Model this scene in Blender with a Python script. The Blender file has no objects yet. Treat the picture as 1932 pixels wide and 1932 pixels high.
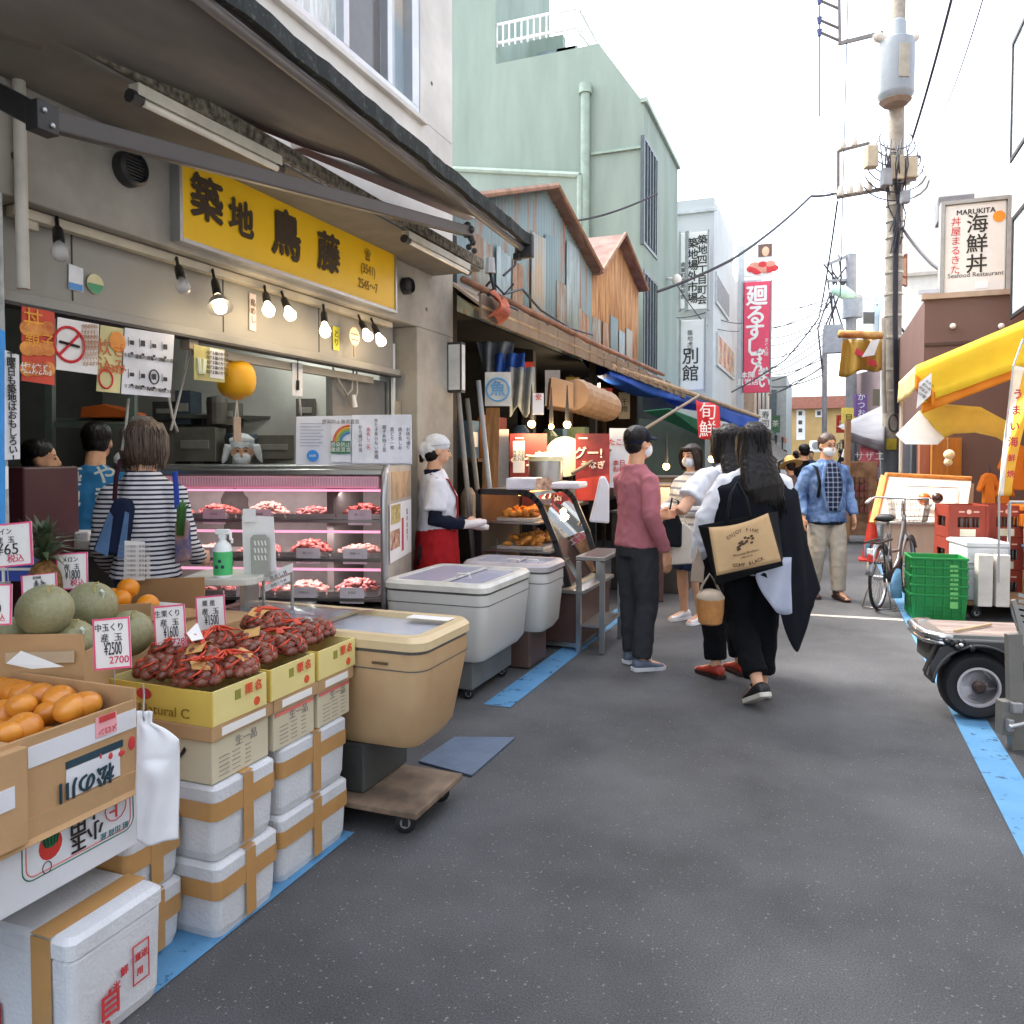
import bpy, bmesh, math, random
from mathutils import Vector as V, Matrix, Euler, noise
R = math.radians
random.seed(11)
scene = bpy.context.scene
C = scene.collection
# ------------------------------------------------------------------ camera, sky, sun, exposure
CAMH, YAW, PITCH, FPX, CX, CY = 1.47, R(21.3), R(2.0), 1500.0, 966.0, 913.4
cam = bpy.data.cameras.new('camera'); camo = bpy.data.objects.new('camera', cam); C.objects.link(camo)
cam.sensor_width = 36; cam.lens = 36*FPX/1932; cam.shift_y = -(966-CY)/1932
cam.clip_start = .05; cam.clip_end = 600
camo.location = (0, 0, CAMH); camo.rotation_euler = (R(90)-PITCH, 0, YAW)
scene.camera = camo
SUN_EL, SUN_AZ = R(56), R(-76)          # high, from the left side of the lane (azimuth measured from +Y)
w = bpy.data.worlds.new("World"); scene.world = w; w.use_nodes = True
nt = w.node_tree; bg = nt.nodes['Background']
sky = nt.nodes.new('ShaderNodeTexSky'); sky.sky_type = 'NISHITA'; sky.sun_disc = False
sky.sun_elevation = SUN_EL; sky.sun_rotation = SUN_AZ; sky.air_density = 1.0; sky.dust_density = 4.0; sky.ozone_density = 1.0
hsv = nt.nodes.new('ShaderNodeHueSaturation'); hsv.inputs['Saturation'].default_value = .48; hsv.inputs['Value'].default_value = 1.5
nt.links.new(sky.outputs[0], hsv.inputs['Color']); nt.links.new(hsv.outputs[0], bg.inputs['Color'])
bg.inputs['Strength'].default_value = .15
sun = bpy.data.lights.new('sun', 'SUN'); sun.energy = 0.9; sun.angle = R(11); sun.color = (1, .96, .90)
suno = bpy.data.objects.new('sun', sun); C.objects.link(suno)
sd = V((math.sin(SUN_AZ)*math.cos(SUN_EL), math.cos(SUN_AZ)*math.cos(SUN_EL), math.sin(SUN_EL)))
suno.rotation_euler = sd.to_track_quat('Z', 'Y').to_euler()
scene.view_settings.view_transform = 'Standard'; scene.view_settings.look = 'None'
scene.view_settings.exposure = 1.95; scene.view_settings.gamma = 1.0
scene.render.engine = 'CYCLES'
scene.cycles.max_bounces = 8; scene.cycles.transparent_max_bounces = 16
scene.cycles.use_denoising = True
# ------------------------------------------------------------------ measuring: survey points read off the photograph, put at their real place
_RM = Euler((R(90)-PITCH, 0, YAW)).to_matrix()
def ray(u, v): return _RM @ V(((u-CX)/FPX, (CY-v)/FPX, -1))
O0 = V((0, 0, CAMH))
def atz(u, v, z=0.0): d = ray(u, v); return O0 + d*((z-CAMH)/d.z)
def atx(u, v, x): d = ray(u, v); return O0 + d*(x/d.x)
def aty(u, v, y): d = ray(u, v); return O0 + d*(y/d.y)
FWD = V((-math.sin(YAW), math.cos(YAW), 0)); RGT = V((math.cos(YAW), math.sin(YAW), 0)); UP = V((0, 0, 1))
def atd(u, v, dist): d = ray(u, v); return O0 + d*(dist/d.dot(FWD))
# ------------------------------------------------------------------ materials
MATS = {}
def lin(c): return c/12.92 if c <= .04045 else ((c+.055)/1.055)**2.4
def hexc(h): return tuple(lin(int(h[i:i+2], 16)/255) for i in (0, 2, 4))
def mat(name, col, rough=.6, metal=0.0, var=.12, vs=6.0, bump=0.0, bs=60.0, emit=0, spec=.5, stretch=None, col2=None, thr=(.35, .65), det=4, coat=0, alpha=1):
    if name in MATS: return MATS[name]
    if isinstance(col, str): col = hexc(col)
    if isinstance(col2, str): col2 = hexc(col2)
    m = bpy.data.materials.new(name); m.use_nodes = True; n = m.node_tree; b = n.nodes['Principled BSDF']
    b.inputs['Roughness'].default_value = rough; b.inputs['Metallic'].default_value = metal
    b.inputs['Specular IOR Level'].default_value = spec
    if coat: b.inputs['Coat Weight'].default_value = coat; b.inputs['Coat Roughness'].default_value = .12
    tc = n.nodes.new('ShaderNodeTexCoord'); src = tc.outputs['Object']
    if stretch:
        mp = n.nodes.new('ShaderNodeMapping'); mp.inputs['Scale'].default_value = stretch
        n.links.new(src, mp.inputs['Vector']); src = mp.outputs['Vector']
    if var or col2:
        ns = n.nodes.new('ShaderNodeTexNoise'); ns.inputs['Scale'].default_value = vs; ns.inputs['Detail'].default_value = det
        ns.inputs['Roughness'].default_value = .6
        n.links.new(src, ns.inputs['Vector'])
        cr = n.nodes.new('ShaderNodeValToRGB'); e = cr.color_ramp.elements
        e[0].position, e[1].position = thr
        a = tuple(c*(1-var) for c in col); bcol = col2 if col2 else tuple(min(1, c*(1+var)) for c in col)
        e[0].color = a+(1,); e[1].color = tuple(bcol)+(1,)
        n.links.new(ns.outputs['Fac'], cr.inputs['Fac']); n.links.new(cr.outputs[0], b.inputs['Base Color'])
        if emit: n.links.new(cr.outputs[0], b.inputs['Emission Color'])
    else:
        b.inputs['Base Color'].default_value = tuple(col)+(1,)
        if emit: b.inputs['Emission Color'].default_value = tuple(col)+(1,)
    if emit: b.inputs['Emission Strength'].default_value = emit
    if bump:
        n2 = n.nodes.new('ShaderNodeTexNoise'); n2.inputs['Scale'].default_value = bs; n2.inputs['Detail'].default_value = 3
        n.links.new(src, n2.inputs['Vector'])
        bp = n.nodes.new('ShaderNodeBump'); bp.inputs['Strength'].default_value = bump; bp.inputs['Distance'].default_value = .01
        n.links.new(n2.outputs['Fac'], bp.inputs['Height']); n.links.new(bp.outputs[0], b.inputs['Normal'])
    if alpha < 1: b.inputs['Alpha'].default_value = alpha
    MATS[name] = m; return m
def glass(name, tint=(1, 1, 1), refl=.12, rough=.02, milk=0):
    if name in MATS: return MATS[name]
    m = bpy.data.materials.new(name); m.use_nodes = True; n = m.node_tree; n.nodes.remove(n.nodes['Principled BSDF'])
    out = n.nodes['Material Output']; t = n.nodes.new('ShaderNodeBsdfTransparent'); t.inputs[0].default_value = tint+(1,)
    g = n.nodes.new('ShaderNodeBsdfGlossy'); g.inputs['Roughness'].default_value = rough
    mx = n.nodes.new('ShaderNodeMixShader'); lw = n.nodes.new('ShaderNodeLayerWeight'); lw.inputs['Blend'].default_value = refl
    n.links.new(lw.outputs['Facing' if refl > .3 else 'Fresnel'], mx.inputs[0]); n.links.new(t.outputs[0], mx.inputs[1]); n.links.new(g.outputs[0], mx.inputs[2])
    src = mx.outputs[0]
    if milk:
        df = n.nodes.new('ShaderNodeBsdfDiffuse'); df.inputs[0].default_value = (.85, .86, .88, 1); m2 = n.nodes.new('ShaderNodeMixShader'); m2.inputs[0].default_value = milk
        n.links.new(src, m2.inputs[1]); n.links.new(df.outputs[0], m2.inputs[2]); src = m2.outputs[0]
    n.links.new(src, out.inputs[0]); MATS[name] = m; return m
def tarpmat(name, col, var=.06, vs=2, thin=.5):
    """thin cloth that lets daylight through"""
    m = mat(name, col, .6, var=var, vs=vs); n = m.node_tree; b = n.nodes['Principled BSDF']; t = n.nodes.new('ShaderNodeBsdfTranslucent'); mx = n.nodes.new('ShaderNodeMixShader'); mx.inputs[0].default_value = thin
    n.links.new(b.inputs['Base Color'].links[0].from_socket, t.inputs[0]); n.links.new(b.outputs[0], mx.inputs[1]); n.links.new(t.outputs[0], mx.inputs[2]); n.links.new(mx.outputs[0], n.nodes['Material Output'].inputs[0]); return m
def stripes(name, c1, c2, period, frac=.5, axis='Z', rough=.8, plaid=None, dist=0.0):
    """woven stripes: c2 bands of width frac*period on c1 along an object axis (plaid: second axis)"""
    if name in MATS: return MATS[name]
    if isinstance(c1, str): c1 = hexc(c1)
    if isinstance(c2, str): c2 = hexc(c2)
    m = bpy.data.materials.new(name); m.use_nodes = True; n = m.node_tree; b = n.nodes['Principled BSDF']
    b.inputs['Roughness'].default_value = rough; b.inputs['Specular IOR Level'].default_value = .2
    tc = n.nodes.new('ShaderNodeTexCoord'); sx = n.nodes.new('ShaderNodeSeparateXYZ'); n.links.new(tc.outputs['Object'], sx.inputs[0])
    def band(ax):
        a = n.nodes.new('ShaderNodeMath'); a.operation = 'DIVIDE'; a.inputs[1].default_value = period; n.links.new(sx.outputs[ax], a.inputs[0])
        f = n.nodes.new('ShaderNodeMath'); f.operation = 'FRACT'
        n.links.new(a.outputs[0], f.inputs[0])
        g = n.nodes.new('ShaderNodeMath'); g.operation = 'LESS_THAN'; g.inputs[1].default_value = frac; n.links.new(f.outputs[0], g.inputs[0]); return g
    g = band(axis); fac = g.outputs[0]
    if plaid:
        h = band(plaid); ad = n.nodes.new('ShaderNodeMath'); ad.operation = 'ADD'; n.links.new(g.outputs[0], ad.inputs[0]); n.links.new(h.outputs[0], ad.inputs[1])
        hf = n.nodes.new('ShaderNodeMath'); hf.operation = 'MULTIPLY'; hf.inputs[1].default_value = .5; n.links.new(ad.outputs[0], hf.inputs[0]); fac = hf.outputs[0]
    mx = n.nodes.new('ShaderNodeMix'); mx.data_type = 'RGBA'; mx.inputs[6].default_value = tuple(c1)+(1,); mx.inputs[7].default_value = tuple(c2)+(1,)
    n.links.new(fac, mx.inputs[0]); n.links.new(mx.outputs[2], b.inputs['Base Color']); MATS[name] = m; return m
# ------------------------------------------------------------------ mesh builder
class MB:
    def __init__(s, m=None): s.v, s.f, s.mi, s.ms = [], [], [], []; s.cur = 0; s.use(m) if m else None
    def use(s, m):
        if m not in s.ms: s.ms.append(m)
        s.cur = s.ms.index(m); return s
    def add(s, vs, fs, T=None):
        o = len(s.v)
        s.v += [(T @ V(p)) if T else V(p) for p in vs]
        for f in fs: s.f.append([i+o for i in f]); s.mi.append(s.cur)
        return s
    def bx(s, x0, x1, y0, y1, z0, z1, T=None):
        p = [(x, y, z) for z in (z0, z1) for y in (y0, y1) for x in (x0, x1)]
        return s.add(p, [(0, 2, 3, 1), (4, 5, 7, 6), (0, 1, 5, 4), (2, 6, 7, 3), (0, 4, 6, 2), (1, 3, 7, 5)], T)
    def box(s, c, d, rz=0.0, T=None):
        t = Matrix.Translation(V(c)) @ Matrix.Rotation(rz, 4, 'Z')
        return s.bx(-d[0]/2, d[0]/2, -d[1]/2, d[1]/2, -d[2]/2, d[2]/2, (T @ t) if T else t)
    def quad(s, a, b, c, d): return s.add([a, b, c, d], [(0, 1, 2, 3)])
    def slab(s, a, b, c, d, t=.004):
        """thin plate with real thickness"""
        a, b, c, d = V(a), V(b), V(c), V(d); n = (b-a).cross(d-a).normalized()*t
        p = [a, b, c, d, a-n, b-n, c-n, d-n]
        return s.add(p, [(0, 1, 2, 3), (7, 6, 5, 4), (0, 4, 5, 1), (1, 5, 6, 2), (2, 6, 7, 3), (3, 7, 4, 0)])
    def poly(s, pts, ext):
        """polygon pts extruded by vector ext"""
        n = len(pts); ext = V(ext); p = [V(q) for q in pts]
        return s.add(p+[q+ext for q in p], [list(range(n)), list(range(2*n-1, n-1, -1))]+[(i, i+n, (i+1) % n+n, (i+1) % n) for i in range(n)])
    def rings(s, rs, close=True, cap=True):
        n = len(rs[0]); o = len(s.v)
        for r in rs: s.v += [V(p) for p in r]
        for k in range(len(rs)-1):
            for i in range(n if close else n-1):
                j = (i+1) % n; s.f.append([o+k*n+i, o+k*n+j, o+(k+1)*n+j, o+(k+1)*n+i]); s.mi.append(s.cur)
        if cap and close:
            s.f.append([o+i for i in range(n-1, -1, -1)]); s.mi.append(s.cur)
            s.f.append([o+(len(rs)-1)*n+i for i in range(n)]); s.mi.append(s.cur)
        return s
    def tube(s, pts, r, n=8, ref=None, fl=1.0):
        """tube along points; r number, list, or list of (ra, rb)"""
        pts = [V(p) for p in pts]; rs = []
        if not isinstance(r, (list, tuple)): r = [r]*len(pts)
        prev = V(ref) if ref else None
        for i, p in enumerate(pts):
            t = (pts[min(i+1, len(pts)-1)]-pts[max(i-1, 0)]).normalized()
            if prev is None: prev = V((1, 0, 0)) if abs(t.x) < .8 else V((0, 1, 0))
            a = (prev-t*prev.dot(t))
            a = a.normalized() if a.length > 1e-5 else t.orthogonal().normalized()
            if not ref: prev = a
            b = t.cross(a); ra, rb = r[i] if isinstance(r[i], (tuple, list)) else (r[i], r[i]*fl)
            rs.append([p+a*ra*math.cos(2*math.pi*k/n)+b*rb*math.sin(2*math.pi*k/n) for k in range(n)])
        return s.rings(rs)
    def beam(s, a, b, w, h, up=(0, 0, 1)):
        """rectangular bar from a to b, w across, h along up"""
        a, b = V(a), V(b); t = (b-a).normalized(); u = V(up); u = (u-t*u.dot(t)).normalized(); r = t.cross(u)
        q = lambda p: [p-r*w/2-u*h/2, p+r*w/2-u*h/2, p+r*w/2+u*h/2, p-r*w/2+u*h/2]
        return s.rings([q(a), q(b)])
    def lathe(s, prof, n=20, T=None):
        """profile [(r, z)] turned round local z"""
        rs = [[V((r*math.cos(2*math.pi*k/n), r*math.sin(2*math.pi*k/n), z)) for k in range(n)] for r, z in prof]
        if T: rs = [[T @ p for p in q] for q in rs]
        return s.rings(rs)
    def ball(s, c, r, n=14, m=9, T=None):
        if not isinstance(r, (tuple, list)): r = (r, r, r)
        c = V(c); rs = []
        for j in range(m+1):
            ph = math.pi*(j/m*.996+.002)
            q = [c+V((r[0]*math.sin(ph)*math.cos(2*math.pi*k/n), r[1]*math.sin(ph)*math.sin(2*math.pi*k/n), -r[2]*math.cos(ph))) for k in range(n)]
            rs.append([T @ p for p in q] if T else q)
        return s.rings(rs)
    def grid(s, fn, nu, nv):
        o = len(s.v); s.v += [V(fn(i/nu, j/nv)) for j in range(nv+1) for i in range(nu+1)]
        for j in range(nv):
            for i in range(nu):
                a = o+j*(nu+1)+i; s.f.append([a, a+1, a+nu+2, a+nu+1]); s.mi.append(s.cur)
        return s
    def mesh(s, name):
        me = bpy.data.meshes.new(name); me.from_pydata([tuple(p) for p in s.v], [], s.f)
        for m in s.ms: me.materials.append(m)
        me.polygons.foreach_set('material_index', s.mi); me.update(); return me
def link(name, me, parent=None, loc=None, rot=None):
    o = bpy.data.objects.new(name, me); C.objects.link(o)
    if loc is not None: o.location = loc
    if rot is not None: o.rotation_euler = rot if not isinstance(rot, (int, float)) else (0, 0, rot)
    if parent: o.parent = parent
    return o
def tag(o, label=None, cat=None, group=None, kind=None):
    if label: o['label'] = label
    if cat: o['category'] = cat
    if group: o['group'] = group
    if kind: o['kind'] = kind
    return o
def thing(name, label, cat, loc=(0, 0, 0), rz=0, group=None):
    o = link(name, None, None, loc, rz); o.empty_display_size = .1; return tag(o, label, cat, group)
def fin(o, smooth=False, bev=0, seg=2, solid=0, sub=0):
    me = o.data
    if smooth:
        me.polygons.foreach_set('use_smooth', [True]*len(me.polygons))
        if smooth != True: me.set_sharp_from_angle(angle=R(smooth))
    if solid:
        md = o.modifiers.new('s', 'SOLIDIFY'); md.thickness = solid; md.offset = 0
    if bev:
        md = o.modifiers.new('b', 'BEVEL'); md.width = bev; md.segments = seg; md.limit_method = 'ANGLE'; md.angle_limit = R(40)
    if sub:
        md = o.modifiers.new('u', 'SUBSURF'); md.levels = sub; md.render_levels = sub
    return o
def part(name, mb, parent, label=None, smooth=False, bev=0, seg=2, solid=0, sub=0, loc=None, rot=None):
    o = link(name, mb.mesh(name), parent, loc, rot); fin(o, smooth, bev, seg, solid, sub)
    if label: o['label'] = label
    return o
def solo(name, mb, label, cat, group=None, smooth=False, bev=0, seg=2, solid=0, sub=0, loc=None, rot=None):
    return tag(part(name, mb, None, None, smooth, bev, seg, solid, sub, loc, rot), label, cat, group)
def struct(name, mb, smooth=False, bev=0): return tag(part(name, mb, None, None, smooth, bev), kind='structure')
def copytree(o, parent=None):
    c = o.copy(); C.objects.link(c)
    if parent: c.parent = parent
    for ch in list(o.children): copytree(ch, c)
    return c
_tc = {}
def textmesh(s, size, m, bold=0.0, ls=1.0, ax='CENTER', sx=1.0):
    k = (s, size, m.name, bold, ls, ax, sx)
    if k in _tc: return _tc[k]
    cu = bpy.data.curves.new('t', 'FONT'); cu.body = s; cu.size = size; cu.align_x = ax; cu.align_y = 'CENTER'
    cu.space_line = ls; cu.resolution_u = 3; cu.extrude = .0006
    o = bpy.data.objects.new('t', cu); C.objects.link(o); dg = bpy.context.evaluated_depsgraph_get()
    me = bpy.data.meshes.new_from_object(o.evaluated_get(dg)); bpy.data.objects.remove(o); bpy.data.curves.remove(cu)
    me.materials.clear(); me.materials.append(m)
    if bold:
        b = bmesh.new(); b.from_mesh(me); g = list(b.verts)+list(b.edges)+list(b.faces)
        for i, (dx, dy) in enumerate(((1, 0), (-1, 0), (0, 1), (0, -1))):
            r = bmesh.ops.duplicate(b, geom=g)
            for q in r['geom']:
                if isinstance(q, bmesh.types.BMVert): q.co += V((dx*bold*size, dy*bold*size, .0003*(i+1)))
        b.to_mesh(me); b.free()
    if sx != 1:
        for v in me.vertices: v.co.x *= sx
    _tc[k] = me; return me
def frame(org, right, up):
    r = V(right).normalized(); u = V(up); u = (u-r*u.dot(r)).normalized(); n = r.cross(u)
    return Matrix(((r.x, u.x, n.x, org[0]), (r.y, u.y, n.y, org[1]), (r.z, u.z, n.z, org[2]), (0, 0, 0, 1)))
def text(s, size, m, org, right, up, parent=None, name='lettering', bold=0.0, ls=1.0, ax='CENTER', vert=False, off=.003, sx=1.0):
    if vert: s = '\n'.join(s)
    me = textmesh(s, size, m, bold, ls, ax, sx); o = link(name, me, parent)
    T = frame(org, right, up); T.translation = T.translation + T.col[2].xyz*off
    if parent: T = pm(parent).inverted() @ T
    o.matrix_local = T; return o
def pm(o):
    T = Matrix.LocRotScale(o.location, o.rotation_euler, o.scale)
    return pm(o.parent) @ T if o.parent else T
# evaluated meshes: many overlapping lofts melted into one skin
def melt(mb, name, voxel, smooth=3, m=None):
    o = link('m', mb.mesh('m')); md = o.modifiers.new('r', 'REMESH'); md.mode = 'VOXEL'; md.voxel_size = voxel; md.use_smooth_shade = True
    if smooth:
        sm = o.modifiers.new('s', 'SMOOTH'); sm.factor = .5; sm.iterations = smooth
    me = bpy.data.meshes.new_from_object(o.evaluated_get(bpy.context.evaluated_depsgraph_get())); me.name = name
    om = o.data; bpy.data.objects.remove(o); bpy.data.meshes.remove(om)
    me.materials.clear(); me.materials.append(m or mb.ms[0])
    me.polygons.foreach_set('use_smooth', [True]*len(me.polygons)); me.polygons.foreach_set('material_index', [0]*len(me.polygons))
    return me
def wrinkle(me, amp, sc=(9, 9, 9), seed=0.0, fold=True):
    ns = [v.normal.copy() for v in me.vertices]
    for v, n in zip(me.vertices, ns):
        q = V((v.co.x*sc[0]+seed, v.co.y*sc[1]+seed*.7, v.co.z*sc[2])); a = noise.noise(q)+.5*noise.noise(q*2.1)
        v.co += n*amp*((1-abs(a)*2.2) if fold else a)
    me.update(); return me
# ================================================================== THE SETTING
WX = -2.8                                # plane of the left shop front
# --- asphalt with pale stone chips
def asphalt():
    m = mat('asphalt', (.088, .090, .094), .85, var=.30, vs=.8, bump=.35, bs=260, spec=.3)
    n = m.node_tree; b = n.nodes['Principled BSDF']; old = b.inputs['Base Color'].links[0].from_socket
    tc = n.nodes['Texture Coordinate']; vo = n.nodes.new('ShaderNodeTexVoronoi'); vo.inputs['Scale'].default_value = 62
    n.links.new(tc.outputs['Object'], vo.inputs['Vector'])
    sz = n.nodes.new('ShaderNodeTexNoise'); sz.inputs['Scale'].default_value = 45; n.links.new(tc.outputs['Object'], sz.inputs['Vector'])
    mm = n.nodes.new('ShaderNodeMath'); mm.operation = 'MULTIPLY_ADD'; mm.inputs[1].default_value = 1.1; mm.inputs[2].default_value = -.46
    n.links.new(sz.outputs['Fac'], mm.inputs[0])
    lt = n.nodes.new('ShaderNodeMath'); lt.operation = 'LESS_THAN'; n.links.new(vo.outputs['Distance'], lt.inputs[0]); n.links.new(mm.outputs[0], lt.inputs[1])
    mx = n.nodes.new('ShaderNodeMix'); mx.data_type = 'RGBA'; mx.inputs[7].default_value = (.165, .163, .16, 1)
    fine = n.nodes.new('ShaderNodeTexNoise'); fine.inputs['Scale'].default_value = 190; n.links.new(tc.outputs['Object'], fine.inputs['Vector'])
    m2 = n.nodes.new('ShaderNodeMix'); m2.data_type = 'RGBA'; m2.blend_type = 'MULTIPLY'; m2.inputs[0].default_value = .55
    cr = n.nodes.new('ShaderNodeValToRGB'); cr.color_ramp.elements[0].position = .35; cr.color_ramp.elements[1].position = .65
    cr.color_ramp.elements[0].color = (.45, .45, .45, 1); cr.color_ramp.elements[1].color = (1.5, 1.5, 1.5, 1)
    n.links.new(fine.outputs['Fac'], cr.inputs['Fac'])
    n.links.new(old, m2.inputs[6]); n.links.new(cr.outputs[0], m2.inputs[7])
    st = n.nodes.new('ShaderNodeTexNoise'); st.inputs['Scale'].default_value = .55; st.inputs['Detail'].default_value = 7; st.inputs['Distortion'].default_value = .6; n.links.new(tc.outputs['Object'], st.inputs['Vector'])
    c3 = n.nodes.new('ShaderNodeValToRGB'); c3.color_ramp.elements[0].position = .40; c3.color_ramp.elements[1].position = .60; c3.color_ramp.elements[0].color = (.80, .80, .81, 1); c3.color_ramp.elements[1].color = (1.10, 1.09, 1.07, 1)
    m3 = n.nodes.new('ShaderNodeMix'); m3.data_type = 'RGBA'; m3.blend_type = 'MULTIPLY'; m3.inputs[0].default_value = 1; n.links.new(st.outputs['Fac'], c3.inputs['Fac']); n.links.new(m2.outputs[2], m3.inputs[6]); n.links.new(c3.outputs[0], m3.inputs[7])
    n.links.new(m3.outputs[2], mx.inputs[6]); n.links.new(lt.outputs[0], mx.inputs[0]); n.links.new(mx.outputs[2], b.inputs['Base Color'])
    return m
struct('ground', MB(mat('ground_far', (.16, .155, .15), .9)).quad((-300, -60, -.012), (300, -60, -.012), (300, 400, -.012), (-300, 400, -.012)))
struct('road', MB(asphalt()).quad((-9, -6, 0), (8, -6, 0), (8, 60, 0), (-9, 60, 0)))
BLUE = mat('worn_blue_paint', '4A86B4', .75, var=.10, vs=5, col2='6599BE', bump=.2, bs=200, thr=(.2, .85), det=8)
def chip(m, lo, hi, sc):
    n = m.node_tree; b = n.nodes['Principled BSDF']; ns = n.nodes.new('ShaderNodeTexNoise'); ns.inputs['Scale'].default_value = sc; ns.inputs['Detail'].default_value = 9; ns.inputs['Roughness'].default_value = .7
    n.links.new(n.nodes['Texture Coordinate'].outputs['Object'], ns.inputs['Vector']); mr = n.nodes.new('ShaderNodeMapRange'); mr.inputs['From Min'].default_value = lo; mr.inputs['From Max'].default_value = hi
    n.links.new(ns.outputs['Fac'], mr.inputs['Value']); n.links.new(mr.outputs[0], b.inputs['Alpha'])
chip(BLUE, .33, .43, 9)
struct('blue_line', MB(BLUE).quad((-1.86, -3, .004), (-1.68, -3, .004), (-1.68, 2.62, .004), (-1.86, 2.62, .004)))
struct('blue_line', MB(BLUE).quad((-1.85, 4.28, .004), (-1.68, 4.28, .004), (-1.62, 14, .004), (-1.79, 14, .004)))
struct('blue_line', MB(BLUE).quad((.706, -3, .004), (.872, -3, .004), (.872, 15, .004), (.706, 15, .004)))
PALE = mat('pale_line_paint', 'B9B4A6', .8, var=.25, vs=20)
a = atz(1512, 1161); b = atz(1705, 1172)
struct('white_line', MB(PALE).quad((a.x, a.y, .004), (b.x, b.y, .004), (b.x, b.y+.09, .004), (a.x, a.y+.07, .004)))
struct('white_line', MB(PALE).quad((.74, 7.25, .008), (1.6, 7.2, .008), (1.6, 7.33, .008), (.74, 7.38, .008)))
p = [atz(790, 1440), atz(890, 1467), atz(972, 1395), atz(858, 1394)]
solo('rubber_mat', MB(mat('grey_rubber', '57677C', .6, bump=.2)).slab(*[V((q.x, q.y, .012)) for q in p], t=.008), 'dull grey rubber mat lying on the asphalt behind the beige freezer trolley', 'mat')

# ------------------------------------------------------------------ left shop building (concrete)
CONC = mat('fairfaced_concrete', 'C0BDB6', .85, var=.10, vs=1.3, bump=.12, bs=30, col2='D4D1CA')
CONC2 = mat('weathered_concrete', '9DA1A0', .85, var=.25, vs=9, bump=.25, bs=40, col2='BCBEBB')
STEEL = mat('grey_painted_steel', '8E8C85', .5, var=.06, vs=2)
DARKM = mat('dark_trim', '2B2B2C', .5, var=.1)
BLACK = mat('black_plastic', '141416', .45, var=.1)
WHITE = mat('white_paint', 'E6E6E2', .5, var=.03)
ALU = mat('aluminium', 'B4B6B8', .35, metal=.8, var=.06, bump=.03)
INOX = mat('stainless_steel', 'A9AAA8', .3, metal=.9, var=.1, vs=3)
shop = thing('shop_building', 'raw grey concrete shop building with a yellow signboard and open counter front', 'building')
Y0, Y1, Y2 = 2.05, 5.25, 5.87
CONCL = mat('shaded_concrete', '928D83', .85, var=.14, vs=2.2, bump=.15, bs=30, col2='A8A398')  # darker copy of the wall concrete; shade below the eave put into its colour
w = MB(CONCL)
w.bx(-3.12, WX, Y1, Y2, 0, 2.43)                       # right pier
w.bx(-3.12, WX, -3, Y2, 2.43, 2.95); w.use(CONC); w.bx(-3.12, WX, -3, Y2, 2.95, 3.97); w.bx(-3.12, WX, -3, 3.35, 3.97, 9); w.bx(-3.12, WX, 5.32, Y2, 3.97, 9); w.bx(-3.12, WX, 3.35, 5.32, 5.7, 9)
w.bx(-9, -3.121, Y2-.2, Y2, 0, 9); w.bx(-9, -3.121, -3, Y2-.201, 8.7, 9)
part('wall', w, shop, bev=.008)
part('pier', MB(CONC2).bx(-3.12, WX+.02, -3, Y0, 0, 2.428), shop, 'blotchy grey concrete pier beside the counter opening', bev=.01)
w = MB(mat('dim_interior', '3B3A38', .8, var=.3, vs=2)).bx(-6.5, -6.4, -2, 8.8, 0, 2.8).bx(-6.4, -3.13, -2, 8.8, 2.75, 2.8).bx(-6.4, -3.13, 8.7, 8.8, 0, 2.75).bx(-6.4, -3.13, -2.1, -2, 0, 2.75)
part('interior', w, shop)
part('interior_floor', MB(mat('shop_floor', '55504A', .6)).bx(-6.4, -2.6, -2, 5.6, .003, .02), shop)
w = MB(STEEL).bx(-3.1, -2.93, Y0-.3, 5.12, 2.10, 2.43)
for y in (2.45, 3.35, 4.2): w.use(DARKM).bx(-2.931, -2.927, y, y+.008, 2.12, 2.42)
w.use(STEEL).bx(-3.0, -2.88, Y0-.3, 5.14, 2.06, 2.10).use(DARKM).bx(-2.95, -2.87, Y0-.3, 5.14, 2.045, 2.058)
part('shutter_box', w, shop, bev=.004)
part('light_rail', MB(mat('cream_rail', 'B8AE98', .5)).bx(-2.905, -2.86, 2.15, 5.0, 2.385, 2.425).bx(-2.90, -2.87, 2.2, 2.26, 2.35, 2.386), shop, bev=.004)
w = MB(INOX).bx(-3.05, -2.98, 5.13, 5.25, 0, 2.06).use(mat('grey_door', '6F6E69', .5)).bx(-3.05, -3.0, 4.45, 5.12, .02, 2.02)
w.use(WHITE).bx(-2.97, -2.95, 5.16, 5.19, 1.75, 2.3).use(mat('beige_box', 'A89B86')).bx(-2.97, -2.93, 5.18, 5.24, 1.74, 1.88)
part('door_frame', w, shop)
# formwork tie holes
w = MB(mat('tie_hole', '5E5B55', .9))
for z in (2.58, 2.95, 3.15):
    for k in range(11):
        y = .7+k*.47
        if not (2.5 < y < 4.75 and z < 3): w.tube([(WX+.001, y, z), (WX+.003, y, z)], .016, 8)
for z in (3.6, 4.3, 5.0): w.tube([(WX+.001, 5.5, z), (WX+.003, 5.5, z)], .016, 8)
part('tie_hole', w, shop)
def ventcap(u, v, r):
    c = atx(u, v, WX); vb = MB(DARKM); T = Matrix.Translation(c) @ Matrix.Rotation(R(90), 4, 'Y')
    vb.lathe([(r, .0), (r, .05), (r*.82, .065), (r*.8, .03)], 24, T)
    for k in range(-4, 5):
        h = math.sqrt(max(0, (r*.8)**2-(k*r*.18)**2)); vb.bx(.028, .045, -h, h, k*r*.18-.004, k*r*.18+.004, Matrix.Translation(c))
    return part('vent_cap', vb, shop, smooth=30)
ventcap(238, 320, .075); ventcap(762, 540, .06)
c = atx(28, 300, WX)
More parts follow.
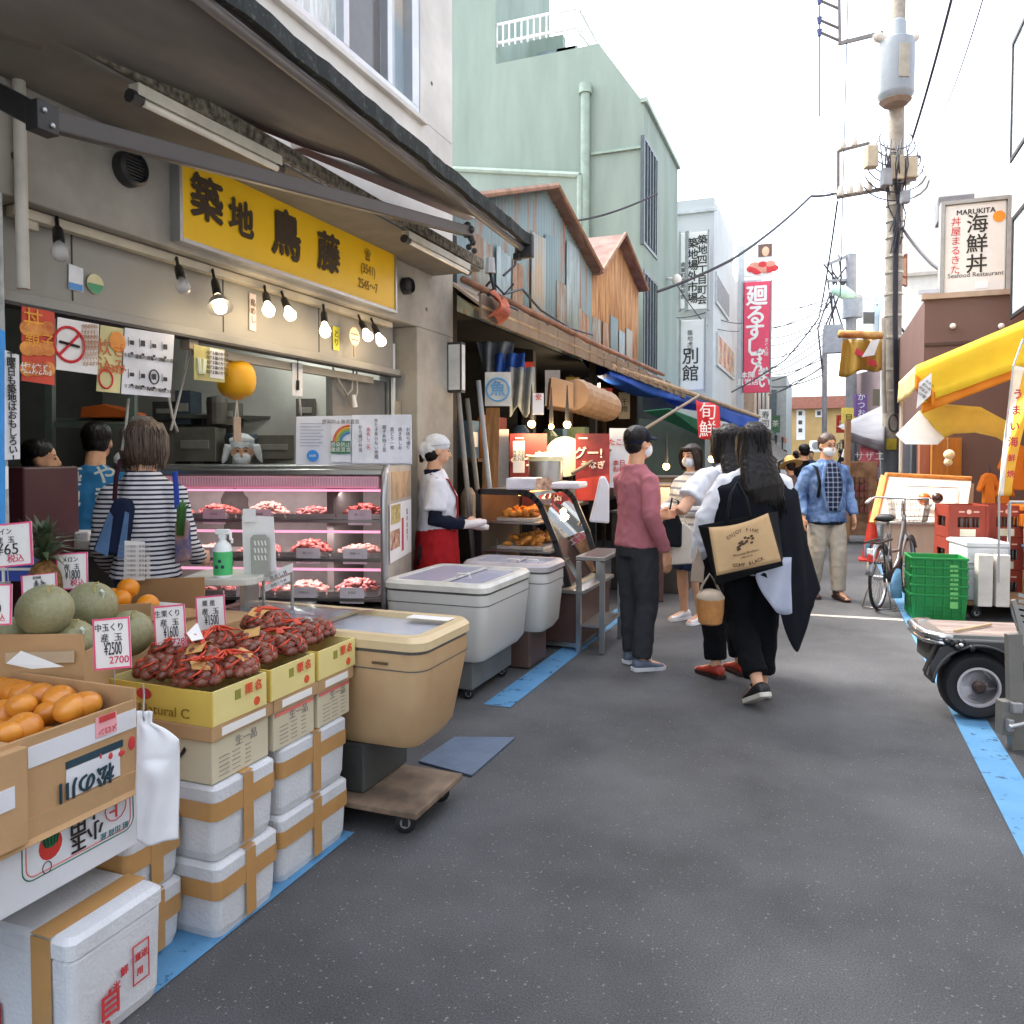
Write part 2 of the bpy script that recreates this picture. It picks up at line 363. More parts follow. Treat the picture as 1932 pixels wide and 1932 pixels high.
part('drain_pipe', MB(mat('cream_pipe', 'B9B4A8', .5)).tube([(WX+.03, c.y, atx(38, 547, WX).z), (WX+.03, c.y, 3.2)], .022, 12), shop, smooth=40)
wf = MB(ALU); ya, yb = 3.36, 5.31
for (y0, y1, z0, z1) in ((ya, yb, 3.975, 4.04), (ya, yb, 5.62, 5.69), (ya, ya+.06, 4.04, 5.62), (yb-.10, yb, 4.04, 5.62), (4.86, 4.92, 4.04, 5.62), (4.32, 4.38, 4.04, 5.62)): wf.bx(-2.9, WX-.005, y0, y1, z0, z1)
wf.use(CONC).bx(-2.9, WX+.04, 3.33, 5.36, 3.93, 3.968)
wn = part('window', wf, shop, bev=.004)
part('pane', MB(mat('dark_pane', '55504B', .15, var=.1)).bx(-2.87, -2.865, 4.39, 4.855, 4.045, 5.615), wn, 'dark window pane')
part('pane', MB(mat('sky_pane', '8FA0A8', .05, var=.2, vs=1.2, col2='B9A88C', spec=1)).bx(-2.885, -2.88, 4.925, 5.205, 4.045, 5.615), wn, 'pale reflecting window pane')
part('pane', MB(mat('pattern_pane', 'B9C0BC', .15, var=.25, vs=5, stretch=(1, 6, 1), bump=.5, bs=10, spec=1)).bx(-2.87, -2.865, 3.43, 4.31, 4.045, 5.615), wn, 'patterned glass window pane')
c = atx(848, 600, WX)
solo('lamp_box', MB(DARKM).bx(WX, WX+.12, c.y-.04, c.y+.04, 1.98, 2.38).use(mat('pale_panel', 'C9CCCB')).bx(WX+.121, WX+.124, c.y-.03, c.y+.03, 2.0, 2.36).bx(WX+.01, WX+.11, c.y-.044, c.y-.0405, 2.0, 2.36), 'narrow pale light box with a black frame on the concrete pier edge', 'light box', bev=.004)
# --- yellow signboard
YEL = mat('sign_yellow', 'F7C40A', .4, var=.04, vs=2)
INK = mat('brush_ink', '3A2A18', .6)
sg = thing('signboard', 'long yellow shop signboard with four dark brushed characters and a telephone number', 'sign')
s0 = atx(325, 262, WX); s1 = atx(733, 590, WX); SY0, SY1, SZ0, SZ1 = s0.y, s1.y, 2.475, 2.90
part('panel', MB(YEL).bx(WX, WX+.05, SY0, SY1, SZ0, SZ1), sg, bev=.004)
part('frame', MB(ALU).bx(WX, WX+.058, SY0-.02, SY0-.001, SZ0-.02, SZ1+.02).bx(WX, WX+.058, SY1+.001, SY1+.02, SZ0-.02, SZ1+.02).bx(WX, WX+.058, SY0, SY1, SZ0-.02, SZ0-.001).bx(WX, WX+.058, SY0, SY1, SZ1+.001, SZ1+.02), sg)
YY, ZZ = V((0, 1, 0)), V((0, 0, 1))
for ch, u, v, s in (('築', 390, 383, .22), ('地', 455, 418, .19), ('鳥', 540, 450, .27), ('藤', 620, 483, .24)):
    p = atx(u, v, WX+.052); text(ch, s, INK, p, YY, ZZ, sg, bold=.035, sx=1.0)
for st, u, v, s in (('☎', 693, 482, .075), ('(3541)', 694, 510, .085), ('2545〜7', 694, 540, .085)):
    p = atx(u, v, WX+.052); text(st, s, mat('thin_ink', '6B4E10'), p, YY, ZZ, sg, sx=.8)
# --- small eave roof above the sign
ev = thing('eave_roof', 'narrow maroon corrugated eave roof with mossy edge running above the yellow signboard', 'eave')
def eave(s, t):
    y = .2+s*5.3; return V((WX+.02+t*.40, y, 3.10-t*.18+.012*math.sin(y*70)))
part('roof_sheet', MB(mat('maroon_tin', '6E2E26', .6, var=.3, vs=5, col2='8A4A38')).grid(eave, 420, 3), ev, solid=.006)
part('fascia', MB(mat('mossy_edge', '57503F', .9, var=.4, vs=30, bump=.6, bs=80, col2='8A8576')).bx(WX+.405, WX+.43, .2, 5.5, 2.865, 2.935), ev)
part('soffit', MB(mat('soffit_grey', '6E6A62', .8)).bx(WX+.005, WX+.40, .2, 5.5, 2.85, 2.864), ev)
def fluoro(u0, v0, u1, v1, x, lab):
    a = atx(u0, v0, x); b = atx(u1, v1, x); t = thing('tube_lamp', lab, 'lamp')
    d = (b-a).normalized(); part('housing', MB(mat('cream_housing', 'C9C4B4', .45)).beam(a, b, .05, .045), t, bev=.004)
    part('tube', MB(mat('unlit_tube', 'E2DDD0', .25)).tube([a+d*.03-UP*.042+V((.015, 0, 0)), b-d*.03-UP*.042+V((.015, 0, 0))], .014, 10), t, smooth=40)
    part('socket', MB(DARKM).tube([a-d*.02-UP*.03, a+d*.03-UP*.03], .026, 8), t); part('socket', MB(DARKM).tube([b-d*.03-UP*.03, b+d*.02-UP*.03], .026, 8), t)
fluoro(252, 168, 525, 305, -2.36, 'cream fluorescent tube lamp under the eave left of the sign top')
fluoro(765, 442, 882, 505, -2.38, 'cream fluorescent tube lamp under the eave right of the sign')
# --- retractable awning
aw = thing('retractable_awning', 'dark grey retractable awning with black valance and folding arm over the shop front', 'awning')
f0, f1 = atx(395, -40, -1.9), atx(988, 446, -1.9)
b1, b0 = atx(888, 399, -2.5), atx(0, 72, -2.5)
bk = [V((-2.5, -.6, 2.62)), V((-2.5, 1.0, 2.73)), b0, atx(250, 158, -2.5), atx(443, 231, -2.5), atx(644, 300, -2.5), b1]
def lerpy(pts, t):
    y = pts[0].y+(pts[-1].y-pts[0].y)*t
    for a, b in zip(pts, pts[1:]):
        if y <= b.y+1e-6: return a+(b-a)*max(0, (y-a.y)/(b.y-a.y))
    return pts[-1]
dirf = (f1-f0).normalized(); fn = f1-dirf*((f1.y+.6)/dirf.y)
def awn(s, t):
    B, Fp = lerpy(bk, s), fn+(f1-fn)*s; q = B+(Fp-B)*t; q = q.copy(); q.z -= .10*math.sin(math.pi*t)*(1-s*.75)+.006*math.sin(s*40+t*5); return q
AWF = mat('awning_cloth', '6B6761', .9, var=.14, vs=2.2, col2='827C73', stretch=(1, .3, 1), bump=.1, bs=200)
part('fabric', MB(AWF).grid(awn, 60, 14), aw, smooth=True, solid=.003)
VAL = mat('black_valance', '232A27', .85, var=.4, vs=40, col2='4B544E', thr=(.55, .8), bump=.25, bs=60)
a = fn+V((.012, 0, .03)); b = f1+V((.012, 0, .02))
vb = MB(VAL); rr = []
for i in range(81):
    p = a+(b-a)*(i/80); o = V((.008*math.sin(i*1.1)+.006*math.sin(i*2.7), 0, .005*math.sin(i*.8)))
    rr.append([p+o, p+o*.5+V((.03, 0, -.008)), p+o*.6+V((.034, 0, -.085)), p+o*.6+V((.0, 0, -.085))])
vb.rings(rr)
part('valance', vb, aw)
part('front_bar', MB(mat('bar_grey', '6C6763', .4)).tube([fn-UP*.07-V((.02, 0, 0)), f1-UP*.075-V((.02, 0, 0))], .024, 10), aw, smooth=40)
part('end_cap', MB(DARKM).box(f1+V((-.0, .03, -.06)), (.12, .05, .16)).box(f1+V((-.05, .01, -.13)), (.05, .05, .05)), aw, bev=.01)
e0 = atx(-60, 150, -2.45); e1 = atx(80, 224, -2.12); e2 = atx(885, 437, -1.97)
ARM = mat('arm_dark', '3B3634', .45, var=.06)
part('arm', MB(ARM).beam(e1, e2, .035, .062).use(BLACK).beam(e0, e1+(e0-e1).normalized()*.03, .04, .07), aw, bev=.006)
ej = MB(BLACK).box(e1, (.05, .07, .085)); [ej.use(ALU).ball(e1+V((.028, dy, dz)), .008, 8, 6) for dy, dz in ((-.015, .015), (.01, -.02))]
part('elbow', ej, aw, bev=.006)
k = MB(DARKM)
for i in range(7): k.ball(e2+V((.02*math.sin(i*2.2), -.02+.012*i, .03-.022*i)), .024-.001*i, 8, 6)
part('arm_hinge', k, aw, smooth=True)
a, b = atx(560, 262, -2.56), atx(886, 402, -2.52)
part('cassette', MB(mat('cassette_cream', 'BDB7AB', .5, var=.08)).beam(a, b, .09, .10), aw, bev=.008)
for u, v, lab in ((110, 470, 'first'), (343, 535, 'second')): pass

# ------------------------------------------------------------------ low tin market stalls beyond the alley
RUST = mat('rusty_blue_tin', '8FA5A6', .75, var=.2, vs=2.2, stretch=(1, 4, .45), col2='96705A', thr=(.53, .66), bump=.25, bs=9, det=6)
RUST2 = mat('rusty_orange_tin', 'A87347', .8, var=.25, vs=3, stretch=(1, 5, .6), col2='C79A68', bump=.2, bs=9, det=6)
RROOF = mat('brown_tin_roof', '745249', .7, var=.2, vs=4, col2='8C7064')
SX = -2.95
ts = thing('tin_stall_building', 'low market stall building of rusty corrugated tin with two gables', 'building')
def corr(pts2d, x, m, amp=.012, per=.09):
    """corrugated wall in plane x; pts2d list of (y, ztop) silhouette, base z"""
    mb = MB(m); ys = [p[0] for p in pts2d]
    def zt(y):
        for (a, za), (b, zb) in zip(pts2d, pts2d[1:]):
            if a <= y <= b: return za+(zb-za)*(y-a)/(b-a)
        return pts2d[-1][1]
    n = int((ys[-1]-ys[0])/per*4)
    mb.grid(lambda s, t: V((x+amp*math.sin((ys[0]+s*(ys[-1]-ys[0]))/per*2*math.pi), ys[0]+s*(ys[-1]-ys[0]), 2.72+t*(zt(ys[0]+s*(ys[-1]-ys[0]))-2.72))), n, 2)
    return mb
g = [atx(u, v, SX) for u, v in ((895, 430), (1030, 358), (1116, 512), (1118, 512), (1163, 447), (1206, 548))]
part('gable_wall', corr([(5.9, g[0].z), (g[1].y, g[1].z), (g[2].y, g[2].z)], SX, RUST), ts, 'rusty blue corrugated gable wall', smooth=True, solid=.003)
part('gable_wall', corr([(g[2].y+.02, g[2].z), (g[4].y, g[4].z), (g[5].y, g[5].z)], SX-.02, RUST2), ts, 'rusty orange corrugated gable wall', smooth=True, solid=.003)
def roofpair(yl, zl, yp, zp, yr, zr):
    mb = MB(RROOF); D = V((-4, 0, 0)); o = V((.12, 0, .03))
    mb.slab(V((SX, yl-.1, zl-.02))+o, V((SX, yp, zp))+o, V((SX, yp, zp))+o+D, V((SX, yl-.1, zl-.02))+o+D, .03)
    mb.slab(V((SX, yp+.005, zp))+o, V((SX, yr+.05, zr-.02))+o, V((SX, yr+.05, zr-.02))+o+D, V((SX, yp+.005, zp))+o+D, .03)
    mb.use(mat('rust_edge', '94705A', .7, var=.25)).tube([V((SX, yl-.1, zl-.02))+o*1.15, V((SX, yp, zp))+o*1.15, V((SX, yr+.05, zr-.02))+o*1.15], .03, 6)
    return mb
part('roof', roofpair(5.95, g[0].z, g[1].y, g[1].z, g[2].y, g[2].z), ts)
part('roof', roofpair(g[3].y+.05, g[3].z-.05, g[4].y, g[4].z, g[5].y, g[5].z), ts)
part('side_wall', MB(mat('old_timber', '4B3B2C', .9, var=.3, vs=4, stretch=(4, 4, .5))).bx(-8, SX-.05, 5.95, 6.0, 0, 2.9), ts)
part('side_wall', MB(mat('old_timber', '4B3B2C')).bx(-8, SX-.05, 13.6, 13.7, 0, 3.4), ts)
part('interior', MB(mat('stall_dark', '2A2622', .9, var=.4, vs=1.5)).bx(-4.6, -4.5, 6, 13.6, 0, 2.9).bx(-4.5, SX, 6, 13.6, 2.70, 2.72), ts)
cf0, cf1 = atx(908, 592, -2.5), atx(1292, 748, -2.0)
part('canopy', MB(mat('canopy_tin', '8D7B66', .8, var=.25, vs=4, col2='B3A088', stretch=(1, .5, 1))).slab(V((SX, 5.95, 2.95)), V((SX, cf1.y, 2.95)), V((cf1.x, cf1.y, cf1.z+.05)), V((cf0.x, cf0.y, cf0.z+.05)), .02), ts)
fb = MB(mat('eave_board', '9A8A74', .85, var=.3, vs=5, col2='7A6450'))
for i in range(30):
    p, q = cf0+(cf1-cf0)*(i/30), cf0+(cf1-cf0)*((i+1)/30); h = .16-.06*i/30+.012*math.sin(i*2.3); o = V((.01*math.sin(i*3.1), 0, 0))
    fb.slab(p+o-UP*.03, q+o-UP*.03, q+o+UP*h, p+o+UP*h, .02)
part('fascia', fb, ts)
part('post', MB(mat('black_timber', '1F1C1A', .8)).bx(-2.98, -2.86, 5.95, 6.07, 0, 3.3), ts)
part('post', MB(mat('black_timber', '1F1C1A', .8)).bx(-2.6, -2.52, 9.2, 9.28, 0, 2.6), ts)
cr = MB(mat('crumpled_rust', 'A8553A', .8, var=.35, vs=9, bump=.5, bs=12))
c = atx(925, 577, -2.45)
cr.grid(lambda s, t: c+V((.02*math.sin(9*s+4*t), -.02+.28*s, .10-.20*t+.03*math.sin(7*s)))+V((.16, .0, -.02))*(t*(1-t)*2), 14, 8)
part('rusty_flashing', cr, ts, solid=.006)
# blue tarpaulin awning beyond
ta = thing('tarp_awning', 'blue tarpaulin awning on a wooden pole frame beyond the tin stalls', 'awning')
t0, t1 = atx(1150, 700, -2.3), atd(1432, 790, 19)
tb0, tb1 = t0+V((-.5, .5, .25)), t1+V((-1.7, 0, .5))
part('pole', MB(mat('pale_pole', 'A98F70', .7, var=.2)).tube([t0+UP*.06, t1+UP*.04], .045, 8), ta)
def tarp(s, t):
    q = (t0+(t1-t0)*s)*(1-t)+(tb0+(tb1-tb0)*s)*t; q = q.copy(); q.z -= .25*math.sin(math.pi*t)*(.5+.5*abs(math.sin(s*9))); return q
part('tarp', MB(tarpmat('blue_tarp', '1558BE', .12, 3, .35)).grid(tarp, 40, 8), ta, smooth=True, solid=.004)
part('hem', MB(mat('blue_tarp', '0F4FB5', .45)).grid(lambda s, t: t0+(t1-t0)*s+V((0, 0, -(.28+.10*math.sin(s*11))*t*(.2+s*.9)))+V((.03*math.sin(s*30)*t, 0, 0)), 60, 4), ta, smooth=True, solid=.004)
gq = [atd(u, v, dd) for u, v, dd in ((1215, 775, 10.5), (1262, 770, 10.5), (1420, 830, 15), (1345, 832, 13))]
solo('green_awning', MB(mat('green_tarp', '1E7A57', .5, var=.15)).slab(*gq, t=.01), 'green tarpaulin flap hanging under the blue awning', 'awning')
# ------------------------------------------------------------------ green building
GREEN = mat('pale_green_render', '86968A', .85, var=.05, vs=1.6, stretch=(1.2, 1.2, .22), col2='93A295', det=7, bump=.05, bs=30)
gb = thing('green_building', 'tall pale green rendered building with barred street windows and a roof terrace', 'building')
GY, GX = 14.1, -3.0
def pY(u, v, y=GY): return aty(u, v, y)
c1 = pY(1212, 195); sl = pY(1130, 82); lt = pY(935, 90)
P = [V((GX, GY, 0)), V((GX, GY, c1.z)), V((sl.x, GY, sl.z)), V((-12, GY, sl.z-.05)), V((-12, GY, 0))]
part('wall', MB(GREEN).poly(P, (0, 3.5, 0)), gb)
hi = pY(935, -80)
part('wall', MB(GREEN).bx(-12, lt.x, GY+.004, GY+3.2, sl.z-.2, 12.5).bx(-12, aty(1062, 40, GY+1.9).x, GY+1.9, GY+2.1, sl.z-.2, 10.2), gb, 'taller pale green block behind the terrace')
lo = pY(1095, 340); l2 = pY(865, 312)
part('wing', MB(GREEN).poly([V((lo.x, GY-.004, 0)), V((lo.x, GY-.004, lo.z)), V((l2.x-1.5, GY-.004, l2.z+.1)), V((l2.x-1.5, GY-.004, 0))], (0, -.16, 0)), gb)
part('ledge', MB(mat('green_trim', '9DAE9F', .7)).tube([V((lo.x+.03, GY-.16, lo.z+.03)), V((l2.x-1.5, GY-.16, l2.z+.13))], .06, 8).tube([V((lo.x+.03, GY-.16, lo.z+.03)), V((lo.x+.03, GY-.16, 0))], .05, 8), gb, smooth=40)
dp = pY(1107, 165); part('drain_pipe', MB(mat('green_pipe', '8FA293', .6)).tube([V((dp.x, GY-.09, 0)), V((dp.x, GY-.09, dp.z))], .085, 12).tube([V((dp.x, GY-.09, dp.z-.15)), V((dp.x, GY-.09, dp.z+.02))], .12, 12).bx(dp.x+.1, dp.x+1.0, GY-.05, GY-.004, 6.9, 6.94), gb, smooth=40)
def barred(v0, v1):
    a0 = atx(1214, v0, GX); a1 = atx(1240, v0, GX); z0 = 1.47+(861-v1)*14.4/1500; z1 = 1.47+(861-v0)*14.4/1500
    f = MB(mat('green_dark_frame', '4E5A5C', .4)).bx(GX-.05, GX+.02, a0.y, a1.y, z0, z0+.06).bx(GX-.05, GX+.02, a0.y, a1.y, z1-.06, z1).bx(GX-.05, GX+.02, a0.y, a0.y+.06, z0+.06, z1-.06).bx(GX-.05, GX+.02, a1.y-.06, a1.y, z0+.06, z1-.06)
    for k in range(1, 5):
        y = a0.y+(a1.y-a0.y)*k/5; f.bx(GX+.0, GX+.03, y-.02, y+.02, z0+.06, z1-.06)
    o = part('window', f, gb); part('pane', MB(mat('blue_grey_glass', '39444C', .15)).bx(GX-.02, GX+.004, a0.y+.06, a1.y-.06, z0+.06, z1-.06), o)
barred(272, 470); barred(515, 705)
part('coping', MB(mat('green_trim', '9DAE9F', .7)).bx(GX-.05, GX+.06, GY-.06, GY+3.5, c1.z, c1.z+.08), gb)
rl = MB(mat('white_railing', 'E4E8E4', .4)); ra, rb, rt = pY(936, 88), pY(1100, 82), pY(1100, 10)
for z in (ra.z+.08, rt.z): rl.tube([V((ra.x, GY+.05, z)), V((rb.x-.1, GY+.05, z))], .03, 6).tube([V((rb.x-.1, GY+.05, z)), V((rb.x-.1, GY+2, z))], .03, 6)
for k in range(14):
    x = ra.x+(rb.x-.1-ra.x)*k/13; rl.tube([V((x, GY+.05, ra.z)), V((x, GY+.05, rt.z))], .018, 6)
part('railing', rl, gb)
bl = MB(WHITE).slab(V((rb.x-.1, GY+.1, ra.z)), V((rb.x+.1, GY+1.9, ra.z)), V((rb.x+.1, GY+1.9, rt.z-.2)), V((rb.x-.1, GY+.1, rt.z-.2)), .03)
part('terrace_screen', bl, gb)
wl = MB(mat('lamp_white', 'E8E2D6', .3)); c = atx(1258, 525, GX); wl.tube([c, c+V((.14, 0, -.02))], .03, 8).ball(c+V((.2, 0, -.05)), (.1, .1, .12), 10, 8)
solo('wall_lamp', wl, 'small white wall lamp on the green building by its lower window', 'lamp', smooth=True)
# ------------------------------------------------------------------ white building with vertical signs
WB = mat('white_render', 'B9BEBE', .8, var=.05, vs=.8)
wb = thing('white_building', 'white building with tall vertical lettered signs beyond the green building', 'building')
WBX, WBY = -2.6, 20.6
ct = aty(1345, 372, WBY)
part('wall', MB(WB).bx(-9, WBX, WBY, WBY+4.6, 0, ct.z).bx(-4.5, WBX-.1, WBY+4.6, WBY+8, 0, 7.2), wb)
part('parapet', MB(mat('parapet_grey', 'B9BFC0', .7)).bx(-9, WBX+.06, WBY-.06, WBY-.003, ct.z-.35, ct.z-.28), wb)
def swin(u0, u1, v0, v1, m, lab):
    a, b = atx(u0, v0, WBX), atx(u1, v1, WBX); d = 21.5
    z1, z0 = atx(u0, v0, WBX).z, atx(u0, v1, WBX).z
    o = part('window', MB(mat('pale_frame', 'B7BBBB', .5)).bx(WBX, WBX+.05, a.y, b.y, z0, z1), wb, lab)
    part('pane', MB(m).bx(WBX+.052, WBX+.056, a.y+.08, b.y-.08, z0+.08, z1-.08), o)
swin(1349, 1373, 512, 572, mat('louvre', '77787A', .6, var=.2, vs=3, stretch=(1, 1, 12)), 'grey louvred window')
swin(1351, 1383, 625, 690, mat('warm_pane', '9C8B70', .2, var=.4, vs=2, col2='E0CFA0'), 'warm lit shop window')
def vsign(u0, u1, v0, v1, y, label, cols, grp=None, m=None, cat='sign', nm='vertical_sign', thick=.15):
    a, b = aty(u0, v0, y), aty(u1, v1, y); t = thing(nm, label, cat, group=grp)
    part('panel', MB(m or mat('sign_white', 'DDDFDA', .5, var=.03)).bx(a.x, b.x, y, y+thick, b.z, a.z), t, bev=.01)
    part('frame', MB(mat('sign_frame_grey', '8F9596', .5)).bx(a.x-.04, a.x-.002, y-.02, y+thick, b.z-.04, a.z+.04).bx(b.x+.002, b.x+.04, y-.02, y+thick, b.z-.04, a.z+.04), t)
    for st, u, v, sz, mm, vert, bold in cols:
        text(st, sz, mm, aty(u, v, y), V((1, 0, 0)), ZZ, t, vert=vert, bold=bold, off=.006)
    return t
TXT = mat('sign_black', '23231F', .6); RED = mat('sign_red', 'C62B2F', .5)
vsign(1296, 1334, 440, 582, WBY-.4, 'tall white sign listing the neighbourhood association and outer market in two columns', [('築地四丁目町会', 1325, 510, .245, TXT, True, .02), ('築地場外市場', 1307, 512, .27, TXT, True, .02), ('商業', 1297, 500, .01, TXT, True, 0)])
vsign(1284, 1295, 440, 582, WBY-.41, 'narrow white side sign with small black characters left of the tall market sign', [('商業町会商協会', 1289, 530, .13, TXT, True, .01)])
vsign(1284, 1328, 605, 735, WBY-.8, 'pale projecting sign reading annex in large black brush characters', [('別\n館', 1303, 690, .42, TXT, False, .01), ('築地虎屋', 1302, 645, .14, TXT, True, 0)])
# red banner sign
rs_ = vsign(1402, 1452, 533, 740, 26, 'tall red restaurant sign with white brush lettering', [('廻', 1428, 560, .66, WHITE, False, .03), ('る', 1426, 596, .64, WHITE, False, .03), ('す', 1424, 628, .62, WHITE, False, .03), ('し', 1422, 656, .56, WHITE, False, .03), ('ざ', 1428, 677, .5, WHITE, False, .03), ('ん', 1434, 693, .5, WHITE, False, .03), ('ま', 1440, 708, .44, WHITE, False, .03), ('い', 1442, 722, .42, WHITE, False, .03), ('本陣\n直営店', 1411, 715, .22, WHITE, False, .02), ('まぐろ屋', 1446, 655, .14, WHITE, True, 0)], m=mat('banner_red', 'DB4A66', .5, var=.05))
ps = thing('picture_sign', 'square picture sign of sushi and a smiling cook above the tall red sign', 'sign')
a, b = aty(1405, 463, 26), aty(1457, 518, 26)
part('panel', MB(mat('sign_white', 'DDDFDA')).bx(a.x, b.x, 26, 26.12, b.z, a.z), ps)
pc = MB(RED)
for i in range(9): pc.use(mat('salmon_pic', 'C98A74', .5) if i % 2 else RED).ball((a.x+.22+.08*i, 25.985, b.z+.22+.1*math.sin(i*2)), (.16, .006, .11), 10, 6)
pc.use(mat('brown_pic', '6A5046')).bx(b.x-.42, b.x-.02, 25.98, 25.995, a.z-.4, a.z-.02); pc.use(mat('skin_pic', 'E3B493')).ball((b.x-.2, 25.97, a.z-.25), (.11, .01, .15), 10, 6)
part('picture', pc, ps)
part('bracket', MB(ALU).bx(a.x, b.x-.3, 26.0, 26.06, b.z-.16, b.z-.1).bx(a.x-.2, a.x, 26, 26.08, b.z-5, a.z), ps)
bb = thing('beige_building', 'narrow beige building behind the tall red sign', 'building')
part('wall', MB(mat('beige_render', 'B9A995', .8)).bx(-6, -2.15, 28, 36, 0, 7.4), bb); 
for k in range(3): part('window', MB(mat('beige_window', '6D6A66', .3)).bx(-2.15, -2.1, 29+2*k, 30+2*k, 2.8, 4.6), bb)
gbld = thing('grey_building', 'grey glazed building front far down the lane beneath the red sign', 'building')
part('wall', MB(mat('grey_far', '8C9496', .6)).bx(-4, -1.5, 37, 44, 0, 5.0), gbld)
part('window', MB(mat('grey_far_win', '4D5A62', .2)).bx(-3.6, -1.9, 36.94, 36.98, 2.2, 4.4), gbld)
# ------------------------------------------------------------------ end of the lane
eb = thing('brown_building', 'long ochre building with red brown roof closing the lane at its far end', 'building')
EY = 48
el, er = aty(1440, 770, EY), aty(1625, 770, EY); et = aty(1500, 772, EY).z
OCH = mat('ochre_wall', 'B3935C', .8, var=.08, vs=.6, col2='C2A570')
part('wall', MB(OCH).bx(el.x-6, er.x+10, EY, EY+8, 0, et), eb)
part('roof', MB(mat('redbrown_roof', '95604F', .7, var=.15)).bx(el.x-6.2, er.x+10.2, EY-.5, EY+8.2, et, aty(1500, 750, EY).z), eb)
for u in (1481, 1510, 1545):
    for v in (780, 797, 812):
        if v > 790 and u != 1510: continue
        a, b = aty(u-7, v-7, EY), aty(u+7, v+7, EY)
        o = part('window', MB(WHITE).bx(a.x, b.x, EY-.06, EY, b.z, a.z), eb); part('pane', MB(mat('far_pane', '4A4740', .3)).bx(a.x+.1, b.x-.1, EY-.08, EY-.065, b.z+.1, a.z-.1), o)
a, b = aty(1503, 775, EY), aty(1519, 830, EY); part('trim', MB(WHITE).bx(a.x, b.x, EY-.03, EY-.005, b.z, a.z), eb)
a, b = aty(1528, 832, EY), aty(1552, 850, EY)
ac = thing('air_conditioner', 'white outdoor air conditioner unit against the ochre building', 'air conditioner')
part('casing', MB(WHITE).bx(a.x, b.x, EY-.9, EY-.5, b.z-.1, a.z), ac, bev=.03)
part('fan_grille', MB(mat('far_grille', '85888A')).lathe([(.22, 0), (.2, .02)], 16, Matrix.Translation(((a.x+b.x)/2, EY-.91, (a.z+b.z)/2)) @ Matrix.Rotation(R(90), 4, 'X')), ac)
wh = thing('far_white_building', 'bright white building far behind the ochre building on the right', 'building')
part('wall', MB(WB).bx(2.2, 9, 30, 40, 0, 7.5), wh)
part('window', MB(mat('far_pane', '4A4740', .3)).bx(2.8, 4.0, 29.95, 29.99, 4.2, 5.6).bx(4.6, 5.8, 29.95, 29.99, 4.2, 5.6), wh)
# right side buildings
pb = thing('pink_building', 'tall pinkish building with dark framed windows at the right edge above the yellow awning', 'building')
PX = 2.25
PNK = mat('pinkish_render', 'C49C86', .8, var=.06, vs=1)
part('wall', MB(PNK).bx(PX, 8, 8.9, 10.75, 0, 9.5), pb)
for v0, v1 in ((80, 300), (410, 600)):
    a, b = atx(1914, v0, PX), atx(1932, v1, PX); z1, z0 = a.z, atx(1914, v1, PX).z
    f = MB(DARKM).bx(PX-.03, PX-.001, b.y-.3, a.y, z0, z0+.05).bx(PX-.03, PX-.001, b.y-.3, a.y, z1-.05, z1).bx(PX-.03, PX-.001, a.y-.05, a.y, z0+.05, z1-.05)
    o = part('window', f, pb); part('pane', MB(mat('pale_glass', 'C9D2D6', .1, spec=1)).bx(PX-.012, PX-.003, b.y-.3, a.y-.05, z0+.05, z1-.05), o)
dpx = atx(1903, 300, PX); part('drain_pipe', MB(mat('bare_pipe', 'C7C9C8', .4)).tube([V((PX-.05, 10.7, 3)), V((PX-.05, 10.7, 9))], .035, 10), pb, smooth=40)
bwn = thing('brown_shop_building', 'single storey dark brown shop building behind the yellow awning', 'building')
BY = 12.2
BRN = mat('brown_board', '6B5046', .7, var=.08, vs=1.2)
a = aty(1745, 566, BY)
part('wall', MB(BRN).bx(a.x, 7, BY, BY+4, 0, a.z), bwn)
tr = MB(mat('brown_line', '4A342B', .7)).bx(a.x, 7, BY-.02, BY-.002, aty(1800, 648, BY).z-.02, aty(1800, 648, BY).z+.02)
part('seam', tr, bwn); part('coping', MB(mat('tan_cap', 'A9927C', .6)).bx(a.x-.04, 7, BY-.05, BY+.1, a.z, a.z+.07), bwn)
for u in (1797, 1888):
    c = aty(u, 655 if u == 0 else 616, BY)
    lb = MB(mat('lamp_white', 'E8E2D6')).ball(c+V((0, -.04, 0)), .04, 8, 6)
    solo('wall_stud', lb, 'small pale round stud on the brown shop wall, '+('nearer the utility pole' if u < 1850 else 'nearer the pink building'), 'stud')
ws = thing('far_block', 'pale beige multi storey building rising behind the brown shop', 'building')
part('wall', MB(mat('pale_block', 'D8D2C6', .8, var=.04)).poly([aty(1742, 320, 24), aty(1905, 318, 24), aty(1905, 860, 24), aty(1705, 860, 24), aty(1705, 430, 24)], (0, 5, 0)), ws)
part('band', MB(mat('pale_band', 'B9B0A2', .8)).bx(aty(1705, 480, 24).x, 9, 23.9, 23.99, aty(1705, 523, 24).z, aty(1705, 517, 24).z), ws)
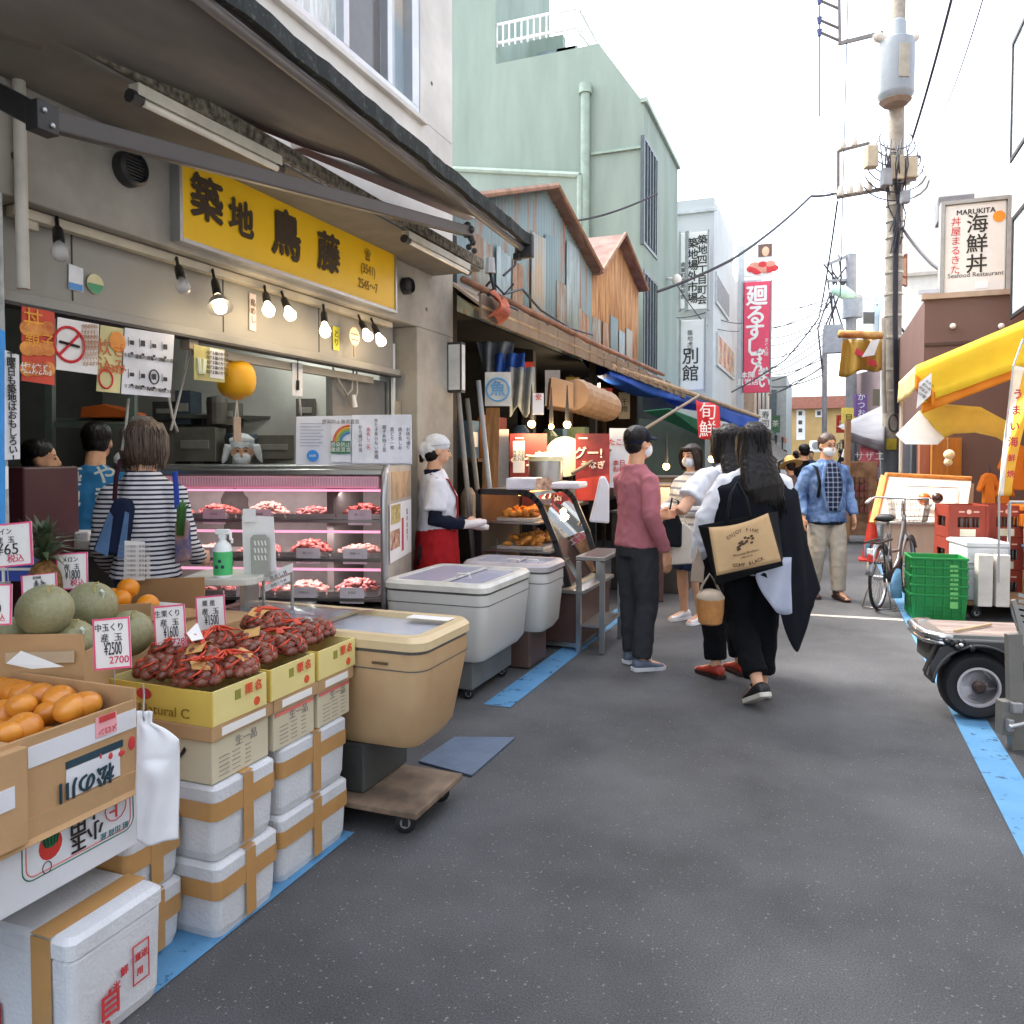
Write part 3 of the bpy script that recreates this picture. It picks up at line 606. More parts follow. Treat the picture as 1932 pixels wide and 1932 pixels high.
# seafood sign
a, b = aty(1783, 388, BY+.3), aty(1897, 548, BY+.3); y = BY+.3
ss = thing('projecting_sign', 'large pale seafood bowl restaurant sign on the brown building roof', 'sign')
part('panel', MB(mat('sign_grey_white', 'DDDBD3', .5, var=.03)).bx(a.x, b.x, y, y+.2, b.z, a.z), ss, bev=.02)
fr = MB(mat('sign_frame_dark', '9A9A96', .4)); fr.bx(a.x-.05, a.x-.002, y-.03, y+.2, b.z-.05, a.z+.05).bx(b.x+.002, b.x+.05, y-.03, y+.2, b.z-.05, a.z+.05).bx(a.x, b.x, y-.03, y+.2, a.z+.002, a.z+.05).bx(a.x, b.x, y-.03, y+.2, b.z-.05, b.z-.002)
part('frame', fr, ss); part('stand', MB(ALU).bx(a.x+.1, a.x+.16, y+.05, y+.1, 3.6, b.z-.05).bx(b.x-.16, b.x-.1, y+.05, y+.1, 3.6, b.z-.05).bx(a.x-.3, b.x, y+.05, y+.1, 3.75, 3.8), ss)
for st, u, v, s, mm, vert, bo in (('海\n鮮\n丼', 1843, 462, .27, TXT, False, .01), ('MARUKITA', 1841, 399, .095, TXT, False, .02), ('丼屋まるきた', 1803, 465, .13, RED, True, 0), ('Seafood Restaurant', 1840, 518, .085, TXT, False, 0)):
    text(st, s, mm, aty(u, v, y), V((1, 0, 0)), ZZ, ss, vert=vert, bold=bo, off=.004)
c = aty(1885, 408, y); part('emblem', MB(mat('orange_disc', 'E8901E', .5)).tube([c-V((0, .006, 0)), c-V((0, .001, 0))], .075, 20), ss)
c = aty(1852, 537, y); part('emblem', MB(WHITE).bx(c.x-.08, c.x+.08, y-.006, y-.001, c.z-.05, c.z+.05), ss)
a, b = aty(1771, 371, 16), aty(1838, 410, 16)
solo('awning_hood', MB(mat('grey_hood', '7F7F80', .6)).bx(a.x, b.x, 16, 16.5, b.z, a.z), 'small grey hood box above the corner of the seafood sign', 'hood', bev=.02)

t = thing('unseen_building', 'plain unseen building added along the right side of the lane to block skylight', 'building')  # out of view, added to keep skylight off the left foreground
part('wall', MB(mat('plain_grey', 'A6A9AC', .8, var=.06)).bx(2.75, 7, -12, 8.6, 0, 6.4), t)
tg_ = MB(mat('terrace_glass', '9FB3B8', .15, var=.3, vs=1.5, col2='6A7476', spec=1)); xr = aty(1060, 40, GY+1.9).x
tg_.bx(lt.x+.15, lt.x+1.0, GY+1.86, GY+1.895, sl.z, 9.9).bx(lt.x+1.05, xr-.1, GY+1.86, GY+1.895, sl.z, 9.9); part('terrace_window', tg_, gb)
# loose sheets nailed over the gables, each a different age
cols = (('8FA5A6', '7E8F90'), ('A0866E', '93A09C'), ('9DAFB0', 'A8B6B4'), ('9C7356', 'A8927A'), ('B5BBB5', 'A9987F'))
rnd = random.Random(13); 
for k in range(9):
    y = 6.1+k*.47+rnd.uniform(-.1, .1); zt = g[0].z+(g[1].z-g[0].z)*min(1, (y-5.9)/(g[1].y-5.9)) if y < g[1].y else g[1].z+(g[2].z-g[1].z)*(y-g[1].y)/(g[2].y-g[1].y)
    z0 = 2.74+rnd.uniform(0, .25)*(k % 2); z1 = min(zt-.22, z0+rnd.uniform(.5, 1.3)); wd = rnd.uniform(.25, .55)
    if z1 < z0+.2: continue
    c1_, c2_ = cols[k % 5]; x = SX+.022+.004*(k % 3); tl = rnd.uniform(-.03, .03)
    part('patch_sheet', MB(mat('patch_'+c1_, c1_, .8, var=.25, vs=3, stretch=(1, 3, .6), col2=c2_, thr=(.42, .6), det=6)).grid(lambda s, q: V((x+.010*math.sin((y+s*wd)/.09*6.28), y+s*wd+tl*q, z0+(z1-z0)*q+.02*math.sin(s*3+k))), 20, 2), ts, smooth=True, solid=.003)
for k in range(5):
    y = 10.6+k*.5; z1 = 3.1+rnd.uniform(.2, .7)
    part('patch_sheet', MB(mat('patch_'+cols[(k*2+1) % 5][0], cols[(k*2+1) % 5][0], .8)).grid(lambda s, q: V((SX+.004+.010*math.sin((y+s*.4)/.09*6.28), y+s*.4, 2.78+(z1-2.78)*q)), 16, 2), ts, smooth=True, solid=.003)
part('sagging_tarp', MB(mat('dirty_tarp', 'B5A58C', .8, var=.25, vs=4, col2='8F7A62')).grid(lambda s, q: cf0+(cf1-cf0)*(.05+.9*s)+V((-.55*q, 0, .06+.32*q-.07*math.sin(s*17)*math.sin(q*3.1)-.05*math.sin(q*3.14))), 60, 8), ts, smooth=True, solid=.004)
part('gutter_pipe', MB(mat('rusty_pipe', '8A6048', .7, var=.3)).tube([cf0+V((-.25, .2, .33)), cf0+(cf1-cf0)*.5+V((-.2, 0, .27)), cf1+V((-.3, -.2, .33))], .03, 8), ts, smooth=True)
# ================================================================== GOODS IN FRONT OF THE LEFT SHOP
FOAM = mat('polystyrene', 'C9CBCE', .75, var=.10, vs=5, thr=(.25, .7), det=8, bump=.28, bs=95, spec=.3)
TAPE = mat('packing_tape', 'B58A55', .35, var=.08, vs=6)
CARD = mat('cardboard', 'B08D64', .85, var=.09, vs=3, bump=.08, bs=60)
CARDD = mat('cardboard_inside', '9A7750', .9, var=.08, vs=3)
CREAM = mat('cream_carton', 'C9BFA4', .75, var=.06, vs=3)
PINK = mat('pink_marker', 'E0527E', .6)
PAPER = mat('paper', 'E4E2DE', .7, var=.03)
def rrect(x0, x1, y0, y1, z, r, k=5):
    P = []
    for cx, cy, a in ((x1-r, y1-r, 0), (x0+r, y1-r, 90), (x0+r, y0+r, 180), (x1-r, y0+r, 270)):
        for i in range(k+1): P.append(V((cx+r*math.cos(R(a+90*i/k)), cy+r*math.sin(R(a+90*i/k)), z)))
    return P
def foam_box(x0, x1, y0, y1, z0, z1, label, lid=.06, tape=True, rz=0, cross=True, group='polystyrene boxes under the fruit'):
    t = thing('foam_box', label, 'foam box', group=group)
    zl = z1-lid
    b = MB(FOAM).rings([rrect(x0+.012, x1-.012, y0+.012, y1-.012, z0, .03), rrect(x0+.004, x1-.004, y0+.004, y1-.004, z0+.03, .03), rrect(x0, x1, y0, y1, zl-.012, .025), rrect(x0+.004, x1-.004, y0+.004, y1-.004, zl-.004, .025)])
    part('body', b, t, bev=.004)
    l = MB(FOAM).rings([rrect(x0-.004, x1+.004, y0-.004, y1+.004, zl, .025), rrect(x0-.004, x1+.004, y0-.004, y1+.004, z1-.012, .025), rrect(x0+.008, x1-.008, y0+.008, y1-.008, z1, .03)])
    part('lid', l, t, bev=.003)
    if tape:
        w = .045; e = .0065; q = MB(TAPE); ym = (y0+y1)/2
        zt = zl-.035 if cross else None
        if cross:
            o = lambda z: rrect(x0-e, x1+e, y0-e, y1+e, z, .028)
            q.rings([o(zl-.045), o(zl+.012)], cap=False)
        q.slab(V((x1+e+.002, ym-w/2, z0+.02)), V((x1+e+.002, ym+w/2, z0+.02)), V((x1+e+.002, ym+w/2, z1-.005)), V((x1+e+.002, ym-w/2, z1-.005)), .002)
        q.slab(V((x0, ym-w/2, z1+.002)), V((x1+e, ym-w/2, z1+.002)), V((x1+e, ym+w/2, z1+.002)), V((x0, ym+w/2, z1+.002)), .002)
        xm = x0+.38*(x1-x0)
        q.slab(V((xm, y0-e-.002, z0+.02)), V((xm+w, y0-e-.002, z0+.02)), V((xm+w, y0-e-.002, z1-.01)), V((xm, y0-e-.002, z1-.01)), .002)
        part('tape', q, t)
    return t
# box at the very front
fb0 = foam_box(-2.25, -1.665, 1.35, 1.64, 0, .305, 'big white foam box in the bottom left corner with brown tape and red print', lid=.05, tape=False)
q = MB(TAPE).slab(V((-1.79, 1.3435, .02)), V((-1.725, 1.3435, .02)), V((-1.725, 1.3435, .30)), V((-1.79, 1.3435, .30)), .002).slab(V((-1.79, 1.344, .3075)), V((-1.725, 1.344, .3075)), V((-1.725, 1.64, .3075)), V((-1.79, 1.64, .3075)), .002)
part('tape', q, fb0)
REDP = mat('red_print', 'C23A3C', .6)
for st, s, y, z in (('自', .075, 1.455, .085), ('氷', .026, 1.475, .12), ('鮮', .026, 1.50, .145), ('魚', .022, 1.445, .04), ('直送', .022, 1.555, .155), ('用', .022, 1.55, .115)):
    text(st, s, REDP, V((-1.6605, y, z)), YY, ZZ, fb0, bold=.02)
a = MB(REDP); X = -1.6598
for y0, y1, z0, z1 in ((1.53, 1.585, .083, .086), (1.53, 1.585, .185, .188), (1.53, 1.533, .086, .185), (1.582, 1.585, .086, .185)): a.bx(X-.002, X, y0, y1, z0, z1)
part('printed_frame', a, fb0)
part('red_label', MB(mat('red_label', 'C8352C', .5)).bx(-1.97, -1.90, 1.342, 1.3445, .0, .10), fb0)
# stack along the kerb
foam_box(-2.12, -1.68, 1.864, 2.15, 0, .235, 'lower white foam box of the stack beside the white bag bundle')
foam_box(-2.12, -1.685, 1.868, 2.148, .236, .475, 'upper white foam box of the stack beside the white bag bundle')
foam_box(-2.12, -1.70, 2.20, 2.60, 0, .235, 'lower white foam box of the stack nearest the beige freezer')
foam_box(-2.12, -1.70, 2.205, 2.595, .236, .475, 'upper white foam box of the stack nearest the beige freezer')
foam_box(-2.45, -1.80, 1.648, 1.85, 0, .20, 'lower white foam box under the watermelon carton')
foam_box(-2.45, -1.80, 1.648, 1.85, .201, .398, 'upper white foam box under the watermelon carton')
def carton(x0, x1, y0, y1, z0, z1, label, m, lid=None, lid_h=.045, rim=.012, name='carton', cat='carton', open_=False, group='cartons under the chestnut trays'):
    t = thing(name, label, cat, group=group); h = .006
    if open_:
        b = MB(m).bx(x0, x1, y0, y0+h, z0, z1).bx(x0, x1, y1-h, y1, z0, z1).bx(x0, x0+h, y0+h, y1-h, z0, z1).bx(x1-h, x1, y0+h, y1-h, z0, z1).use(CARDD).bx(x0+h, x1-h, y0+h, y1-h, z0, z0+h)
        part('tray', b, t)
    else:
        part('body', MB(m).bx(x0, x1, y0, y1, z0, z1), t, bev=.004)
    if lid:
        part('lid', MB(lid).bx(x0-rim, x1+rim, y0-rim, y1+rim, z1-lid_h+.002, z1+.004), t, bev=.004)
        part('lid_label', MB(PAPER).bx(x1+rim, x1+rim+.002, y0+.03, y1-.03, z1-lid_h+.012, z1-.008), t)
    return t
ctx = [(1.87, 2.135), (2.165, 2.39), (2.41, 2.62)]
LBL = ['cream carton under the nearest yellow chestnut tray', 'cream carton under the middle yellow chestnut tray', 'cream carton under the farthest yellow chestnut tray']
INKD = mat('print_dark', '2A1E1A', .6); GREY = mat('print_grey', '8A8580', .7)
for i, (y0, y1) in enumerate(ctx):
    t = carton(-2.1, -1.70, y0, y1, .478, .655, LBL[i], CREAM, CARD)
    text('生一品', .035, GREY, V((-1.699, (y0+y1)/2+.02, .578)), YY, ZZ, t)
    a = MB(GREY)
    for k in range(5):
        for x in range(3): a.bx(-1.6995, -1.698, y0+.03+.06*x, y0+.075+.05*x, .495+.014*k, .497+.014*k)
    part('printed_lines', a, t)
    if i: part('red_stripe', MB(mat('salmon_stripe', 'D9746C', .6)).bx(-1.6995, -1.6975, y0+.005, y1-.005, .592, .604), t)
    else: text('ロン', .085, INKD, V((-1.875, y0-.001, .56)), V((1, 0, 0)), ZZ, t, bold=.03)
YBOX = mat('yellow_tray_card', 'DACA86', .6, var=.05, vs=3); YBX2 = mat('yellow_tray_bright', 'D2B554', .6, var=.05)
LBL = ['yellow cardboard tray of netted chestnuts nearest the camera', 'yellow cardboard tray of netted chestnuts in the middle of the three', 'yellow cardboard tray of netted chestnuts nearest the beige freezer']
ytx = [(1.862, 2.11), (2.125, 2.375), (2.39, 2.64)]
for i, (y0, y1) in enumerate(ytx):
    t = thing('chestnut_tray', LBL[i], 'tray', group='yellow chestnut trays'); z0, z1 = .66, .765; x0, x1 = -2.12, -1.685; h = .006
    b = MB(YBX2).bx(x0, x1, y0, y0+h, z0, z1).use(YBOX).bx(x0, x1, y1-h, y1, z0, z1).bx(x0, x0+h, y0+h, y1-h, z0, z1).bx(x1-h, x1, y0+h, y1-h, z0, z1).use(CARDD).bx(x0+h, x1-h, y0+h, y1-h, z0, z0+h)
    part('tray', b, t)
    for st, y in (('栗', .16), ('名', .205)): text(st, .035, mat('orange_print', 'D8532C', .6), V((x1+.001, y0+y, z1-.03)), YY, ZZ, t, bold=.03)
    part('round_mark', MB(mat('orange_print', 'D8532C')).tube([V((x1, y0+.2, z0+.025)), V((x1+.002, y0+.2, z0+.025))], .014, 14), t)
    part('printed_mark', MB(mat('olive_print', '8F8A3A')).bx(x1, x1+.0015, y0+.1, y0+.125, z0+.055, z0+.085), t)
    if i == 0:
        text('Natural C', .042, mat('script_print', '8A6B1E', .6), V((-1.87, y0-.001, .69)), V((1, 0, 0)), ZZ, t, sx=1.2)
        T = Matrix.Translation((-1.95, y0-.001, .735)) @ Matrix.Rotation(R(90), 4, 'X')
        part('round_mark', MB(REDP).lathe([(.03, 0), (.03, .002)], 18, T @ Matrix.Diagonal((1, .6, 1, 1))), t)
# chestnut nets
NUT = mat('chestnut', '5E3226', .3, var=.3, vs=12, col2='84503C', spec=.6); NET = mat('orange_net', 'C8452A', .5, var=.15, vs=20)
TAGM = mat('kraft_tag', 'C79A5C', .7, var=.05)
def netbag(c, rx, ry, rz, seed, label, knot=True, tagk=0):
    rnd = random.Random(seed); t = thing('chestnut_bag', label, 'bag of chestnuts', group='netted chestnuts in the yellow trays')
    b = MB(NUT); c = V(c)
    for layer, (zz, f, n) in enumerate(((-.25, 1.0, 11), (.25, .85, 9), (.7, .5, 4))):
        for k in range(n):
            a = 2*math.pi*k/n+rnd.random()*.5; p = c+V((rx*f*math.cos(a), ry*f*math.sin(a), rz*zz))
            T = Matrix.Translation(p) @ Euler((rnd.random()*1.2-.6, rnd.random()*1.2-.6, rnd.random()*6)).to_matrix().to_4x4()
            b.ball((0, 0, 0), (.0235, .021, .017), 9, 7, T)
    b.ball(c-V((0, 0, rz*.2)), (rx*.9, ry*.9, rz*.7), 10, 6)
    part('chestnuts', b, t, smooth=True)
    n = MB(NET)      # meshes of the net: crossing strands over the heap
    def surf(a, ph): return c+V((rx*1.32*math.cos(a)*math.cos(ph), ry*1.32*math.sin(a)*math.cos(ph), rz*1.35*math.sin(ph)-rz*.1))
    for s in (1, -1):
        for k in range(13):
            n.tube([surf(2*math.pi*k/13+s*q*.35, -.25+q*.28) for q in range(6)], .0007, 3)
    for k in range(5):     # bunched folds of the net lying on the heap
        a0 = seed*1.7+k*1.1; n.tube([surf(a0+q*.25, .25+.22*q) for q in range(4)], [.001, .003, .004, .002], 5)
    if knot:
        kp = c+V((rnd.uniform(-.5, .5)*rx, rnd.uniform(-.5, .5)*ry, rz*1.30)); d = V((rnd.uniform(-1, 1), rnd.uniform(-1, 1), .1)).normalized(); e = V((-d.y, d.x, 0))
        for k in range(9):
            f = (k-4)*.16; n.tube([kp-d*.012+e*f*.02, kp+d*.014+e*f*.010+UP*.008, kp+d*.035+e*f*.05+UP*.006*math.sin(k*2), kp+d*.06+e*f*.11-UP*(.004+.006*abs(f))], [.003, .004, .0045, .0025], 5)
    part('net', n, t, smooth=True)
    if tagk:
        a = seed*1.3; p0 = surf(a, .55)+V((0, 0, .006)); tt = MB(TAGM); r = V((math.cos(a+1.2), math.sin(a+1.2), 0)); u = V((-r.y, r.x, .2))
        tt.grid(lambda s, q: c+V((0, 0, rz*1.42))+r*(s-.5)*.10+u*(q-.5)*.055-V((0, 0, .05*(s-.5)**2*4*.4)), 8, 2)
        tg = part('label_card', tt, t, solid=.001); text('栗', .028, INKD, c+V((0, 0, rz*1.42+.003)), r, u, t, name='card_lettering')
    return t
spots = [(-1.80, 1.93, .79), (-1.98, 1.95, .79), (-1.88, 2.02, .815), (-1.77, 2.06, .79), (-2.02, 2.05, .82), (-1.80, 2.19, .795), (-1.98, 2.2, .82), (-1.88, 2.28, .81), (-1.78, 2.33, .795), (-1.95, 2.42, .85), (-1.80, 2.46, .80), (-1.82, 2.57, .80), (-2.02, 2.56, .82)]
wh = ['at the near corner of the first yellow tray', 'against the near left side of the first yellow tray', 'on top of the first yellow tray heap with kraft card', 'at the street side far corner of the first yellow tray', 'at the back left of the first yellow tray',
      'at the near corner of the middle yellow tray', 'on the back left of the middle yellow tray', 'in the centre of the middle yellow tray', 'at the far street corner of the middle yellow tray', 'topmost at the back of the farthest yellow tray', 'at the near corner of the farthest yellow tray', 'at the far street corner of the farthest yellow tray', 'in the far back corner of the farthest yellow tray']
for i, (p, l) in enumerate(zip(spots, wh)): netbag(p, .062, .055, .034, i+1, 'orange chestnut net '+l, knot=i % 2 == 0 or i in (3, 9), tagk=1 if i in (0, 2, 3, 9, 7) else 0)
# white bundle of bags hanging between the stacks
t = thing('bag_bundle', 'white bundle of plastic carrier bags hanging between the orange box and the foam stack', 'bag bundle')
PLB = mat('white_polythene', 'DCDCDE', .4, var=.04, bump=.15, bs=14)
p0, p1, p2, p3 = atd(262, 1582, 2.14), atd(340, 1580, 2.16), atd(338, 1430, 2.16), atd(258, 1400, 2.16)
o = lambda u, v: atd(u, v, 2.07)
pts = [o(266, 1575), o(275, 1585), o(318, 1587), o(338, 1575), o(336, 1440), o(326, 1418), o(298, 1402), o(296, 1352), o(286, 1340), o(268, 1340), o(258, 1352), o(258, 1420)]
def bagf(sx, q):
    w_ = 1.0 if q > .22 else .38+.62*max(0, (q-.10)/.12)**.6
    u = 258+sx*80*w_; v = 1342+243*q+4*math.sin(sx*5)*(q > .9)
    b_ = .016*math.sin(math.pi*sx)*min(1, q*3)+.012*math.exp(-((sx-.45)**2)/.05-((q-.45)**2)/.012)-.006*math.exp(-((sx-.5)**2)/.1-((q-.36)**2)/.0015)
    return atd(u, v, 2.08)-FWD*b_+FWD*.004*math.sin(sx*11+q*7)
part('bags', MB(PLB).grid(bagf, 22, 46), t, smooth=True, solid=.006)
part('hook', MB(ALU).tube([o(274, 1358)-FWD*.006, o(274, 1350)-FWD*.012, o(272, 1310), o(270, 1290)], .0025, 6), t)
# watermelon carton, persimmon box
t = thing('watermelon_carton', 'white carton with green and red line frame and a watermelon drawing printed upside down', 'carton')
WCX = -1.75; za, zb = atx(258, 1593, WCX).z, atx(258, 1478, WCX).z; ye = 1.655
WCARD = mat('white_carton', 'D5D6DA', .6, var=.04)
part('body', MB(WCARD).bx(-2.3, WCX, .9, ye, za, zb), t, bev=.004)
fr = MB(mat('green_line', '2E6A50', .6)); y0, y1, z0, z1 = 1.30, 1.625, za+.055, zb-.005
def rline(mb, y0, y1, z0, z1, r, x):
    pl = [V((x, y0, z1))]+[V((x, y0+r-r*math.cos(a), z0+r-r*math.sin(a))) for a in [R(10*k) for k in range(10)]]+[V((x, y1-r+r*math.sin(a), z0+r-r*math.cos(a))) for a in [R(10*k) for k in range(10)]]+[V((x, y1, z1))]
    return mb.tube(pl, .0017, 4)
part('printed_frame', rline(fr, y0, y1, z0, z1, .03, WCX+.0005), t)
part('printed_frame', rline(MB(mat('salmon_stripe', 'D9746C')), y0+.01, y1-.01, z0+.008, z1, .024, WCX+.0005), t)
wy, wz = 1.375, zb-.045
pic = MB(mat('melon_red', 'C23328', .6)).ball((WCX, wy, wz-.005), (.0015, .033, .036), 14, 8).use(mat('melon_green', '17613A', .6)).ball((WCX+.0012, wy, wz+.015), (.0015, .024, .027), 14, 8)
pic.use(mat('melon_dark', '123B22')); [pic.tube([V((WCX+.003, wy+k*.008, wz-.005)), V((WCX+.003, wy+k*.011, wz+.036))], .0015, 4) for k in (-2, -1, 0, 1, 2)]
pic.use(INKD).tube([V((WCX+.002, wy-.012+.012*math.cos(a), wz-.055+.014*math.sin(a))) for a in [R(20*k) for k in range(19)]], .0012, 4)
part('printed_picture', pic, t)
for st, s, y, z in (('玉', .05, 1.45, zb-.075), ('小', .05, 1.50, zb-.065), ('田', .05, 1.45, zb-.03), ('上', .05, 1.495, zb-.012)): text(st, s, INKD, V((WCX+.001, y, z)), -YY, -ZZ, t, bold=.02)
text('㊤', .075, REDP, V((WCX+.001, 1.565, zb-.03)), -YY, -ZZ, t)
text('組 出荷 産', .02, mat('teal_print', '2F6F74'), V((WCX+.001, 1.56, zb-.095)), -YY, -ZZ, t)
yb = 1.600
t = thing('persimmon_box', 'open brown cardboard box with white printed band full of orange persimmons', 'box')
X1, Z0, Z1 = -1.725, zb+.002, atx(258, 1318, -1.725).z; h = .008
b = MB(CARD).bx(-2.3, X1, .9, .908, Z0, Z1).bx(-2.3, X1, yb+.012, yb+.02, Z0, Z1+.03).bx(-2.3, -2.292, .908, yb+.012, Z0, Z1+.04)
b.bx(X1-h, X1, .908, yb+.012, Z0, Z1).use(CARDD).bx(-2.292, X1-h, .908, yb+.012, Z0, Z0+.01)
part('tray', b, t, bev=.002)
part('flap', MB(CARD).slab(V((X1+.002, .9, Z0-.0)), V((X1+.002, yb+.015, Z0)), V((X1+.012, yb+.012, Z0-.012)), V((X1+.012, .9, Z0-.012)), .004).bx(X1+.001, X1+.006, .9, yb+.015, Z0, Z0+.05), t)
part('printed_band', MB(WCARD).bx(X1+.0005, X1+.0025, 1.30, yb+.015, Z1-.075, Z1-.025).bx(X1+.0005, X1+.0025, 1.40, yb-.04, Z0+.055, Z1-.115), t)
part('printed_stripe', MB(mat('dark_teal', '1B3A46')).bx(X1+.0005, X1+.003, 1.40, 1.57, Z1-.113, Z1-.095), t)
TEAL = mat('dark_teal', '1B3A46')
text('松の川', .055, TEAL, V((X1+.003, 1.455, Z0+.08)), -YY, -ZZ, t, bold=.03)
rp = MB(REDP).ball((X1+.001, 1.60, Z1-.115), (.002, .012, .019), 12, 8).ball((X1+.003, 1.53, Z1-.125), (.002, .007, .009), 10, 6).ball((X1+.003, 1.565, Z1-.13), (.002, .011, .008), 10, 6).ball((X1+.003, 1.50, Z1-.115), (.002, .003, .007), 8, 6)
part('printed_fruit', rp, t)
pw = MB(mat('pink_label', 'E3A6AB', .6)).bx(X1+.003, X1+.0045, 1.485, 1.55, Z1-.065, Z1-.012).use(REDP).bx(X1+.0048, X1+.006, 1.495, 1.545, Z1-.028, Z1-.012)
part('sticker', pw, t); text('メロン', .02, REDP, V((X1+.0065, 1.518, Z1-.05)), -YY, -ZZ, t)
t = thing('neighbour_box', 'brown cardboard box edge cut by the left frame beside the persimmon box', 'box')
part('body', MB(CARD).bx(-2.0, X1+.022, .8, 1.285, Z0+.002, Z1-.012), t, bev=.004); part('printed_band', MB(WCARD).bx(X1+.0225, X1+.0245, .9, 1.25, Z0+.1, Z0+.15), t)
PERS = mat('persimmon_skin', 'CE7A1E', .33, var=.14, vs=7, col2='DE9638', spec=.5, coat=.25)
kk = MB(mat('calyx', '6B5A2A', .8))
def fruit(name, c, r, m, label, cat, group, fl=.86, rot=(0, 0, 0)):
    pr = [(r*math.sin(math.pi*k/12)*(1+.03*math.sin(math.pi*k/12)), -r*fl*math.cos(math.pi*k/12)) for k in range(1, 12)]
    pr = [(.001, -r*fl*.97)]+pr+[(r*.12, r*fl*.95), (.001, r*fl*.90)]
    b = MB(m).lathe(pr, 20)
    o = solo(name, b, label, cat, group, smooth=True, loc=c, rot=rot); return o
pl = [(24, 1281), (8, 1299), (69, 1289), (55, 1299), (121, 1285), (92, 1309), (144, 1308), (184, 1296), (40, 1331), (8, 1347), (93, 1345), (45, 1374), (196, 1316), (133, 1336), (12, 1385), (160, 1330)]
fst = None
for i, (u, v) in enumerate(pl):
    c = atz(u, v, Z1-.01 if v < 1340 else Z1-.035); rr = .040+.003*math.sin(i*3)
    c.x = max(-2.25, min(c.x, X1-.05)); c.y = min(c.y, yb-.035)
    if fst is None: fst = fruit('persimmon', c, .041, PERS, 'glossy orange persimmon heaped in the open brown box', 'persimmon', 'persimmons in the open box'); o = fst
    else: o = fst.copy(); C.objects.link(o); o.location = c
    o.rotation_euler = (.3*math.sin(i*2.1), .3*math.cos(i*1.7), i); s = rr/.041; o.scale = (s*1.03, s, s)
for i in range(24):      # fruit underneath
    o = fst.copy(); C.objects.link(o); o.location = (-2.24+.075*(i % 7), 1.28+.09*(i//7)+.02*math.sin(i), Z1-.085+.01*math.sin(i*2)); o.rotation_euler = (i, .3, i*2)
# melons
MEL = mat('melon_skin', '86845F', .5, var=.06, vs=70, col2='918F6C', bump=.2, bs=140)
t = thing('melon_box', 'brown cardboard carton holding grey green melons', 'box')
mz = 0.80
p0, p1 = atd(-60, 1190, 2.3), atd(157, 1197, 2.3)
zt = p1.z; zt0 = atd(157, 1262, 2.3).z-.1
b = MB(CARD).slab(V((p0.x, p0.y, zt0)), V((p1.x, p1.y, zt0)), V((p1.x, p1.y, zt)), V((p0.x, p0.y, zt)), .007)
q1 = atd(292, 1158, 2.95); b.slab(V((p1.x, p1.y, zt0)), V((q1.x, q1.y, zt0)), V((q1.x, q1.y, q1.z)), V((p1.x, p1.y, zt-.055)), .007)
b.use(CARDD).slab(V((p0.x, p0.y, zt0)), V((p1.x, p1.y, zt0)), V((q1.x, q1.y, zt0)), V((p0.x-.3, q1.y, zt0)), .007)
part('tray', b, t); part('printed_panel', MB(mat('card_pale', 'B9A78C', .8)).slab(*[atd(u, v, 2.288) for u, v in ((10, 1252), (140, 1250), (140, 1228), (10, 1232))], t=.001), t)
bx_ = thing('cardboard_box', 'plain brown cardboard boxes base under the melon carton', 'box')
part('body', MB(CARD).box((p1.x-.35, p1.y+.12, zt0/2-.02), (.75, .5, zt0-.05)), bx_, bev=.005)
for i, (u, v, dd, r, lab) in enumerate(((85, 1152, 2.36, .079, 'round grey green melon on top at the front of the melon box'), (172, 1143, 2.62, .081, 'netted melon with a dried stalk behind the front top melon'), (30, 1208, 2.40, .074, 'lower melon at the left end of the melon box'), (133, 1215, 2.42, .078, 'lower melon with pale stalk scar under the two top melons'), (243, 1195, 2.68, .08, 'pale melon behind the price card for 2500 yen'))):
    t = thing('melon', lab, 'melon', group='melons in the carton'); c = atd(u, v, dd)
    part('fruit', MB(MEL).ball(c, (r, r, r*.97), 26, 16), t, smooth=True)
    tip = c+(O0-c).normalized()*r*.55+UP*r*.80+RGT*r*.15
    st = MB(mat('stalk', 'A89A66', .8)).tube([tip-UP*.012, tip+UP*.008, tip+UP*.012+RGT*.014], .0035, 6)
    if i == 1: st.tube([tip, tip-UP*.02+(O0-tip).normalized()*.012, tip-UP*.045+(O0-tip).normalized()*.01], .003, 6)
    part('stalk', st, t); part('bloom', MB(mat('melon_pale_mark', 'C9D0C4', .3)).tube([tip+RGT*.02-UP*.014, tip+RGT*.028-UP*.02], [.006, .004], 6).tube([tip+RGT*.03-UP*.018, tip+RGT*.026-UP*.04], [.004, .003], 6), t, 'pale scar on the melon skin') if i in (1, 3) else None  # small pale marks beside the stalk on two melons
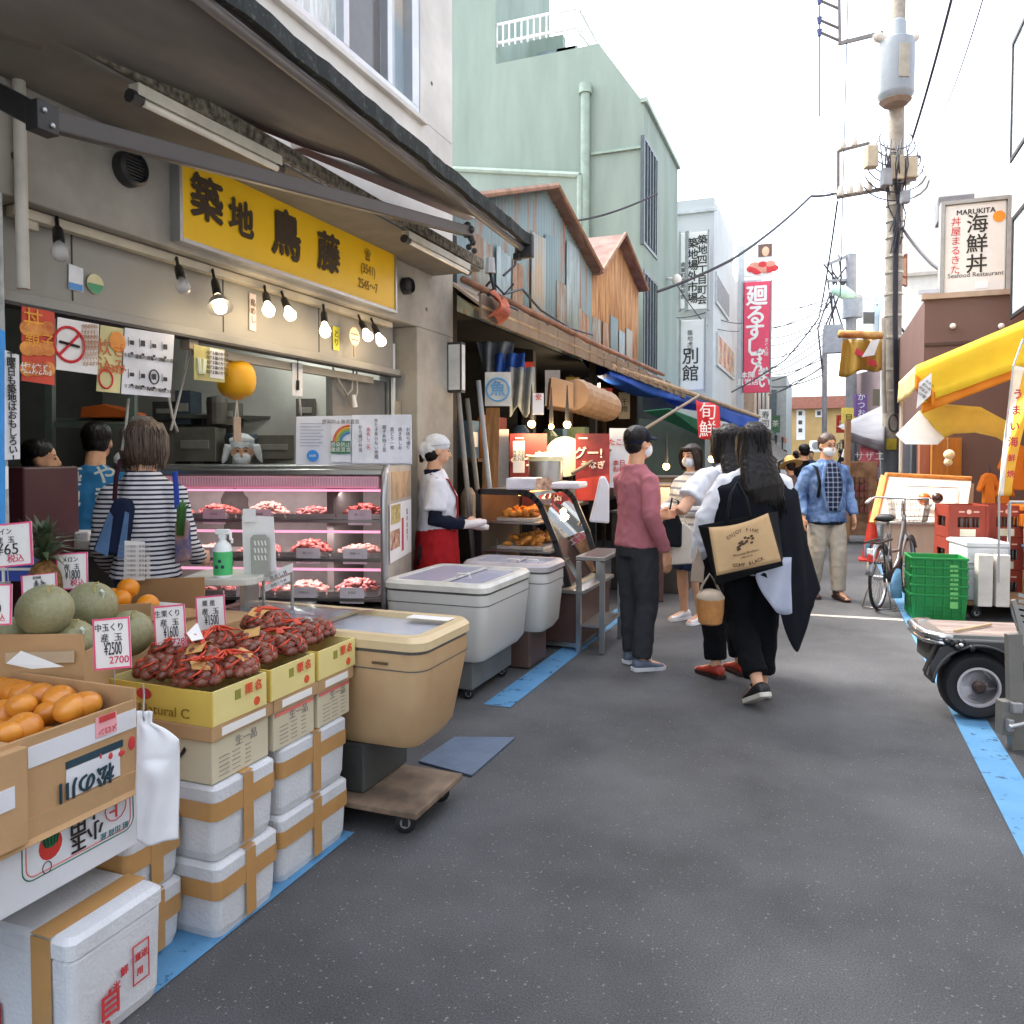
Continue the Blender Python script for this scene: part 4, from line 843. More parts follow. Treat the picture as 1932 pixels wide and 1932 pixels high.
# price cards
BLUEI = mat('ink_blue_black', '22242E', .6)
def pricecard(u0, v0, u1, v1, dd, label, price, sub, tilt=0, red='税込'):
    t = thing('price_card', label, 'price card', group='pink edged price cards among the fruit')
    c = atd((u0+u1)/2, (v0+v1)/2, dd); W, Hh = (u1-u0)*dd/1500, (v1-v0)*dd/1500
    r = (RGT*math.cos(tilt)+UP*math.sin(tilt)).normalized(); n = -FWD; up = (UP*math.cos(tilt)-RGT*math.sin(tilt))+FWD*.12; up.normalize()
    P = lambda a, b, o=0: c+r*a*W/2+up*b*Hh/2+r.cross(up)*o
    part('card', MB(PAPER).slab(P(-1, -1), P(1, -1), P(1, 1), P(-1, 1), .0015), t)
    e = MB(PINK); k = .07
    for a0, a1, b0, b1 in ((-1, 1, 1-k, 1), (-1, 1, -1, -1+k), (-1, -1+k*1.3, -1+k, 1-k), (1-k*1.3, 1, -1+k, 1-k)): e.slab(P(a0, b0, .0016), P(a1, b0, .0016), P(a1, b1, .0016), P(a0, b1, .0016), .001)
    part('pink_border', e, t)
    text(price, Hh*.36, BLUEI, P(.05, -.22), r, up, t, sx=min(1, .62*W/Hh*4.2/len(price)), off=.002)
    text(sub, Hh*.165, BLUEI, P(-.1, .62), r, up, t, sx=.9, off=.002)
    text('産  玉', Hh*.17, BLUEI, P(0, .22), r, up, t, off=.002)
    text(red, Hh*.2, mat('ink_red', 'D2335A', .6), P(.35, -.66), r, up, t, off=.002)
    part('support', MB(mat('wire', '9A9A98', .4, metal=.6)).tube([P(0, -.9, -.004), P(0, -1.7, -.004)], .0015, 5), t)
pricecard(-40, 988, 62, 1070, 2.62, 'large price card for 65 yen at the left frame edge above the gift box', '¥65', 'パイン', .10)
pricecard(106, 1043, 166, 1112, 2.75, 'upright price card for 1800 yen behind the melons beside the pineapple', '¥1800', 'メロン', .06)
pricecard(176, 1166, 247, 1262, 2.28, 'price card for 2500 yen hanging in front of the melons', '¥2500', '中玉くり', .09, '2700')
pricecard(291, 1142, 351, 1226, 2.62, 'price card for 1600 yen standing at the back of the chestnuts', '¥1600', '生栗くり', .10, '1728')
pricecard(370, 1124, 426, 1200, 2.85, 'price card for 1500 yen standing by the clear freezer lid', '¥1500', '栗 産', .09, '1620')
pricecard(40, 1083, 108, 1120, 2.66, 'low wide price strip half hidden behind the front top melon', '青森', '富有柿', .10)
pricecard(-60, 1103, 23, 1180, 2.2, 'price card ending in a zero at the left frame edge beside the front melon', '¥00', '柿', .04)
# pineapple and gift box
t = thing('pineapple', 'pineapple with dark spiky green crown between the price cards', 'pineapple'); c = atd(84, 1072, 2.72)
part('fruit', MB(mat('pineapple_skin', '7A5526', .7, var=.5, vs=60, bump=.8, bs=60)).ball(c-UP*.06, (.055, .055, .09), 16, 12), t, smooth=True)
lf = MB(mat('pineapple_leaf', '3A4A30', .5, var=.3, vs=10, col2='5A6B4C')); rnd = random.Random(4)
for k in range(44):
    a = k*2.4; el = .25+1.2*(k/44); L = .15*(.65+.35*math.sin(k*1.3)**2)*(1 if el < 1.2 else .7); d = V((math.cos(a)*math.cos(el), math.sin(a)*math.cos(el), math.sin(el))); sd_ = V((-math.sin(a), math.cos(a), 0))
    b0 = c+UP*(.02+.0016*k); b1 = b0+d*L*.5+UP*.012; b2 = b0+d*L+V((0, 0, -.03*math.cos(el)))
    lf.rings([[b0-sd_*.009, b0+UP*.004, b0+sd_*.009, b0-UP*.001], [b1-sd_*.010, b1+UP*.003, b1+sd_*.010, b1-UP*.001], [b2-sd_*.001, b2+UP*.001, b2+sd_*.001, b2-UP*.001]])
part('crown', lf, t)
a = atd(28, 1066, 2.75)
t = thing('gift_box', 'small blue gift box with white ribbon at the left edge', 'gift box')
part('box', MB(mat('gift_blue', '1F3F9E', .4)).box(a-V((0, 0, .01)), (.14, .06, .085), YAW), t, bev=.003)
rb_ = MB(WHITE).box(a-V((0, 0, .01)), (.145, .064, .009), YAW).box(a+RGT*-.02-V((0, 0, .01)), (.01, .066, .088), YAW); part('ribbon', rb_, t)
# oranges carton behind
t = thing('orange_carton', 'low brown carton with navel oranges behind the melons', 'carton')
o = lambda u, v, d=3.1: atd(u, v, d)
part('tray', MB(CARDD).slab(o(248, 1165, 3.3), o(386, 1162, 3.3), o(385, 1089, 3.3), o(248, 1093, 3.3), .008).use(CARD).slab(o(205, 1175, 2.9), o(285, 1172, 2.9), o(285, 1138, 2.9), o(205, 1142, 2.9), .008).slab(o(205, 1175, 2.9), o(248, 1165, 3.3), o(248, 1130, 3.3), o(205, 1142, 2.9), .008).slab(o(285, 1172, 2.9), o(386, 1162, 3.3), o(386, 1150, 3.3), o(285, 1140, 2.9), .008), t)
part('liner', MB(PAPER).slab(o(255, 1140, 3.25), o(345, 1150, 3.15), o(345, 1139, 3.2), o(262, 1132, 3.29), .003), t)
ORG = mat('orange_peel', 'E08A12', .35, var=.08, vs=6, bump=.15, bs=200, spec=.5)
for (u, v, d, r, l) in ((242, 1110, 3.15, .041, 'topmost navel orange in the carton behind the melons'), (228, 1131, 3.08, .038, 'half hidden navel orange below the topmost one'), (279, 1141, 3.0, .04, 'navel orange at the right of its carton near the 1600 yen card'), (212, 1126, 3.12, .036, 'navel orange leaning on the rear melon')):
    fruit('orange', atd(u, v, d), r, ORG, l, 'orange', 'navel oranges', fl=.98)
bx_ = thing('cardboard_box', 'tall brown box carrying the navel oranges', 'box')
cc = o(290, 1180, 3.1); part('body', MB(CARD).box((cc.x, cc.y+.12, (cc.z)/2), (.45, .5, cc.z-.005)), bx_, bev=.005)
sc_ = MB(PAPER).slab(o(233, 1095, 3.25), o(273, 1095, 3.25), o(273, 1022, 3.25), o(235, 1020, 3.25), .002).slab(o(276, 1092, 3.27), o(283, 1092, 3.27), o(283, 1050, 3.27), o(276, 1048, 3.27), .002)
tt = thing('notice_card', 'white handwritten notice card standing below the striped shopper', 'notice'); part('card', sc_, tt)
for k in range(7): text('りんごの栽培・産地直送', .012, GREY, o(254, 1031+k*9, 3.245), RGT, UP, tt)
# foil paper and small triangles
solo('paper_triangle', MB(PAPER).add([o(290, 1178, 2.0), o(12, 1252, 2.2), o(40, 1228, 2.2), o(120, 1258, 2.1), o(60, 1262, 2.15)], [(1, 2, 3), (1, 3, 4)]), 'white folded paper corner lying at the back of the persimmons', 'paper', solid=.002)
solo('paper_triangle', MB(PAPER).add([o(352, 1195, 2.55), o(372, 1175, 2.6), o(384, 1205, 2.55), o(362, 1210, 2.5)], [(0, 1, 2, 3)]), 'white folded paper corner between the 1600 and 1500 yen cards', 'paper', solid=.002)
# small counter with spray bottle and grater rack
t = thing('side_counter', 'small off white side counter carrying the spray bottle', 'counter')
cz = atd(420, 1092, 3.45).z; cc = atd(425, 1090, 3.6)
T = Matrix.Translation((cc.x, cc.y, 0)) @ Matrix.Rotation(YAW, 4, 'Z')
part('top', MB(mat('offwhite_top', 'C9C7BC', .5)).rings([[T @ p for p in rrect(-.15, .18, -.16, .16, z, .05)] for z in (cz-.03, cz)]), t, bev=.004)
lg = MB(INOX); part('frame', lg.bx(-.16, -.14, -.1, .1, 0, cz-.03, T).bx(.1, .12, -.1, .1, 0, cz-.03, T), t)
t = thing('spray_bottle', 'white trigger spray bottle with a green label', 'spray bottle'); cb = atd(421, 1090, 3.5); cb.z = cz; k = 1500/3.5
T = Matrix.Translation(cb) @ Matrix.Rotation(YAW, 4, 'Z')
part('bottle', MB(mat('bottle_white', 'E8ECEA', .35)).lathe([(.036, 0), (.04, .006), (.04, .12), (.034, .145), (.016, .16), (.015, .175)], 20, T), t, smooth=40)
part('label', MB(mat('label_green', '46B56B', .5, var=.1)).lathe([(.0405, .012), (.0408, .02), (.0408, .11), (.0405, .115)], 20, T), t, smooth=40)
part('trigger', MB(mat('bottle_white', 'E8ECEA', .35)).bx(-.028, .03, -.014, .014, .19, .212, T).bx(-.016, .016, -.013, .013, .172, .191, T).bx(.03, .04, -.008, .008, .165, .2, T).bx(.036, .046, -.006, .006, .15, .172, T).bx(-.036, -.028, -.006, .006, .196, .208, T), t, bev=.003)
mk = MB(mat('mark_navy', '1C3A4A'))
for dx, dz in ((0, .075), (-.013, .05), (.013, .05)): mk.tube([T @ V((dx, -.0415, dz)), T @ V((dx, -.0425, dz))], .008, 12)
part('printed_mark', mk, t)
t = thing('grater_rack', 'grey slotted cutting tool in a white paper stand', 'rack'); o = lambda u, v, d=3.62: atd(u, v, d)
part('stand', MB(PAPER).slab(o(460, 1085), o(522, 1085), o(516, 975), o(456, 972), .004).slab(o(458, 985, 3.6), o(482, 985, 3.6), o(482, 960, 3.6), o(458, 960, 3.6), .003), t)
gp = [o(474, 1088, 3.59), o(508, 1088, 3.59), o(507, 1015, 3.59), o(501, 1009, 3.59), o(478, 1009, 3.59), o(472, 1015, 3.59)]
part('plate', MB(mat('grater_grey', '9B9A90', .4)).poly(gp, FWD*.006), t, bev=.002)
sl_ = MB(WHITE)
for r_ in range(3):
    for c_ in range(4): u = 479+c_*6.5; v = 1020+r_*14; sl_.slab(o(u, v, 3.585), o(u+2.5, v, 3.585), o(u+4.5, v+9, 3.585), o(u+2, v+9, 3.585), .001)
part('slots', sl_, t)
t = thing('sign_clip', 'white slanted name strips clipped to a steel post at the freezer edge', 'sign clip')
st = MB(PAPER).slab(o(499, 1100), o(552, 1078), o(553, 1062), o(499, 1083), .002).slab(o(500, 1117), o(552, 1094), o(552, 1082), o(500, 1104), .002)
part('strip', st, t); part('post', MB(INOX).tube([V((o(497, 1100).x, o(497, 1100).y, .0)), o(497, 1080)], .008, 8).tube([V((o(551, 1100).x, o(551, 1100).y, 0)), o(551, 1080)], .008, 8), t)
text('鳥めし丼', .022, INKD, o(526, 1086, 3.61), (o(552, 1078)-o(499, 1100)), UP, t); text('名物とり丼', .016, INKD, o(526, 1100, 3.61), (o(552, 1078)-o(499, 1100)), UP, t)
# ================================================================== FREEZERS, COUNTERS, MEAT CASE
def freezer(label, x0, x1, y0, y1, z0, z1, m, mrim, base, taper=.03, lidtint=(.86, .88, .92), inside='D5D9E2', goods=True, group='chest freezers along the lane'):
    t = thing('chest_freezer', label, 'chest freezer', group=group); r = .07; zl = z1-.055
    e = taper
    b = MB(m).rings([rrect(x0+e+.03, x1-e-.03, y0+e+.03, y1-e-.03, z0, r), rrect(x0+e, x1-e, y0+e, y1-e, z0+.045, r), rrect(x0+.004, x1-.004, y0+.004, y1-.004, zl-.075, r), rrect(x0+.004, x1-.004, y0+.004, y1-.004, zl-.012, r), rrect(x0+.03, x1-.03, y0+.03, y1-.03, zl-.012, r*.8)], cap=False)
    b.rings([rrect(x0+e+.03, x1-e-.03, y0+e+.03, y1-e-.03, z0, r), rrect(x0+e+.035, x1-e-.035, y0+e+.035, y1-e-.035, z0-.001, r)])
    b.use(mat('freezer_inside_'+inside, inside, .5)).rings([rrect(x0+.03, x1-.03, y0+.03, y1-.03, zl-.012, r*.8), rrect(x0+.04, x1-.04, y0+.04, y1-.04, z1-.20, r*.6), rrect(x0+.05, x1-.05, y0+.05, y1-.05, z1-.205, r*.5)])
    part('body', b, t, smooth=40)
    part('groove', MB(mat('gasket_grey', '5E5B55', .6)).rings([rrect(x0+.002, x1-.002, y0+.002, y1-.002, z, r) for z in (zl-.078, zl-.073)], cap=False), t)
    part('gasket', MB(mat('gasket_grey', '5E5B55', .6)).rings([rrect(x0+.006, x1-.006, y0+.006, y1-.006, zl-.012, r), rrect(x0+.006, x1-.006, y0+.006, y1-.006, zl+.002, r), rrect(x0+.05, x1-.05, y0+.05, y1-.05, zl+.002, r*.7), rrect(x0+.05, x1-.05, y0+.05, y1-.05, zl-.012, r*.7)], cap=False), t)
    part('rim', MB(mrim).rings([rrect(x0-.004, x1+.004, y0-.004, y1+.004, zl+.003, r), rrect(x0-.004, x1+.004, y0-.004, y1+.004, z1-.02, r), rrect(x0+.012, x1-.012, y0+.012, y1-.012, z1, r), rrect(x0+.05, x1-.05, y0+.05, y1-.05, z1, r*.7), rrect(x0+.06, x1-.06, y0+.06, y1-.06, zl+.003, r*.6)], cap=False), t, smooth=35)
    xm = (x0+x1)/2
    part('glass_lid', MB(glass('lid_glass'+str(lidtint[0]), lidtint, .16, .08, .3)).bx(x0+.052, xm+.03, y0+.052, y1-.052, z1-.012, z1-.008), t)  # diffuse white in the lids stands in for bright reflected sky
    part('glass_lid', MB(glass('lid_glass'+str(lidtint[0]), lidtint, .16, .08, .3)).bx(xm-.01, x1-.052, y0+.052, y1-.052, z1-.026, z1-.022), t)
    part('lid_frame', MB(mrim).bx(xm+.022, xm+.036, y0+.052, y1-.052, z1-.016, z1-.004).bx(xm-.02, xm-.006, y0+.052, y1-.052, z1-.030, z1-.018), t)
    if goods:
        rnd = random.Random(int(x0*100)); 
        for k in range(10):
            px, py = x0+.14+(x1-x0-.28)*rnd.random(), y0+.13+(y1-y0-.26)*rnd.random()
            T = Matrix.Translation((px, py, z1-.18+.02*(k % 3))) @ Euler((rnd.uniform(-.2, .2), rnd.uniform(-.2, .2), rnd.random()*3)).to_matrix().to_4x4()
            col = ['C9C4BC', 'B5A08C', 'D8D8DC', 'C88A7E'][k % 4]
            solo('frozen_pack', MB(mat('pack_'+col, col, .4, bump=.3, bs=20)).ball((0, 0, 0), (.09, .06, .025), 10, 6, T), 'vacuum packed frozen meat lying inside '+base[4], 'frozen pack', base[3], smooth=True)
    bx0, bx1, by0, by1, bm = base[0]
    part('plinth', MB(bm).bx(bx0, bx1, by0, by1, base[1], z0-.002), t, bev=.006)
    if base[2]: casters([(x, y) for x in (bx0+.05, bx1-.05) for y in (by0+.05, by1-.05)], base[1], t)
    return t
RUBB = mat('rubber_black', '17171A', .6, var=.1)
def casters(ps, ztop, t, r=.035):
    for x, y in ps:
        w = MB(RUBB); T = Matrix.Translation((x, y, r)) @ Matrix.Rotation(R(25), 4, 'Z') @ Matrix.Rotation(R(90), 4, 'X')
        w.lathe([(r*.8, -.013), (r, -.009), (r, .009), (r*.8, .013)], 18, T).use(ALU).lathe([(r*.5, -.014), (r*.5, .014)], 12, T).use(DARKM).bx(-.02, .02, -.018, -.014, -.01, ztop-r, Matrix.Translation((x, y, r))).bx(-.02, .02, .014, .018, -.01, ztop-r, Matrix.Translation((x, y, r)))
        part('caster', w, t, smooth=40)
BEIGE = mat('freezer_beige', 'B8946A', .45, var=.07, vs=1.8, col2='C2A47C', bump=.03, bs=15); BEIGEL = mat('freezer_beige_rim', 'CDB78E', .4, var=.05)
WFR = mat('freezer_white', 'CFCEC8', .4, var=.04, vs=2); WRIM = mat('freezer_white_rim', 'D8D6CC', .35)
# F1 on its dolly
x0, x1, y0, y1 = -2.58, -1.405, 2.66, 3.14
f1_ = freezer('beige chest freezer with clear sliding lids standing on a wooden dolly', x0, x1, y0, y1, .315, .775, BEIGE, BEIGEL, ((-2.40, -1.70, 2.72, 3.08, mat('plinth_dark', '3E403E', .6, var=.15)), .115, False, 'frozen packs in the chest freezers', 'the beige chest freezer'), taper=.05)
part('badge', MB(mat('badge', '6B5A44', .3, metal=.5)).bx(-1.62, -1.55, y0-.006, y0-.003, .665, .675), f1_)
d = thing('dolly', 'worn wooden platform dolly with black casters under the beige freezer', 'dolly')
part('deck', MB(mat('worn_plywood', '6B5A4B', .8, var=.3, vs=5, col2='8A7560')).bx(-2.45, -1.42, 2.64, 3.06, .085, .112), d, bev=.006)
casters([(-1.50, 2.70), (-1.50, 3.0), (-2.38, 2.70), (-2.38, 3.0)], .085, d, .042)
f2_ = freezer('white chest freezer with violet tinted lid in the middle of the row', -2.50, -1.81, 4.22, 5.02, .245, .72, WFR, WRIM, ((-2.42, -1.93, 4.30, 4.94, mat('plinth_grey', '6E716F', .5, metal=.3)), .07, True, 'frozen packs in the chest freezers', 'the white chest freezer'), lidtint=(.72, .72, .92), inside='C2C4E6')
f3_ = freezer('greyish chest freezer between the white freezer and the fried food counter', -2.36, -1.72, 5.06, 5.50, .26, .735, WFR, mat('rim_grey', 'B5AFB0', .4), ((-2.3, -1.86, 5.10, 5.46, mat('plinth_brown', '5A4740', .5)), .01, False, 'frozen packs in the chest freezers', 'the greyish chest freezer'), lidtint=(.72, .72, .92), inside='C2C4E6')
for p, f in (((-2.08, 4.50, .715), f2_), ((-2.0, 5.16, .73), f3_), ((-1.87, 5.18, .73), f3_)):
    p = V(p); part('handle', MB(WRIM).tube([p+V((-.05, 0, -.01)), p+V((-.04, 0, .02)), p+V((.04, 0, .02)), p+V((.05, 0, -.01))], .007, 6), f, smooth=True)
solo('plastic_sheet', MB(glass('thin_film', (.93, .93, .95), .3, .2)).grid(lambda s, q: V((-2.55+s*.7, 2.70+q*.38, .782+.02*math.sin(s*9+q*4)*math.sin(q*7)+.035*max(0, .35-s))), 24, 14), 'clear crumpled plastic sheet over the left half of the beige freezer', 'plastic sheet', smooth=True)
solo('paper_notice', MB(PAPER).slab(V((-1.66, 3.0, .778)), V((-1.46, 3.0, .778)), V((-1.46, 3.07, .778)), V((-1.66, 3.07, .778)), .002), 'white paper strip taped on the far rim of the beige freezer', 'notice')
# ------------------------------------------------------------------ meat display case
mo = V((-2.53, 4.27, 0)); ph = R(17)
MT = Matrix.Translation(mo) @ Matrix.Rotation(ph, 4, 'Z')     # local: x to the right end (0), -x left, y back
mc = thing('meat_case', 'long refrigerated meat display case with pink lit shelves', 'display case')
L = 1.75
GST = mat('case_grey', '8F8C88', .4, var=.05); GLOW = mat('pink_glow', 'F39ABB', .4, var=0, emit=.36); CDK = mat('case_dark', 'A8A4A0', .5)
part('base', MB(GST).bx(-L, 0, .0, .72, .02, .50, MT), mc, bev=.006)
part('back_panel', MB(CDK).bx(-L, 0, .66, .72, .502, 1.36, MT), mc)
part('top', MB(INOX).bx(-L, .0, .12, .74, 1.375, 1.415, MT).bx(-L, 0, .04, .12, 1.35, 1.39, MT), mc, bev=.008)
hd = MB(mat('pink_cover', 'DDA0B6', .4, var=0)).bx(-L, -.02, .03, .08, 1.27, 1.345, MT)
part('canopy_light', hd, mc, bev=.006)
rb2 = MB(mat('pink_rib', 'E9C3CF', .4)); [rb2.bx(-L+.02+k*.0175, -L+.026+k*.0175, .024, .029, 1.285, 1.335, MT) for k in range(98)]
part('ribbing', rb2, mc)
part('light_strip', MB(GLOW).bx(-L, -.01, .015, .028, 1.252, 1.264, MT), mc)
lev = [(1.055, .22), (.815, .10), (.575, .02)]
for k, (z, yf) in enumerate(lev):
    part('shelf', MB(INOX).bx(-L, -.015, yf+.05, .655, z-.02, z, MT), mc)
    if k < 2: part('light_strip', MB(GLOW).bx(-L, -.015, yf+.03-.1*(k == 0), yf+.045-.1*(k == 0), z-.075, z-.06, MT), mc)
prof = [(.03, .50), (.0, .60), (.0, 1.2), (.03, 1.36), (.10, 1.41), (.74, 1.41), (.74, .02), (.03, .02)]
part('end_panel', MB(mat('end_beige', 'AFA89C', .5)).poly([MT @ V((.005, y, z)) for y, z in prof], (MT.to_3x3() @ V((.03, 0, 0)))), mc)
part('end_trim', MB(ALU).tube([MT @ V((.015, y-.008, z)) for y, z in prof[:5]], .02, 8), mc, smooth=True)
part('front_glass', MB(glass('case_glass', (.97, .97, .97), .12)).grid(lambda s, q: MT @ V((-L+s*L, .005-.0*q, .56+q*.69)), 2, 2), mc)
pn = MB(mat('case_photo', 'B5946F', .5, var=.3, vs=9)).slab(*[MT @ V(p) for p in ((.037, .12, 1.19), (.037, .70, 1.19), (.037, .70, 1.37), (.037, .12, 1.37))], t=.002)
part('picture_panel', pn, mc)
MEAT = [mat('meat_pink', 'C96A66', .35, var=.25, vs=18, col2='E3A59C', spec=.6), mat('meat_red', 'B23A34', .35, var=.25, vs=16, col2='D88478', spec=.6), mat('meat_pale', 'D99A8C', .35, var=.2, vs=16, col2='EBC4B4', spec=.6)]
TRAY = mat('tray_silver', 'B4B0AC', .3, metal=.5); TAGW = mat('tag_white', 'E6E2E8', .5)
lvn = ['top shelf', 'middle shelf', 'bottom shelf']; sn = ['left end', 'left half', 'centre', 'right half', 'right end']
rnd = random.Random(9)
for k, (z, yf) in enumerate(lev):
    for j in range(5):
        xx = -L+.185+j*.338; t = thing('meat_tray', 'steel tray of raw chicken on the %s of the meat case, %s' % (lvn[k], sn[j]), 'meat tray', group='trays of meat in the display case')
        part('tray', MB(TRAY).bx(xx-.163, xx+.163, yf+.09, yf+.36, z+.003, z+.012, MT).bx(xx-.163, xx+.163, yf+.085, yf+.09, z+.003, z+.035, MT).bx(xx-.163, xx+.163, yf+.36, yf+.365, z+.003, z+.035, MT), t)
        b = MB(MEAT[(k+j) % 3]); hgt = .5+.8*((j*7+k*3) % 5)/4
        for q in range(60):
            a, rr = rnd.random()*6.28, math.sqrt(rnd.random()); px, py = xx+.14*rr*math.cos(a), yf+.215+.10*rr*math.sin(a)
            T = MT @ Matrix.Translation((px, py, z+.02+.055*hgt*(1-rr*rr)+.01*rnd.random())) @ Euler((rnd.uniform(-.6, .6), rnd.uniform(-.6, .6), rnd.random()*6)).to_matrix().to_4x4()
            b.ball((0, 0, 0), (.034, .019, .013), 7, 5, T)
        part('meat', b, t, smooth=True)
        if (j+k) % 4 != 3:
            tg = thing('price_tag', 'white price tag on the %s of the meat case at the %s' % (lvn[k], sn[j]), 'price tag', group='price tags in the meat case')
            P = lambda a, b2, o=0: MT @ V((xx+a*.078+.03*(j % 2), yf+.065-o, z-.02+.035+b2*.05))
            part('card', MB(TAGW).slab(P(-1, -1), P(1, -1), P(1, 1), P(-1, 1), .002), tg)
            rv = MT.to_3x3() @ V((1, 0, 0)); text(['若鶏もも', '手羽先', 'むね肉', 'ささみ', '鶏レバー'][(j+k) % 5], .017, GREY, P(0, .35, .003), rv, UP, tg); text('100g %d円' % (98+20*j+30*k), .013, GREY, P(0, -.4, .003), rv, UP, tg)
bt = MB(glass('pack_film', (.9, .9, .95), .3, .15)).ball(MT @ V((-.16, .45, 1.12)), (.07, .06, .06), 10, 8)
for k, (z, yf) in enumerate(lev):
    al = bpy.data.lights.new('case_light', 'AREA'); al.shape = 'RECTANGLE'; al.size = L*.9; al.size_y = .04; al.energy = 1.0; al.color = (1, .82, .86)
    ao = link('case_light', al, mc); ao.matrix_local = MT @ Matrix.Translation((-L/2, yf+.16, z+.17)) @ Matrix.Rotation(R(25), 4, 'X')
# poster on the end panel
t = thing('food_poster', 'white food poster with fried chicken photographs hung on the end of the meat case', 'poster')
Q = lambda y, z, o=.044: MT @ V((o, y, z))
part('sheet', MB(PAPER).slab(Q(.04, .80), Q(.70, .80), Q(.70, 1.17), Q(.04, 1.17), .002), t)
for (y0, z0, y1, z1, c1_, c2_) in ((.07, 1.04, .34, 1.16, 'B89A4A', 'D8C98A'), (.05, .88, .32, 1.0, '9A5A3A', 'E0B89A')):
    part('photo', MB(mat('food_'+c1_, c1_, .5, var=.4, vs=22, col2=c2_)).slab(Q(y0, z0, .0455), Q(y1, z0, .0455), Q(y1, z1, .0455), Q(y0, z1, .0455), .001), t)
part('red_stripe', MB(REDP).slab(Q(.38, .84, .0455), Q(.44, .84, .0455), Q(.44, 1.06, .0455), Q(.38, 1.06, .0455), .001), t)
yv = MT.to_3x3() @ V((0, 1, 0)); text('鶏の水炊き', .045, GREY, Q(.54, 1.0, .045), yv, UP, t, vert=True)
# notice boards on top of the case
t = thing('notice_board', 'wide white notice board with rainbow sticker and handwritten columns on top of the meat case', 'notice board')
o = lambda u, v, d=4.78: atd(u, v, d)
part('board', MB(mat('board_white', 'D5D8E2', .5, var=.02)).slab(o(558, 878), o(777, 876), o(776, 782), o(559, 786), .01), t)
W2 = mat('sheet_white', 'DFE1E8', .5)
part('sheet', MB(W2).slab(o(625, 872, 4.765), o(662, 872, 4.765), o(662, 790, 4.765), o(625, 790, 4.765), .002), t); part('sheet', MB(W2).slab(o(664, 874, 4.763), o(776, 874, 4.763), o(776, 782, 4.763), o(664, 783, 4.763), .002), t)
rw = MB()
cen = o(660, 833, 4.755)
for k, cl in enumerate(('D0705A', 'D9B04C', '7FB07A', '5A8FC4')):
    rw.use(mat('rainbow_'+cl, cl, .5)); rr = .095-.014*k
    rw.tube([cen+RGT*rr*math.cos(R(a))+UP*rr*math.sin(R(a)) for a in range(90, 181, 10)], .007, 4)
part('rainbow', rw, t)
part('green_band', MB(mat('band_green', '2E7A50', .5)).slab(o(624, 856, 4.755), o(661, 856, 4.755), o(661, 832, 4.755), o(624, 832, 4.755), .002), t)
text('感染防止\n徹底宣言', .03, WHITE, o(643, 844, 4.75), RGT, UP, t); text('感染防止徹底宣言', .028, TXT, o(643, 796, 4.75), RGT, UP, t)
part('blue_disc', MB(mat('disc_blue', '1F7FD0', .5)).tube([o(590, 860, 4.765), o(590, 860, 4.757)], .035, 20), t); text('SAFE', .02, WHITE, o(590, 860, 4.75), RGT, UP, t)
ls_ = MB(mat('print_pale', '9AA0B4', .6)); [ls_.slab(o(566, 800+k*6, 4.765), o(566+46-(k*7 % 13), 800+k*6, 4.765), o(566+46-(k*7 % 13), 798.6+k*6, 4.765), o(566, 798.6+k*6, 4.765), .001) for k in range(8)]; part('printed_lines', ls_, t)
for i, (st, cc) in enumerate((('から揚げ弁当', 0), ('鳥めし二色', 1), ('水たき丼ひない地鶏', 0), ('親子丼特上並', 1), ('若どり一枚', 0), ('焼き鳥しお', 1), ('お持ち帰り', 0))): text(st, .027, RED if cc and i == 1 else TXT, o(680+i*15, 828, 4.755), RGT, UP, t, vert=True, sx=.9)
# ------------------------------------------------------------------ fried food counter
dc = thing('fried_food_case', 'black framed curved glass counter of orange fried food', 'display case')
pf = [(-2.50, .50), (-2.50, 1.195), (-2.16, 1.195)]+[(-2.16+.20*math.sin(R(a)), 1.195-.20+.20*math.cos(R(a))) for a in (15, 30, 45, 60)]+[(-1.87, .83), (-1.77, .50)]
def dprof(y, w=.022): return [V((x, y, z)) for x, z in pf]
fr = MB(mat('case_black', '15161A', .4))
for y in (5.70, 6.58):
    P = dprof(y)
    if y > 6: part('frame', fr, dc); fr = MB(mat('case_black', '15161A'))
    for a, b in zip(P, P[1:]): fr.beam(a, b+(b-a).normalized()*.012, .03, .045, (0, 1, 0) if False else (V((0, 1, 0)).cross(b-a)))
part('frame', fr, dc)
part('glass', MB(glass('case_glass', (.97, .97, .97), .12)).grid(lambda s, q: V((lambda i: (dprof(0)[2+min(int(i), 5)]*(1-(i-int(min(i, 5.999)))) + dprof(0)[3+min(int(i), 5)]*(i-int(min(i, 5.999)))) if i < 6 else dprof(0)[8])(q*5.99))+V((0, 5.73+s*.83, 0)), 2, 24), dc)
part('side_glass', MB(glass('case_glass')).add([p+V((0, .01, 0)) for p in dprof(5.70)], [list(range(len(pf)))]), dc)
part('top_plate', MB(INOX).bx(-2.5, -2.14, 5.72, 6.57, 1.20, 1.215), dc)
part('base', MB(mat('counter_brown', '4A332C', .5, var=.1)).bx(-2.46, -1.67, 5.72, 6.56, .06, .44), dc, bev=.005)
part('base_deck', MB(INOX).bx(-2.52, -1.64, 5.68, 6.60, .44, .468), dc, bev=.004); part('kick_plate', MB(INOX).bx(-2.44, -1.69, 5.75, 6.53, .02, .058), dc)
shz = [(.50, -2.48, -1.83), (.74, -2.48, -1.93), (.96, -2.48, -2.02)]
for z, xa, xb in shz: part('shelf', MB(INOX).bx(xa, xb, 5.74, 6.55, z-.014, z), dc)
part('rear_doors', MB(mat('case_back_brown', '6A5A48', .4)).bx(-2.495, -2.485, 5.73, 6.56, .52, 1.18), dc)  # plain brown panel across the back of the case
